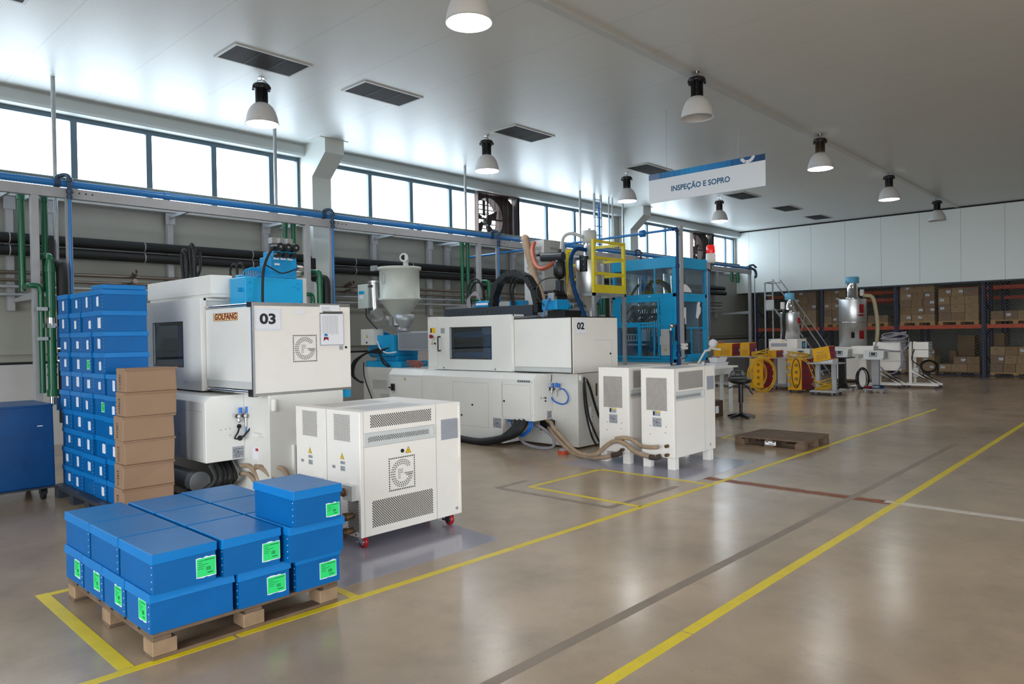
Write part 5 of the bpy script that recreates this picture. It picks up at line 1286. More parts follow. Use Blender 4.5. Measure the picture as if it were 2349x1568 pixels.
water_drop(7.5, 'green water pipes at the rack post behind the end panel of machine 03')
water_drop(12.1, 'green water pipes at the rack post behind machine 02')
water_drop(16.7, 'green water pipes at the rack post behind the yellow-railed hopper tower')
t = thing('water_pipe', 'two short green pipe stubs hanging from the far end of the rack', 'pipe', (26, 12.5, 3.5), 'green water pipes at the rack posts')
for x in (25.5, 26.0):
    m = MB(); m.cyl((x, 12.56, 3.5), (x, 12.56, 3.95), .06, n=12); m.cyl((x, 12.56, 3.62), (x, 12.56, 3.7), .075, n=12); m.obj('stub', 'green', t)

# hanger tubes from the ceiling
for x, lb_ in ((3.36, 'beside the tall blue stack'), (7.04, 'in front of the windows, left of the nearest column'), (11.99, 'left of the nearer exhaust fan'), (16.47, 'right of the nearer exhaust fan'), (18.6, 'near the farther column')):
    o = MB().cyl((x, 12.7, 2.6 if x < 4 else 3.95), (x, 12.7, ZC-.001), .032, n=12).obj('hanger_tube', 'steelgrey', base=(x, 12.7, 3)); tag(o, 'vertical galvanised hanger tube '+lb_, 'tube', 'hanger tubes')
t = thing('cable_ladder', 'vertical cable ladder with blue cable behind the hopper tower', 'cable ladder', (17.5, 12.7, 2))
for x in (17.13, 17.45): MB().box(x-.02, 12.66, 2.0, x+.02, 12.72, ZC-.001).obj('rail', 'steelgrey', t)
m = MB()
for i in range(14): m.box(17.11, 12.68, 2.2+.26*i, 17.47, 12.70, 2.225+.26*i)
m.obj('rung', 'steelgrey', t); MB().tube([(17.3, 12.65, 2.0), (17.32, 12.65, 3.5), (17.3, 12.65, 5.5)], .03, 8).obj('cable', 'pipeblue', t)
t = thing('conduit_pair', 'pair of thin vertical conduits right of the cable ladder', 'tube', (17.95, 12.7, 2))
for x in (17.87, 18.05): MB().cyl((x, 12.7, 2.0), (x, 12.7, ZC-.001), .02, n=8).obj('conduit', 'steelgrey', t)

# overhead blue line out to the post beside machine 01
t = thing('overhead_air_line', 'thin blue air line crossing from the wall to the post beside machine 01', 'pipe', (12.7, 7.5, 0))
m = MB(); m.cyl((12.7, 13.45, 3.66), (12.7, 7.42, 3.72), .026, n=12); m.obj('pipe', 'pipeblue', t)
m = MB(); m.lathe((12.7, 8.2, 3.712), [(.03, -.06), (.075, -.05), (.075, .05), (.03, .06)], 8, (0, 1, 0)); m.obj('flange', 'pipeblue', t)
m = MB(); m.tube([(12.7, 7.5, 3.72), (12.7, 7.42, 3.72), (12.7, 7.40, 3.66)], .036); m.cyl((12.7, 7.4, .97), (12.7, 7.4, 3.7), .026, n=12); m.cyl((12.7, 7.4, 1.2), (12.7, 7.4, 1.28), .05)
m.cyl((12.7, 7.4, 1.0), (12.7, 7.4, 1.15), .04); m.cyl((12.7, 7.4, 2.95), (12.7, 7.4, 3.03), .038)
for z in (1.3, 1.36, 1.42): m.lathe((12.7, 7.4, z), [(.035, -.02), (.055, 0), (.035, .02)], 10)
m.obj('drop_pipe', 'cart', t)
m = MB(); m.cyl((12.5, 7.45, .97), (12.5, 7.45, 1.72), .024, n=10); m.cyl((12.5, 7.45, 1.66), (12.5, 7.45, 1.72), .03); m.box(12.47, 7.4, 1.0, 12.72, 7.46, 1.04); m.obj('branch_pipe', 'cart', t)
m = MB(); m.cyl((12.5, 7.45, 1.72), (12.5, 7.45, 1.77), .01); m.lathe((12.5, 7.42, 1.81), [(0, -.02), (.045, -.02), (.045, .02), (0, .02)], 18, (.6, .8, 0)); m.obj('pressure_gauge', 'chrome', t)
t = thing('grey_post', 'grey square post in front of the corner of machine 01', 'post', (12.86, 7.42, 0))
MB().box(12.80, 7.38, .001, 12.90, 7.48, 3.80).obj('post', 'rackgrey', t, bevel=.004)
for z in (2.66, 3.6): MB().box(12.73, 7.40, z, 12.799, 7.44, z+.04).obj('pipe_clamp', 'steelgrey', t)
MB().box(12.74, 7.28, 1.34, 12.86, 7.379, 1.46).obj('switch_box', 'cream', t, bevel=.004)
m = MB(); m.box(12.78, 7.26, 1.395, 12.83, 7.279, 1.41); m.tube([(12.84, 7.33, 1.34), (12.84, 7.3, 1.2), (12.76, 7.36, 1.15)], .008, 6); m.obj('switch_knob', 'black', t)

# ---------------------------------------------------------------- machine 01: blue cabinet with clear panels
t = thing('blow_moulding_machine', 'blue moulding machine cabinet with clear panels and the 01 sheet', 'machine', (13.95, 8.6, 0))
x0, x1, y0, y1 = 13.3, 14.62, 7.8, 9.39
MB().box(x0+.05, y0+.05, .001, x1-.05, y1-.05, 1.05).obj('base', 'offwhite', t)
def cage(m, p):
    for x, y in ((x0, y0), (x1-.07, y0), (x0, y1-.07), (x1-.07, y1-.07)): m.box(x, y, 1.05, x+.07, y+.07, 3.03)
m = MB(); cage(m, 0); m.box(x0-.01, y0-.01, 3.03, x1+.01, y1+.01, 3.26); m.box(x0, y0, 2.42, x0+.06, y1, 2.50); m.box(x0, y0, 2.42, x1, y0+.06, 2.50); m.box(x1-.06, y0, 2.42, x1, y1, 2.5); m.box(x0, y0, 1.05, x1, y1, 1.12)
fr = m.obj('frame', 'cyan', t, bevel=.004)
F = FXm(x0, y1, 0)   # u runs from the wall side to the aisle side, 0..1.59
m = MB()
m.fbox(F, .27, 2.5, .295, 3.03, -.03, .004); m.fbox(F, 1.075, 2.5, 1.10, 3.03, -.03, .004)
m.fbox(F, .07, 1.12, .2, 2.42, -.03, .002); m.fbox(F, 1.21, 1.12, 1.52, 2.42, -.03, .002); m.fbox(F, .2, 2.36, 1.21, 2.42, -.03, .002)
m.obj('panel', 'cyan', t)
m = MB(); m.fframe(F, .18, 1.86, 1.20, 2.38, .045, 0, .02); m.obj('inspection_hatch', 'cyan', t, bevel=.003)
d1 = MB().fframe(F, .06, 1.13, .74, 1.86, .06, .02, .05).obj('sliding_door', 'cyan', t, bevel=.003)
dd = MB().fframe(F, .70, 1.13, 1.22, 1.84, .05, 0, .03).obj('sliding_door', 'cyan', t, bevel=.003)
MB().fbox(F, 1.06, 1.18, 1.09, 1.80, .005, .03).obj('door_bar', 'cyan', dd)
MB().fbox(F, .10, 1.18, .70, 1.81, .03, .035).obj('clear_pane', 'acryl', d1); MB().fbox(F, .75, 1.18, 1.17, 1.79, .01, .014).obj('clear_pane', 'acryl', dd)
m = MB(); m.fbox(F, .07, 2.5, 1.52, 3.03, -.02, -.016); m.obj('clear_pane', 'acryl', t)
m = MB(); m.fbox(F, .225, 1.905, 1.155, 2.335, .006, .01); m.obj('clear_pane', 'acryl', t)
m = MB(); m.fbox(F, .06, 2.395, 1.5, 2.40, 0, .006); m.obj('sliding_rail', 'cyan2', t)
MB().fbox(F, .93, 2.445, .98, 2.46, 0, .003).obj('small_label', 'paper', t)
G = FYm(x0, y0, 0)
m = MB(); m.fbox(G, .07, 2.5, 1.25, 3.03, -.02, -.016); m.fbox(G, .12, 1.2, 1.2, 2.38, -.02, -.016); m.obj('clear_pane', mat('glass_blue_tint', '#FFFFFF') if False else 'acryl', t)
m = MB(); m.fframe(G, .07, 1.12, 1.25, 2.42, .09, -.03, .004); m.fbox(G, .1, 1.75, 1.2, 1.78, -.02, .004); m.fbox(G, .62, 1.2, .65, 1.75, -.02, .004); m.obj('side_door', 'cyan', t, bevel=.003)
m = MB(); m.fbox(G, .2, 1.78, .43, 2.2, -.012, -.008)
p1 = m.obj('number_sheet', 'paper', t)
lettering('01', G, .32, 1.91, .17, 'ink', p1, name='number', bold=.006, d=-.007)
m = MB(); m.fpoly(G, [(.85, 2.0), (.93, 1.96), (1.06, 2.1), (1.07, 2.2), (1.02, 2.24), (1.05, 2.34), (.98, 2.36), (.92, 2.3), (.9, 2.24)], -.012, -.010); m.fpoly(G, [(.25, 2.53), (.3, 2.66), (.4, 2.7), (.52, 2.66), (.62, 2.6), (.68, 2.53)], -.012, -.010); m.obj('white_pane_patch', 'paper', t)  # irregular white patches on the clear panes
# inside
m = MB()
for i in range(9): m.cyl((13.7, 8.45+.06*i, 1.6), (13.7, 8.45+.06*i, 2.25), .012, n=8)
m.cyl((13.8, 8.2, 1.3), (13.8, 8.2, 2.9), .035); m.cyl((13.8, 8.1, 1.3), (13.8, 8.1, 2.9), .03); m.cyl((13.75, 9.0, 1.3), (13.75, 9.0, 2.9), .03); m.cyl((13.7, 8.7, 2.5), (13.7, 8.7, 2.78), .055); m.cyl((13.75, 8.35, 2.5), (13.75, 8.35, 2.95), .05); m.cyl((13.8, 7.98, 1.2), (13.8, 7.98, 2.3), .025)
m.obj('guide_rod', 'chrome', t)
m = MB(); m.box(13.55, 8.35, 2.2, 13.9, 9.05, 2.27); m.box(13.6, 8.4, 2.05, 13.85, 8.95, 2.1); m.box(13.5, 7.95, 1.15, 14.2, 8.4, 1.45); m.box(13.8, 8.9, 1.5, 14.2, 9.2, 2.3); m.obj('carriage', 'darkgrey', t)
m = MB(); m.box(13.45, 8.75, 1.5, 13.6, 9.2, 1.66); m.box(13.45, 8.62, 1.5, 13.6, 8.8, 1.75); m.box(13.5, 8.7, 1.4, 13.6, 9.15, 1.44); vi = m.obj('valve_island', 'paper', t)
m = MB()
for i in range(5): m.box(13.44, 8.82+.07*i, 1.53, 13.449, 8.85+.07*i, 1.63)
m.obj('valve_mark', 'ink', vi)
m = MB(); m.sphere((13.7, 8.85, 1.28), .15); m.sphere((13.65, 8.6, 1.25), .1); m.sphere((13.8, 8.0, 2.75), .13); m.obj('motor', 'black', t)
m = MB()
rr = random.Random(11)
for i in range(14):
    y = 8.3+.06*i; m.tube([(13.6+rr.uniform(-.1, .2), y, 2.2+rr.uniform(0, .2)), (13.5, y+rr.uniform(-.1, .2), 2.0), (13.55+rr.uniform(-.1, .1), 9.05+rr.uniform(-.1, .1), 1.8), (13.6, 9.1, 1.5)], .012, 6)
for i in range(9):
    m.tube([(13.6, 8.75-.03*i, 2.5), (13.6+rr.uniform(-.1, .1), 8.7-.02*i, 2.65+.02*i), (13.65, 8.45, 2.82-.01*i), (13.7, 8.2+.02*i, 2.7), (13.7, 8.15, 2.5)], .014, 6)
m.tube([(13.6, 9.1, 2.5), (13.55, 8.95, 2.65), (13.6, 8.9, 2.74)], .03, 8)
m.obj('machine_hose', 'rubber', t)
MB().box(13.95, 8.55, 1.15, 14.3, 8.95, 2.0).obj('mould_block', 'grey', t)
m = MB(); m.box(x0+.07, y1-.02, 1.12, x1-.07, y1, 1.75); m.obj('rear_panel', 'cyan', t)
m = MB(); m.box(x0+.07, y1-.012, 1.75, x1-.07, y1-.008, 2.42); m.box(x0+.07, y1-.012, 2.5, x1-.07, y1-.008, 3.03); m.box(x1-.03, y0+.07, 2.5, x1-.026, y1-.07, 3.03); m.obj('clear_pane', 'acryl', t)
m = MB(); m.box(14.5, 7.95, 1.2, 14.54, 9.3, 2.4); m.obj('inner_panel', 'ltgrey', t)
# beacon
m = MB(); m.box(x1-.04, y0-.05, 3.06, x1+.1, y0+.02, 3.2); m.obj('beacon_bracket', 'grey', t)
bc = MB().lathe((x1+.17, y0-.02, 3.2), [(0, .0), (.10, .0), (.11, .05), (.105, .21), (.09, .215)], 20).obj('beacon', 'cream', t)
m = MB().lathe((x1+.17, y0-.02, 3.2), [(.09, .215), (.098, .25), (.092, .36), (.075, .40), (0, .41)], 20); m.obj('beacon_lens', 'redglass', bc)
MB().tube([(x1+.17, y0-.02, 3.2), (x1+.15, y0-.03, 3.08), (x1+.05, y0-.05, 3.02), (x1-.02, y0-.04, 3.06)], .014).obj('beacon_cable', 'rubber', bc)
# hanging black can and papers
m = MB(); m.lathe((13.05, 7.55, 1.5), [(0, .0), (.10, .0), (.115, .03), (.115, .32), (.10, .35), (0, .35)], 20); o = m.obj('filter_can', 'black', t)
m = MB()
for i in range(3): m.cyl((13.0+.05*i, 7.55, 1.33), (13.0+.05*i, 7.55, 1.5), .02)
m.obj('can_pipe', 'tan', o)
m = MB(); m.fbox(F, 1.27, 1.2, 1.50, 1.75, .02, .08); m.fbox(F, 1.25, 1.42, 1.52, 1.6, .02, .085); o = m.obj('wall_box', 'ltgrey', t, bevel=.004)
m = MB(); warning_sign(m, Face(F.p(0, 0, .08), F.R, F.U), 1.38, 1.32, .06); m.obj('warning_sign', ['warn', 'ink'], o)

# ---------------------------------------------------------------- hopper tower with yellow rails
t = thing('hopper_tower', 'steel platform with yellow guard rails around a drying hopper', 'platform', (11.7, 9.0, 0))
X0, X1, Y0, Y1, ZP = 11.23, 12.3, 8.35, 9.85, 2.47
for x, y in ((X0, Y0), (X1-.06, Y0), (X0, Y1-.06), (X1-.06, Y1-.06)): MB().box(x, y, .001, x+.06, y+.06, ZP-.06).obj('leg', 'steelgrey', t)
m = MB(); m.box(X0, Y0, ZP-.06, X1, Y0+.05, ZP); m.box(X0, Y1-.05, ZP-.06, X1, Y1, ZP); m.box(X0, Y0, ZP-.06, X0+.05, Y1, ZP); m.box(X1-.05, Y0, ZP-.06, X1, Y1, ZP); m.box(X0, 9.08, ZP-.03, X1, Y1, ZP); m.obj('platform_frame', 'steelgrey', t)
for x, y in ((X0, Y0), (X1-.06, Y0), (X1-.06, Y1-.06)): MB().box(x, y, ZP+.001, x+.06, y+.06, 3.50).obj('rail_post', 'rail', t)
m = MB()
for z in (3.44, 3.12, 2.82): m.box(X0+.06, Y0+.01, z, X1-.06, Y0+.04, z+.055)
for z in (3.44, 3.12, 2.82): m.box(X1-.05, Y0+.06, z, X1-.02, Y1-.06, z+.055)
m.box(X0+.06, Y0, ZP, X1-.06, Y0+.02, ZP+.16); m.box(X1-.02, Y0+.06, ZP, X1, Y1-.06, ZP+.16)
m.obj('guard_rail', 'rail', t)
t = thing('drying_hopper', 'stainless drying hopper with a grey loader cap on the yellow-railed platform', 'hopper', (11.62, 8.72, 2.2))
cx, cy = 11.62, 8.74
m = MB(); m.lathe((cx, cy, 0), [(0, 3.14), (.275, 3.14), (.285, 3.12), (.28, 2.50), (.26, 2.46), (.08, 2.22), (.06, 2.12)], 32); dr = m.obj('drum', 'stainless', t)
m = MB(); m.lathe((cx, cy, 0), [(.13, 3.14), (.135, 3.16), (.12, 3.17), (.12, 3.48)], 24); m.obj('loader_glass', mat('clear_loader_tube', '#C9D2D8', .08, metal=.7), t)
m = MB(); m.lathe((cx, cy, 0), [(.14, 3.48), (.15, 3.49), (.15, 3.70), (.13, 3.73), (0, 3.735)], 24); m.cyl((cx, cy, 3.73), (cx, cy, 3.78), .03); m.obj('loader_cap', 'ltgrey', t)
FH = FXm(cx-.285, cy, 0); m = MB(); m.fbox(FH, -.02, 2.9, .13, 3.2, -.08, .02); m.obj('bracket_plate', 'black', dr)
m = MB()
for v in (2.94, 3.04, 3.14):
    for u in (.03, .08): m.fdisc(FH, u, v, .012, .02, .024, 8)
m.obj('bolt', 'chrome', dr)
m = MB(); m.cyl((cx, cy, 1.95), (cx, cy, 2.12), .05); m.box(cx-.12, cy-.02, 2.05, cx+.1, cy+.02, 2.09); m.obj('outlet_valve', 'steelgrey', dr)
MB().box(cx-.05, cy-.08, 1.85, cx+.05, cy+.08, 1.95).obj('outlet_block', 'red', dr)
m = MB(); m.tube([(cx-.1, cy+.0, 3.34), (cx-.3, cy+.1, 3.35), (cx-.45, cy+.12, 3.15), (cx-.5, cy+.05, 2.7), (cx-.5, cy-.1, 2.3), (cx-.5, cy-.26, 1.95), (cx-.5, cy-.4, 1.4)], .042, 12); m.obj('blue_hose', 'cart', t)
m = MB(); m.tube([(cx-.14, cy+.05, 3.6), (cx-.25, cy+.25, 3.68), (cx-.35, cy+.38, 3.6), (cx-.4, cy+.4, 3.3)], .035, 12); m.obj('suction_hose', 'ltgrey', t)
m = MB(); m.tube([(cx-.30, cy+.14, 2.98), (cx-.37, cy+.16, 2.88), (cx-.45, cy+.13, 2.68), (cx-.6, cy+.05, 2.4)], .065, 12); m.obj('return_hose', 'tan', t)
t = thing('dryer_cabinet', 'tall grey dryer cabinet with louvres beside the drying hopper', 'dryer', (11.7, 9.9, ZP))
a0, a1, b0, b1 = 11.62, 12.32, 9.93, 10.5
MB().box(a0, b0, .001, a1, b1, 3.68).obj('body', mat('dryer_cabinet_grey', '#C3C4C6', .42), t, bevel=.006)
FA, FB = FXm(a0, b1, 0), FYm(a0, b0, 0)
m = MB()
for r_ in range(6):
    v = 2.80+.135*r_
    if r_ != 4: m.fbox(FA, .08, v, .26, v+.07, 0, .004)
    m.fbox(FA, .3, v, .5, v+.07, 0, .004)
    if r_ > 2: m.fbox(FB, .2, v, .45, v+.06, 0, .004)
m.obj('louvre', 'grey', t)
m = MB(); m.fbox(FA, .36, 3.34, .47, 3.38, 0, .006); m.obj('display', 'black', t)
t = thing('vacuum_filter', 'black vacuum pump and filter bowl between the dryer cabinet and the hopper', 'filter', (11.1, 9.3, 2.8))
m = MB(); m.cyl((11.0, 9.45, 3.22), (11.05, 8.95, 3.2), .09, n=16); m.cyl((11.05, 9.05, 3.25), (11.05, 9.05, 3.35), .04); m.obj('pump', 'darkgrey', t)
m = MB(); m.lathe((11.05, 9.05, 2.75), [(0, 0), (.08, .03), (.12, .1), (.12, .34), (.09, .38), (.06, .4), (.06, .46)], 18); m.obj('bowl', 'black', t)
m = MB(); m.box(10.99, 8.99, 2.0, 11.11, 9.11, 2.74); m.obj('stand', 'darkgrey', t)
t = thing('insulated_duct', 'tan wrapped air duct leaning down in front of the dryer cabinet', 'duct', (11.1, 9.9, 2.5))
MB().tube([(11.5, 10.37, 3.70), (11.47, 10.32, 3.73), (11.45, 10.27, 3.57), (11.42, 10.11, 3.16), (11.3, 9.93, 2.85), (11.1, 9.6, 2.5), (10.95, 9.35, 2.2)], .085, 14).obj('duct', 'tan', t)
t = thing('orange_hose', 'reddish hose hanging from the dryer cabinet to the filter', 'hose', (11.0, 9.7, 3.3))
MB().tube([(11.5, 10.1, 3.62), (11.36, 10.03, 3.45), (11.22, 9.86, 3.2), (11.08, 9.62, 3.03), (11.0, 9.4, 3.0), (11.02, 9.2, 3.08), (11.05, 9.05, 3.18)], .045, 12).obj('hose', 'copper', t)

# ---------------------------------------------------------------- work table, stool, crate, empty pallet
t = thing('work_table', 'white work table between the legged chillers and the black stool', 'table', (13.2, 7.0, 0))
MB().box(11.9, 6.98, .925, 14.4, 7.26, .96).obj('top', 'white', t, bevel=.004)
MB().box(12.0, 7.0, .80, 14.22, 7.03, .924).obj('apron', 'ltgrey', t)
for x, y in ((11.95, 7.0), (14.11, 7.0), (11.95, 7.2), (14.11, 7.2)): MB().box(x, y, .001, x+.07, y+.055, .80).obj('leg', 'ltgrey', t)
t = thing('magnifier_lamp', 'white magnifier lamp on a jointed arm standing on the work table', 'lamp', (12.85, 7.1, .96))
MB().box(12.75, 7.03, .9605, 12.95, 7.22, 1.06).obj('base', 'white', t, bevel=.006)
m = MB(); m.cyl((12.95, 7.12, 1.06), (13.25, 7.12, 1.30), .02); m.cyl((13.25, 7.12, 1.30), (13.4, 7.10, 1.31), .022); m.cyl((13.38, 7.10, 1.35), (13.75, 7.05, 1.31), .02); m.obj('arm', 'white', t)
m = MB().lathe((13.5, 7.08, 1.44), [(0, -.01), (.09, -.012), (.09, .012), (0, .01)], 20, (.6, .75, .2)); m.obj('lens_cover', 'paper', t)
MB().cyl((13.15, 7.12, .9605), (13.15, 7.12, 1.08), .035).obj('cup', 'paper', t)
t = thing('plastic_tray', 'lower white tray in the stack on the work table', 'tray', (13.7, 7.1, .96), 'white trays on the work table')
def tray(t, x, y, z, dx, dy, h):
    m = MB(); s = .03; m.hexa([(x+s, y+s, z), (x+dx-s, y+s, z), (x+dx-s, y+dy-s, z), (x+s, y+dy-s, z), (x, y, z+h), (x+dx, y, z+h), (x+dx, y+dy, z+h), (x, y+dy, z+h)])
    m.obj('tray', 'paper', t, bevel=.006)
    m = MB(); m.box(x+.02, y+.02, z+h, x+dx-.02, y+dy-.02, z+h+.001); m.obj('contents', 'ltgrey', t)
tray(t, 13.45, 7.0, .9605, .58, .24, .085)
t = thing('plastic_tray', 'upper white tray with a small orange part, on top of the lower tray', 'tray', (13.7, 7.1, 1.05), 'white trays on the work table')
tray(t, 13.55, 7.02, 1.048, .46, .2, .10); MB().hexa([(13.7, 7.08, 1.15), (13.8, 7.08, 1.15), (13.8, 7.12, 1.15), (13.7, 7.12, 1.15), (13.72, 7.08, 1.17), (13.78, 7.08, 1.17), (13.78, 7.12, 1.17), (13.72, 7.12, 1.17)]).obj('part', 'copper', t)
for i in range(3):
    o = MB().box(11.95+.02*i, 7.0, .9605+.0125*i, 12.38+.03*(i % 2), 7.24, .9725+.0125*i).obj('paper_stack', 'paper', base=(12.1, 7.1, .96+.0125*i), bevel=.002)
    tag(o, ['bottom', 'middle', 'top'][i]+' paper folder of the pile on the work table', 'papers', 'paper folders on the work table')
t = thing('stool', 'black plastic stool on a five-star base beside the work table', 'stool', (13.235, 6.44, 0))
sx_, sy_ = 13.3, 6.40
m = MB()
m.lathe((sx_, sy_, .66), [(0, 0), (.12, .0), (.2, .03), (.215, .07), (.19, .10), (.1, .085), (0, .08)], 24); m.obj('seat', 'black', t)
F = Face((sx_, sy_, 0), RT.xy.to_3d(), (0, 0, 1))
m = MB()
pr = [(-.2, .73), (-.16, .78), (-.13, .9), (-.09, .935), (.09, .935), (.13, .9), (.16, .78), (.2, .73)]
m.fpoly(F, [(-.2, .70), (.2, .70), (.16, .80), (-.16, .80)], -.2, -.12)
m.fpoly(F, [(-.16, .80), (-.055, .80), (-.055, .92), (-.1, .915), (-.13, .88)], -.2, -.15); m.fpoly(F, [(.055, .80), (.16, .80), (.13, .88), (.1, .915), (.055, .92)], -.2, -.15)
m.fpoly(F, [(-.055, .80), (.055, .80), (.055, .85), (-.055, .85)], -.2, -.15); m.fpoly(F, [(-.06, .89), (.06, .89), (.055, .925), (-.055, .925)], -.2, -.15)
m.obj('backrest', 'black', t, bevel=.01)
m = MB(); m.cyl((sx_, sy_, .06), (sx_, sy_, .35), .03); m.cyl((sx_, sy_, .3), (sx_, sy_, .66), .045); m.obj('column', 'black', t)
for i in range(5):
    a = 2*PI*i/5+.35; d = Vector((math.cos(a), math.sin(a), 0)); n = Vector((-d.y, d.x, 0))*.03; c = Vector((sx_, sy_, 0))
    MB().hexa([c+d*.02-n+Vector((0, 0, .03)), c+d*.27-n*.8+Vector((0, 0, .004)), c+d*.27+n*.8+Vector((0, 0, .004)), c+d*.02+n+Vector((0, 0, .03)), c+d*.02-n+Vector((0, 0, .10)), c+d*.27-n*.8+Vector((0, 0, .045)), c+d*.27+n*.8+Vector((0, 0, .045)), c+d*.02+n+Vector((0, 0, .10))]).obj('base_leg', 'black', t, bevel=.008)
m = MB(); m.tube([(sx_-.05, sy_, .66), (sx_+.12, sy_-.05, .62), (sx_+.22, sy_-.1, .5), (sx_+.26, sy_-.12, .44)], .012, 6); m.tube([(sx_-.02, sy_, .66), (sx_-.15, sy_+.12, .6), (sx_-.19, sy_+.15, .58)], .012, 6); m.obj('lever', 'black', t)
t = thing('wooden_crate', 'small dark wooden crate with a white notice under the work table', 'crate', (13.2, 6.85, 0))
cy_ = 6.80
m = MB(); m.box(12.95, cy_, .001, 13.35, cy_+.02, .30); m.box(12.95, cy_, .3, 13.35, cy_+.3, .32); m.box(12.95, cy_+.28, .001, 13.35, cy_+.3, .30); m.box(12.95, cy_+.02, .001, 12.97, cy_+.28, .3); m.box(13.33, cy_+.02, .001, 13.35, cy_+.28, .3); m.obj('body', mat('dark_brown_wood', '#4A3526', .7, var=.15), t)
m = MB(); m.fbox(FYm(12.95, cy_, 0), .09, .08, .22, .22, 0, .002); m.obj('notice', 'paper', t)
pt = pallet('empty weathered wooden pallet on the floor beyond the chillers', (10.08, 3.93, 0), .95, 1.02, 0, along='y', blk='wood')
F = FXm(10.079, 4.95, 0); m = MB(); m.fbox(F, .46, .05, .62, .10, 0, .002); m.use(1).fbox(F, .47, .085, .505, .098, .002, .003); m.fbox(F, .57, .085, .605, .098, .002, .003); m.fbox(F, .52, .06, .59, .068, .002, .003); m.obj('label', ['paper', 'ink'], pt)
# ---------------------------------------------------------------- hot runner controllers, stands and cable coils
def ctl(label, x, y, z, wy, wx, h, group='yellow and red controllers', tilt=0.0, handle=True, rows=1, cols=5, loc=None):
    """yellow side towards -X, red module front towards -Y; (x, y, z) is the shared lower corner"""
    t = thing('controller', label, 'controller', (x, y, z), group)
    sh = h*tilt
    m = MB(); m.hexa([(x, y+.004, z), (x+wx, y+.004, z), (x+wx, y+wy, z), (x, y+wy, z), (x+sh, y+.004, z+h), (x+wx+sh, y+.004, z+h), (x+wx+sh, y+wy, z+h), (x+sh, y+wy, z+h)])
    m.obj('housing', 'yelbox', t, bevel=.006)
    Fr = Face((x+.012, y, z), (1, 0, 0), Vector((sh, 0, h)).normalized()); Fr.N = Vector((0, -1, 0))
    m = MB(); m.fbox(Fr, .0, .012, wx-.02, h-.012, -.003, .008); fr = m.obj('front', 'red', t, bevel=.003)
    m = MB()
    for r_ in range(rows):
        hh = (h-.06)/rows
        for i in range(cols):
            u = .04+(wx-.1)*i/cols; m.fbox(Fr, u, .03+hh*r_+hh*.15, u+(wx-.1)/cols*.55, .03+hh*r_+hh*.75, .008, .012)
        m.use(1).fbox(Fr, wx-.085, .03+hh*r_+hh*.3, wx-.04, .03+hh*r_+hh*.55, .008, .014); m.use(0)
    m.obj('module_grille', [M.setdefault('module', mat('module_violet', '#5B2A4A', .5)), 'label'], fr)
    if handle:
        F = Face((x, y+wy, z), (0, -1, 0), Vector((sh, 0, h)).normalized())
        m = MB(); m.tube([F.p(wy*.32, h*.72, 0), F.p(wy*.32, h*.66, .03), F.p(wy*.62, h*.66, .03), F.p(wy*.62, h*.72, 0)], .008, 6); m.obj('handle', 'steelgrey', t)
        m = MB()
        for i in range(7): m.fbox(F, wy*.18, h*(.12+.055*i), wy*.82, h*(.135+.055*i), 0, .0015)
        m.obj('vent_slot', 'wood', t)
    return t
def bench(label, x0, x1, y0, y1, ztop, mt='rackgrey', name='trolley_table', group=None, shelf=True, legs=2, castor=True):
    t = thing(name, label, 'trolley', ((x0+x1)/2, (y0+y1)/2, 0), group)
    MB().box(x0, y0, ztop-.03, x1, y1, ztop).obj('top', mt, t, bevel=.003)
    xm = (x0+x1)/2
    for y in (y0+.12, y1-.22): MB().box(xm-.05, y, .12, xm+.05, y+.1, ztop-.031).obj('column', mt, t)
    MB().box(x0+.03, y0+.05, .08, x1-.03, y1-.05, .119).obj('foot_frame', mt, t)
    for x in (x0+.08, x1-.08):
        for y in (y0+.1, y1-.1):
            c = MB().cyl((x-.012, y, .036), (x+.012, y, .036), .035, n=12).obj('castor', 'darkgrey', t)
    return t
bench('grey trolley table carrying three yellow and red controllers, behind the work table', 20.25, 20.85, 9.25, 10.65, .93)
ctl('tilted yellow controller with an oval handle, middle of the three on the trolley table', 20.28, 10.02, .931, .47, .5, .38, tilt=.05)
ctl('yellow and red controller at the wall end of the three-controller trolley table', 20.34, 10.5, .931, .14, .4, .42, handle=False)
ctl('upright yellow and red controller at the aisle end of the three-controller trolley table', 20.28, 9.47, .931, .29, .48, .40)
bench('grey trolley table with one small yellow controller, in front of the white dryer unit', 20.2, 20.85, 8.25, 8.98, .90)
ctl('small yellow and red controller on the table in front of the white dryer unit', 20.3, 8.68, .901, .25, .5, .21, handle=False)

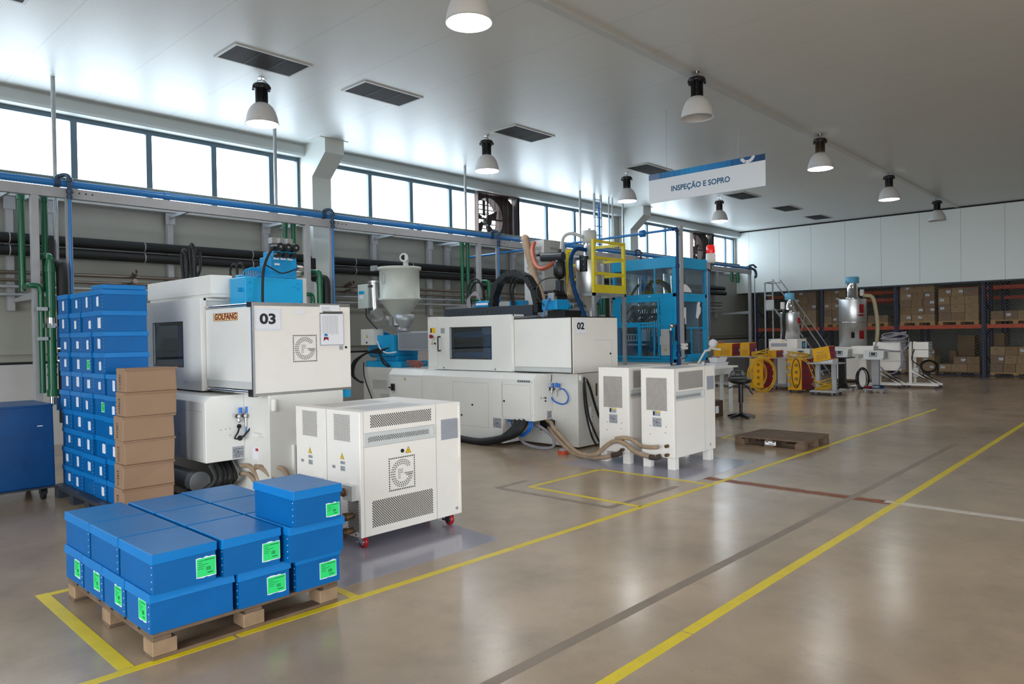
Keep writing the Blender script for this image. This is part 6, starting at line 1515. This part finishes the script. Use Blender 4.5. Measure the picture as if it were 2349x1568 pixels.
def power_cabinet(label, x, y, wy, wx, h, z=.075):
    t = thing('power_cabinet', label, 'cabinet', (x, y, 0), 'yellow and red floor cabinets')
    MB().box(x, y+.01, z, x+wx, y+wy, h).obj('housing', 'yelbox', t, bevel=.006)
    Fr = FYm(x+.01, y+.01, z); hh = h-z
    fr = MB().fbox(Fr, 0, .01, wx-.02, hh-.01, 0, .012).obj('front', 'red', t, bevel=.003)
    m = MB()
    for r_ in range(4):
        for i in range(6): m.fbox(Fr, .05+.07*i, hh*(.1+.23*r_), .085+.07*i, hh*(.2+.23*r_), .012, .016)
        m.use(1).fbox(Fr, wx-.12, hh*(.12+.23*r_), wx-.07, hh*(.17+.23*r_), .012, .018); m.use(0)
    m.obj('module_grille', [M['module'], 'label'], fr)
    F = FXm(x, y+wy, z)
    m = MB()
    for r_ in range(4): m.fdisc(F, wy*.62, hh*(.14+.22*r_), .045, 0, .006, 16)
    m.obj('fan_grille', mat('fan_grille_bronze', '#8F6A14', .5) if 'fan_grille_bronze' not in bpy.data.materials else bpy.data.materials['fan_grille_bronze'], t)
    m = MB()
    for r_ in range(4): m.fbox(F, wy*.04, hh*(.10+.22*r_), wy*.22, hh*(.24+.22*r_), 0, .05)
    m.obj('connector', 'grey', t, bevel=.01)
    for a in (x+.06, x+wx-.06):
        for b_ in (y+.06, y+wy-.06): MB().cyl((a-.012, b_, .036), (a+.012, b_, .036), .035, n=12).obj('castor', 'darkgrey', t)
    return t
power_cabinet('yellow and red floor cabinet with big yellow cable loops, nearer the wall', 19.45, 8.68, .40, .68, .895)
power_cabinet('yellow and red floor cabinet with a black cable loop, nearer the aisle', 19.35, 7.58, .385, .80, .90)
M['cable'] = mat('yellow_cable', '#CDA012', .4)
def coil(label, c, rx, rz, plane, n, r=.011, seed=0, mt='cable', extra=()):
    """loops of cable: plane 'v' hangs upright across the corner, 'h' lies flat"""
    t = thing('cable_coil', label, 'cable', c, 'coiled cables'); rr = random.Random(seed); C_ = Vector(c)
    m = MB()
    for k_ in range(n):
        a, b_ = rx*(1+rr.uniform(-.12, .10)), rz*(1+rr.uniform(-.1, .08)); o = Vector((rr.uniform(-.03, .03), rr.uniform(-.03, .03), rr.uniform(-.02, .02) if plane == 'v' else 0)); tl, ph = rr.uniform(0, .035)+.012*k_, rr.uniform(0, 6.28)
        P = []
        for i in range(14):
            an = 2*PI*i/14
            if plane == 'v': q = Vector((RT.x*a*math.cos(an), RT.y*a*math.cos(an), b_*math.sin(an)))+Vector((-FW.x, -FW.y, 0))*(.03*k_/n)
            else: q = Vector((a*math.cos(an), b_*math.sin(an), .018*k_+tl*(1+math.cos(an+ph))))
            P.append(C_+o+q)
        m.tube(P, r, 6, closed=True, smooth_pts=2)
    m.obj('loops', mt, t)
    for i, e in enumerate(extra): MB().tube(e, r, 6).obj('cable_end', mt, t)
    return t
coil('yellow cable hanging in big loops around the first floor cabinet', (19.22, 8.62, .47), .36, .45, 'v', 5, seed=1)
coil('narrow yellow cable loop inside the big loops of the first floor cabinet', (19.2, 8.75, .5), .24, .36, 'v', 2, seed=21)
coil('yellow cable coiled on top of the first floor cabinet', (19.75, 8.85, .93), .30, .26, 'h', 6, seed=2)
coil('yellow cable heaped on top of the second floor cabinet', (19.6, 7.78, .93), .34, .28, 'h', 4, seed=3, extra=[[(19.3, 7.6, .92), (19.15, 7.35, .8), (19.1, 7.2, .5), (19.1, 7.0, .2), (19.05, 6.85, .16)], [(19.3, 7.9, .92), (19.2, 7.95, .7), (19.25, 7.85, .3), (19.28, 7.65, .12)], [(19.4, 7.6, .95), (19.25, 7.4, .86), (19.2, 7.2, .7), (19.1, 7.1, .3)]])
coil('black cable looped over the second floor cabinet', (19.22, 7.70, .55), .12, .42, 'v', 1, seed=4, mt='rubber')
t = thing('floor_trolley', 'low trolley base with a heap of yellow cable beside the floor cabinets', 'trolley', (19.2, 6.9, 0))
MB().box(18.95, 6.62, .075, 19.55, 7.22, .10).obj('deck', 'grey', t)
for x in (19.0, 19.5):
    for y in (6.67, 7.17): MB().cyl((x-.012, y, .036), (x+.012, y, .036), .035, n=12).obj('castor', 'steelgrey', t)
coil('yellow cable heaped on the low trolley base', (19.25, 6.92, .115), .27, .24, 'h', 7, seed=5)
m = bench('grey trolley stand holding the large tilted yellow controller', 18.85, 19.45, 6.5, 7.25, .83)
MB().prism([(6.64, .8305), (7.1, .8305), (6.64, .925)], 0, 18.95, 19.35).obj('wedge', 'ltgrey', m)
ctl('large tilted yellow controller with a handle on its own grey stand', 18.95, 6.68, .925, .43, .42, .35, tilt=.08, rows=2).rotation_euler = (-.2, 0, 0)

def grey_ctl(label, x, y, z, wy, wx, h, tilt=0.0):
    t = thing('controller', label, 'controller', (x, y, z), 'grey and white controllers')
    sh = h*tilt
    MB().hexa([(x, y, z), (x+wx, y, z), (x+wx, y+wy, z), (x, y+wy, z), (x+sh, y, z+h), (x+wx+sh, y, z+h), (x+wx+sh, y+wy, z+h), (x+sh, y+wy, z+h)]).obj('housing', 'ltgrey', t, bevel=.005)
    F = Face((x, y+wy, z), (0, -1, 0), Vector((sh, 0, h)).normalized()); m = MB(); m.fframe(F, wy*.3, h*.25, wy*.68, h*.8, .012, 0, .006); m.use(1).fbox(F, wy*.38, h*.4, wy*.6, h*.75, 0, .004); m.obj('screen', ['black', 'darkgrey'], t)
    G_ = FYm(x, y, z); m = MB()
    for i in range(4): m.fbox(G_, wx*.15+.0, h*(.15+.2*i), wx*.85, h*(.25+.2*i), 0, .006)
    m.obj('module_front', 'grey', t)
    return t
def pole_stand(label, x, y, ztop, colr='grey', w=.5):
    t = thing('pole_stand', label, 'stand', (x, y, 0), 'pole stands for the controllers')
    MB().box(x-.06, y-.09, .1, x+.06, y+.09, ztop-.03).obj('column', colr, t, bevel=.004)
    MB().box(x-.25, y-.24, ztop-.029, x+.3, y+.3, ztop).obj('top', 'darkgrey' if colr == 'black' else 'ltgrey', t)
    MB().box(x-.25, y-.25, .075, x+.3, y+.25, .099).obj('foot', colr, t)
    for a in (-.2, .25):
        for b_ in (-.2, .2): MB().cyl((x+a-.012, y+b_, .036), (x+a+.012, y+b_, .036), .035, n=12).obj('castor', 'steelgrey', t)
    return t
pole_stand('black pole stand between the tilted yellow controller and the grey pole stand', 20.7, 7.0, .92, 'black')
grey_ctl('grey controller with a dark screen on the black pole stand', 20.5, 6.8, .921, .42, .4, .22, tilt=.25)
grey_ctl('grey controller with a dark screen, half hidden behind the second floor cabinet', 20.25, 7.72, .93, .5, .4, .22, tilt=.25)
bench('grey trolley table behind the second floor cabinet', 20.2, 20.8, 7.7, 8.3, .929)
pole_stand('grey pole stand with a coil of red-tipped cable at its foot', 20.55, 6.10, .90, 'grey')
grey_ctl('grey controller with a framed screen on the grey pole stand', 20.35, 5.85, .901, .50, .4, .20, tilt=.15)
t = thing('red_connector', 'red plug lying on the foot of the grey pole stand', 'plug', (20.4, 6.25, .1))
m = MB(); m.cyl((20.4, 6.27, .135), (20.5, 6.2, .135), .035); m.cyl((20.37, 6.3, .135), (20.4, 6.27, .135), .025); m.obj('plug', 'red', t)
coil('dark cable looped around the foot of the grey pole stand', (20.5, 6.02, .13), .2, .14, 'h', 2, seed=8, mt='cart')
coil('tangled black cables heaped beside the grey pole stand', (20.9, 6.55, .34), .15, .28, 'v', 6, seed=9, mt='rubber')
coil('pile of grey hoses on the floor by the black pole stand', (20.4, 7.0, .112), .25, .22, 'h', 4, seed=10, mt='rubber')

# white A-frame stands with stacked controllers
def frame_stand(label, x, y, hbox, lab2):
    t = thing('frame_stand', label, 'stand', (x, y, 0), 'white rolling frame stands')
    for dx_ in (0, .45):
        a = x+dx_
        m = MB(); m.box(a-.03, y-.65, .085, a+.03, y+.25, .14); m.box(a-.03, y+.0, .14, a+.03, y+.07, hbox); m.hexa([(a-.025, y-.55, .14), (a+.025, y-.55, .14), (a+.025, y-.62, .14), (a-.025, y-.62, .14), (a-.025, y+.0, .52), (a+.025, y+.0, .52), (a+.025, y+.0, .45), (a-.025, y+.0, .45)])
        m.obj('side_frame', 'cream', t)
        for b_ in (y-.6, y+.2):
            MB().cyl((a-.012, b_, .042), (a+.012, b_, .042), .041, n=14).obj('castor', 'darkgrey', t)
    MB().box(x+.03, y+.01, .09, x+.42, y+.06, .13).obj('cross_bar', 'cream', t)
    b_ = MB().box(x+.08, y-.14, .32, x+.36, y+.0, .58).obj('junction_box', 'ltgrey', t, bevel=.005)
    m = MB(); F = FYm(x+.08, y-.14, .32); warning_sign(m, F, .14, .13, .13); m.obj('warning_sign', ['warn', 'ink'], b_)
    return t
def stack_ctl(label, x, y, z, wy, wx, h, rows):
    t = thing('controller', label, 'controller', (x, y, z), 'grey and white controllers')
    MB().box(x, y, z, x+wx, y+wy, z+h).obj('housing', 'cream', t, bevel=.005)
    G_ = FYm(x, y, z); m = MB(); m.fbox(G_, .02, .01, wx-.02, h-.01, 0, .01)
    for i in range(rows): m.use(1).fbox(G_, .06, h*(.12+.8*i/rows), wx-.08, h*(.12+.8*i/rows)+h*.35/rows, .01, .016)
    m.obj('module_front', ['grey', 'ltgrey'], t)
    return t
frame_stand('white rolling frame stand at the aisle end of the equipment row', 22.35, 5.69, 1.30, '')
stack_ctl('upper white controller on the frame stand at the aisle end', 22.3, 5.27, 1.085, .38, .42, .205, 2); stack_ctl('lower white controller on the frame stand at the aisle end', 22.3, 5.27, .87, .38, .42, .205, 2)
frame_stand('white rolling frame stand with a hose-draped controller stack, next to the end one', 22.15, 6.56, 1.3, '')
for i in range(3): stack_ctl('%s white controller of the hose-draped stack' % ['bottom', 'middle', 'top'][i], 22.05, 5.9, .50+.265*i, .62, .55, .26, 3)
coil('grey hoses draped over the hose-draped controller stack', (22.2, 6.1, 1.32), .35, .3, 'h', 6, r=.018, seed=12, mt='greyhose', extra=[[(22.1, 5.9, 1.33), (21.95, 5.85, 1.1), (21.9, 5.8, .8), (21.95, 5.95, .5), (21.98, 6.2, .42), (22.0, 6.4, .6)], [(22.3, 5.75, 1.4), (22.0, 5.7, 1.2), (21.95, 5.9, 1.05), (22.0, 6.45, 1.1)], [(22.0, 6.5, 1.3), (21.95, 6.55, 1.1), (21.9, 6.3, 1.02)]])
coil('black cable bundle hanging on the frame stand at the aisle end', (22.5, 5.3, .62), .22, .15, 'v', 6, r=.014, seed=13, mt='rubber', extra=[[(22.25, 5.6, 1.1), (22.2, 5.65, .8), (22.3, 5.45, .6), (22.35, 5.4, .35)]])
pole_stand('white pole stand behind the grey pole stand', 21.6, 6.75, .98, 'cream')
stack_ctl('white controller with grey modules on the white pole stand', 21.45, 6.42, .981, .58, .4, .22, 3)

# white dryer box with the small hopper, large hopper, steps
t = thing('dryer_unit', 'white dryer unit with a small screen under the smaller stainless hopper', 'dryer', (21.4, 8.7, 0))
MB().box(21.0, 8.35, .1, 21.7, 9.2, 1.42).obj('body', 'cream', t, bevel=.006)
F = FXm(21.0, 9.2, 0); m = MB(); m.fbox(F, .06, 1.2, .55, 1.3, 0, .004); m.obj('louvre', 'plate', t)
m = MB(); m.fbox(F, .38, 1.335, .46, 1.36, 0, .003); m.use(1).fdisc(F, .04, 1.385, .02, 0, .003); m.fdisc(F, .52, 1.385, .02, 0, .003); m.obj('sticker', ['warn', 'pipeblue'], t)
F = FYm(21.0, 8.35, 0); m = MB(); m.fbox(F, .35, 1.12, .6, 1.34, 0, .006); m.use(1).fbox(F, .39, 1.16, .56, 1.31, .006, .008); m.obj('screen', ['black', 'cyan'], t)
for x in (21.06, 21.62):
    for y in (8.42, 9.12): MB().cyl((x-.015, y, .05), (x+.015, y, .05), .049, n=12).obj('castor', 'darkgrey', t)
def tank(label, cx, cy, z0, z1, r, zc, zt, red=False, base=None):
    t = thing('hopper', label, 'hopper', (cx, cy, z0), 'stainless hoppers by the fence')
    m = MB(); m.lathe((cx, cy, 0), [(0, z0), (r, z0), (r, z1-.03), (r*.97, z1), (0, z1+.005)], 36); b_ = m.obj('drum', 'stainless', t)
    if red:
        m = MB().lathe((cx, cy, 0), [(r+.001, (z0+z1)/2), (r+.006, (z0+z1)/2+.012), (r+.001, (z0+z1)/2+.024)], 36); m.obj('weld_band', 'chrome', b_)
    m = MB(); k_ = r*.38; m.lathe((cx, cy, 0), [(k_*1.25, z1), (k_*1.3, z1+.05), (k_, z1+.06), (k_, zc)], 24); m.obj('loader_tube', 'chrome', t)
    m = MB(); m.lathe((cx, cy, 0), [(k_*1.25, zc), (k_*1.3, zc+.01), (k_*1.3, zt-.02), (k_*1.15, zt), (0, zt+.005)], 24); m.obj('loader_cap', mat('pale_blue_cap', '#5FA9CC', .45) if 'pale_blue_cap' not in bpy.data.materials else bpy.data.materials['pale_blue_cap'], t)
    d = Vector((-FW.x, -FW.y, 0)).normalized(); rt = RT.xy.to_3d().normalized()
    F = Face(Vector((cx, cy, 0))+(d+rt*.2).normalized()*r*1.0, rt*1.0-d*.2, (0, 0, 1))
    if red:
        m = MB(); h = z1-z0; m.fbox(F, -.06, z0+h*.70, .09, z0+h*.88, -.02, .006); m.fbox(F, -.06, z0+h*.16, .09, z0+h*.33, -.02, .006); m.fpoly(F, [(-.14, z0+h*.655), (.0, z0+h*.63), (.14, z0+h*.655), (0, z0+h*.675)], -.03, .004); m.obj('sight_window', 'red', b_)
        m = MB(); m.fbox(F, -.30, z0+h*.18, -.24, z0+h*.30, -.08, .006); m.obj('level_sensor', 'black', b_)
    else:
        m = MB(); m.fbox(F, .1, z0+.45, .17, z0+.62, -.06, .004); m.obj('sight_window', 'red', b_)
        m = MB(); q = Vector((cx, cy, 0)); e = (d-rt*1.0).normalized(); m.tube([q+e*r*.6+Vector((0, 0, z1+.03)), q+e*(r+.1)+Vector((0, 0, z1)), q+e*(r+.14)+Vector((0, 0, z1-.25)), q+e*(r+.12)+Vector((0, 0, z0+.3)), q+e*(r+.2)+Vector((0, 0, z0))], .05); m.obj('hose', 'rubber', t)
    q = Vector((cx, cy, 0))+rt*k_*2.0; m = MB(); m.box(q.x-.05, q.y-.05, z1+.1, q.x+.05, q.y+.05, z1+.3) if red else m.box(q.x-.45, q.y+.2, z1+.1, q.x-.37, q.y+.3, z1+.3); m.obj('control_box', 'offwhite', t)
    return t
tank('smaller stainless hopper with a pale blue cap standing on the white dryer unit', 21.4, 8.72, 1.421, 2.21, .27, 2.58, 2.78)
tank('tall stainless hopper with red sight windows and a pale blue cap', 24.2, 7.85, 1.13, 2.63, .405, 3.13, 3.33, True)
t = thing('floor_cabinet', 'white base cabinet under the tall stainless hopper', 'cabinet', (24.2, 7.85, 0))
MB().box(23.7, 7.3, .12, 24.75, 8.35, 1.125).obj('body', 'cream', t, bevel=.006)
for x in (23.8, 24.65):
    for y in (7.4, 8.25): MB().cyl((x-.02, y, .06), (x+.02, y, .06), .059, n=12).obj('castor', 'darkgrey', t)
MB().tube([(24.45, 7.6, 2.74), (24.6, 7.38, 2.68), (24.65, 7.3, 2.3), (24.65, 7.25, 1.8), (24.6, 7.25, 1.4), (24.5, 7.25, 1.15)], .06, 12).obj('suction_hose', mat('cream_hose', '#B9AE8A', .45), t)

t = thing('mobile_steps', 'grey mobile platform steps behind the smaller hopper', 'steps', (25.2, 10.5, 0))
for x in (24.85, 25.5):
    MB().cyl((x, 11.0, .05), (x, 11.0, 3.36), .03, n=10).obj('upright', 'steelgrey', t)
    m = MB(); m.tube([(x, 11.0, 3.36), (x, 10.72, 3.38), (x, 10.6, 3.3), (x, 9.2, 1.25), (x, 9.1, 1.0)], .02, 8); m.tube([(x, 10.65, 2.42), (x, 9.0, .15)], .03, 6, smooth_pts=1); m.cyl((x, 10.0, 1.6), (x, 9.85, 2.25), .015); m.obj('rail', 'steelgrey', t)
for i in range(8):
    f_ = (i+.5)/8; y, z = 10.65-1.65*f_, 2.42-2.27*f_; MB().box(24.87, y-.09, z-.02, 25.48, y+.09, z+.01).obj('step', 'steelgrey', t)
MB().box(24.85, 10.65, 2.38, 25.5, 11.0, 2.42).obj('platform', 'steelgrey', t); MB().box(24.84, 10.68, 2.42, 24.85, 11.0, 2.75).obj('side_plate', 'ltgrey', t)
m = MB(); m.cyl((24.85, 11.0, 2.95), (25.5, 11.0, 2.95), .015); m.cyl((24.85, 11.0, 3.36), (25.5, 11.0, 3.36), .02); m.cyl((24.85, 10.7, 2.9), (24.85, 11.0, 2.9), .015); m.obj('cross_rail', 'steelgrey', t)
t = thing('grey_cabinet', 'low grey cabinet against the side wall behind machine 01', 'cabinet', (20, 12.9, 0))
MB().box(22.2, 12.5, .05, 23.4, 13.2, 1.62).obj('body', 'grey', t, bevel=.005); MB().box(22.15, 12.45, 1.62, 23.45, 13.22, 1.65).obj('top', 'ltgrey', t); MB().box(22.25, 12.55, .001, 23.35, 13.15, .05).obj('plinth', 'darkgrey', t)

# ---------------------------------------------------------------- fence and storage racks
t = thing('chain_link_fence', 'chain-link fence closing the storage area under the far wall', 'fence', (28.22, 6, 0))
m = MB(); y0, y1, z0, z1, w_ = -2.0, 12.85, .04, 3.15, .0032
def wire(p, q):
    d = Vector((0, q[0]-p[0], q[1]-p[1])).normalized(); n = Vector((0, -d.z, d.y))*w_; e = Vector((w_, 0, 0)); P, Q = Vector((28.22, p[0], p[1])), Vector((28.22, q[0], q[1]))
    m.add([P-n, P+e, P+n, P-e, Q-n, Q+e, Q+n, Q-e], [(0, 1, 5, 4), (1, 2, 6, 5), (2, 3, 7, 6), (3, 0, 4, 7)])
s = y0-(z1-z0)
while s < y1:
    a0_ = max(s, y0); a1_ = min(s+(z1-z0), y1)
    if a1_ > a0_:
        wire((a0_, z0+a0_-s), (a1_, z0+a1_-s)); wire((a0_, z1-(a0_-s)), (a1_, z1-(a1_-s)))
    s += .105
m.obj('wire_mesh', mat('galvanised_wire', '#8E8F88', .5, metal=.4), t)
m = MB()
for y in (12.86, 10.27, 7.72, 5.05, 2.2, -.6): MB().box(28.24, y-.03, .001, 28.29, y+.03, 3.155).obj('post', 'uprights', t)
MB().cyl((28.265, -2, .06), (28.265, 12.86, .06), .02, n=8).obj('bottom_rail', 'uprights', t)

t = thing('storage_rack', 'blue and orange pallet rack behind the chain-link fence', 'rack', (29.5, 7, 0))
ups = [13.2, 10.5, 7.8, 5.1, 2.4, -.3]
for y in ups:
    for x in (28.8, 29.9):
        m = MB(); m.box(x, y-.05, .001, x+.1, y-.035, 3.9); m.box(x, y+.035, .001, x+.1, y+.05, 3.9); m.box(x, y-.05, .001, x+.015, y+.05, 3.9); m.obj('upright', 'uprights', t)
    m = MB()
    for i in range(4): m.hexa([(28.9, y-.02, .3+.9*i), (28.9, y+.02, .3+.9*i), (28.9, y+.02, .34+.9*i), (28.9, y-.02, .34+.9*i), (29.9, y-.02, .8+.9*i), (29.9, y+.02, .8+.9*i), (29.9, y+.02, .84+.9*i), (29.9, y-.02, .84+.9*i)] if i % 2 else [(28.9, y-.02, .8+.9*i), (28.9, y+.02, .8+.9*i), (28.9, y+.02, .84+.9*i), (28.9, y-.02, .84+.9*i), (29.9, y-.02, .3+.9*i), (29.9, y+.02, .3+.9*i), (29.9, y+.02, .34+.9*i), (29.9, y-.02, .34+.9*i)])
    m.obj('brace', 'uprights', t)
for a, b_ in zip(ups[1:], ups[:-1]):
    for x in (28.81, 29.95):
        for z in (1.70, 3.05 if x > 29 else 3.35):
            if x < 29 and z > 3.3: continue
            MB().box(x-.02, a+.055, z-.065, x+.03, b_-.055, z+.065).obj('beam', 'orange', t)
            m = MB(); m.box(x-.024, a+.05, z-.09, x+.0, a+.075, z+.09); m.box(x-.024, b_-.075, z-.09, x, b_-.05, z+.09); m.obj('beam_connector', 'red', t)
for a, b_ in ((5.1, 7.8), (7.8, 10.5)):
    MB().box(29.93, a+.055, 2.72, 29.98, b_-.055, 2.83).obj('beam', 'orange', t)
# second rack farther in
t = thing('storage_rack', 'second pallet rack deeper in the storage area', 'rack', (32.5, 6, 0))
for y in ups:
    for x in (32.0, 33.0): MB().box(x, y-.05, .001, x+.1, y+.05, 3.9).obj('upright', 'uprights', t)
for a, b_ in zip(ups[1:], ups[:-1]):
    for z in (1.7, 2.75, 3.1): MB().box(31.98, a+.055, z-.06, 32.03, b_-.055, z+.06).obj('beam', 'orange', t)

def load(name, y0, y1, tier, rows, ncol, seed, x=28.86, dep=.9, skip=(), pal='woodnew', h=.262):
    """a pallet with cartons; y1 is the window side"""
    z0 = 0.001 if tier == 'lower' else 1.766
    t = thing('wooden_pallet', 'pale wooden pallet under '+name, 'pallet', (x, y0, z0), 'pallets in the storage rack')
    m = MB(); m.box(x, y0, z0+.10, x+dep, y1, z0+.14); m.obj('deck_boards', pal, t)
    for i in range(3):
        a = y0+(y1-y0-.14)*i/2; MB().box(x, a, z0, x+dep, a+.14, z0+.0995).obj('block', pal, t)
    rr = random.Random(seed); W_ = (y1-y0)
    for r_ in range(rows):
        ws = [1/ncol+rr.uniform(-.05, .05) for _ in range(ncol)]; s_ = sum(ws); a = y1
        for c_ in range(ncol):
            w_ = W_*ws[c_]/s_; b = a-w_
            if (r_, c_) not in skip:
                zz = z0+.141+h*r_; o_ = rr.uniform(-.02, .02)
                mt = ['card2', 'card3', 'card'][rr.randrange(3)]
                m = MB().box(x+.02+o_, b+.006, zz, x+dep-.05, a-.006, zz+h-.004)
                q = m.obj('cardboard_carton', mt, base=(x+.4, (a+b)/2, zz), bevel=.004, seg=1)
                tag(q, 'carton in row %d, %s from the window wall, %s' % (r_+1, ['first', 'second', 'third', 'fourth'][c_], name.replace('the ', '', 1)), 'carton', 'cartons in the storage racks')
                F = FXm(x+.02+o_, a, zz)
                if rr.random() < .45:
                    u = w_*rr.choice((.15, .6)); m = MB().fbox(F, u, h*.4, u+.13, h*.72, 0, .002); m.obj('label', 'label', q)
                else:
                    m = MB().fbox(F, w_*.3, h*.62, w_*.42, h*.72, 0, .001); m.fbox(F, w_*.495, 0.01, w_*.505, h-.02, 0, .001); m.obj('tape', 'wood', q)
            a = b
py = lambda p: at(p, 720, x=28.86).y
load('the upper load behind the steps', py(1872), py(1812), 'upper', 5, 3, 1)
load('the upper load beside the tall hopper', py(1940), py(1890), 'upper', 5, 3, 2)
load('the one-row upper load by the tall hopper', py(2037), py(1990), 'upper', 1, 3, 3)
load('the five-row upper load mid rack', py(2144), py(2064), 'upper', 5, 3, 4)
load('the four-row upper load', py(2245), py(2152), 'upper', 4, 3, 5, h=.285)
load('the wide one-row upper load', py(2390), py(2272), 'upper', 1, 4, 6, h=.30)
load('the floor load behind the frame stands', py(2143), py(2064), 'lower', 3, 3, 7)
load('the two-row floor load', py(2246), py(2152), 'lower', 2, 3, 8, skip=((1, 0),), pal='wood')
load('the wide three-row floor load', py(2392), py(2270), 'lower', 3, 4, 9, h=.29)
load('the floor load behind the tall hopper', py(2037), py(1990), 'lower', 2, 2, 10, pal='wood')
for i, (p0, p1, z, hh, xx) in enumerate(((2196, 2235, .95, .42, 30.9), (2176, 2192, .62, .2, 30.5), (2276, 2303, 1.0, .45, 30.9))):
    a, b_ = at(p1, 720, x=xx).y, at(p0, 720, x=xx).y
    o = MB().box(xx, a, z-.62 if False else 0.001, xx+.8, b_, z+hh).obj('cardboard_carton', 'card3', base=(xx, a, 0)); tag(o, ['large dim carton deep behind the floor load left of the blue upright', 'dim low carton deep behind the floor load', 'dim tall carton deep behind the right floor load'][i], 'carton', 'cartons in the storage racks')
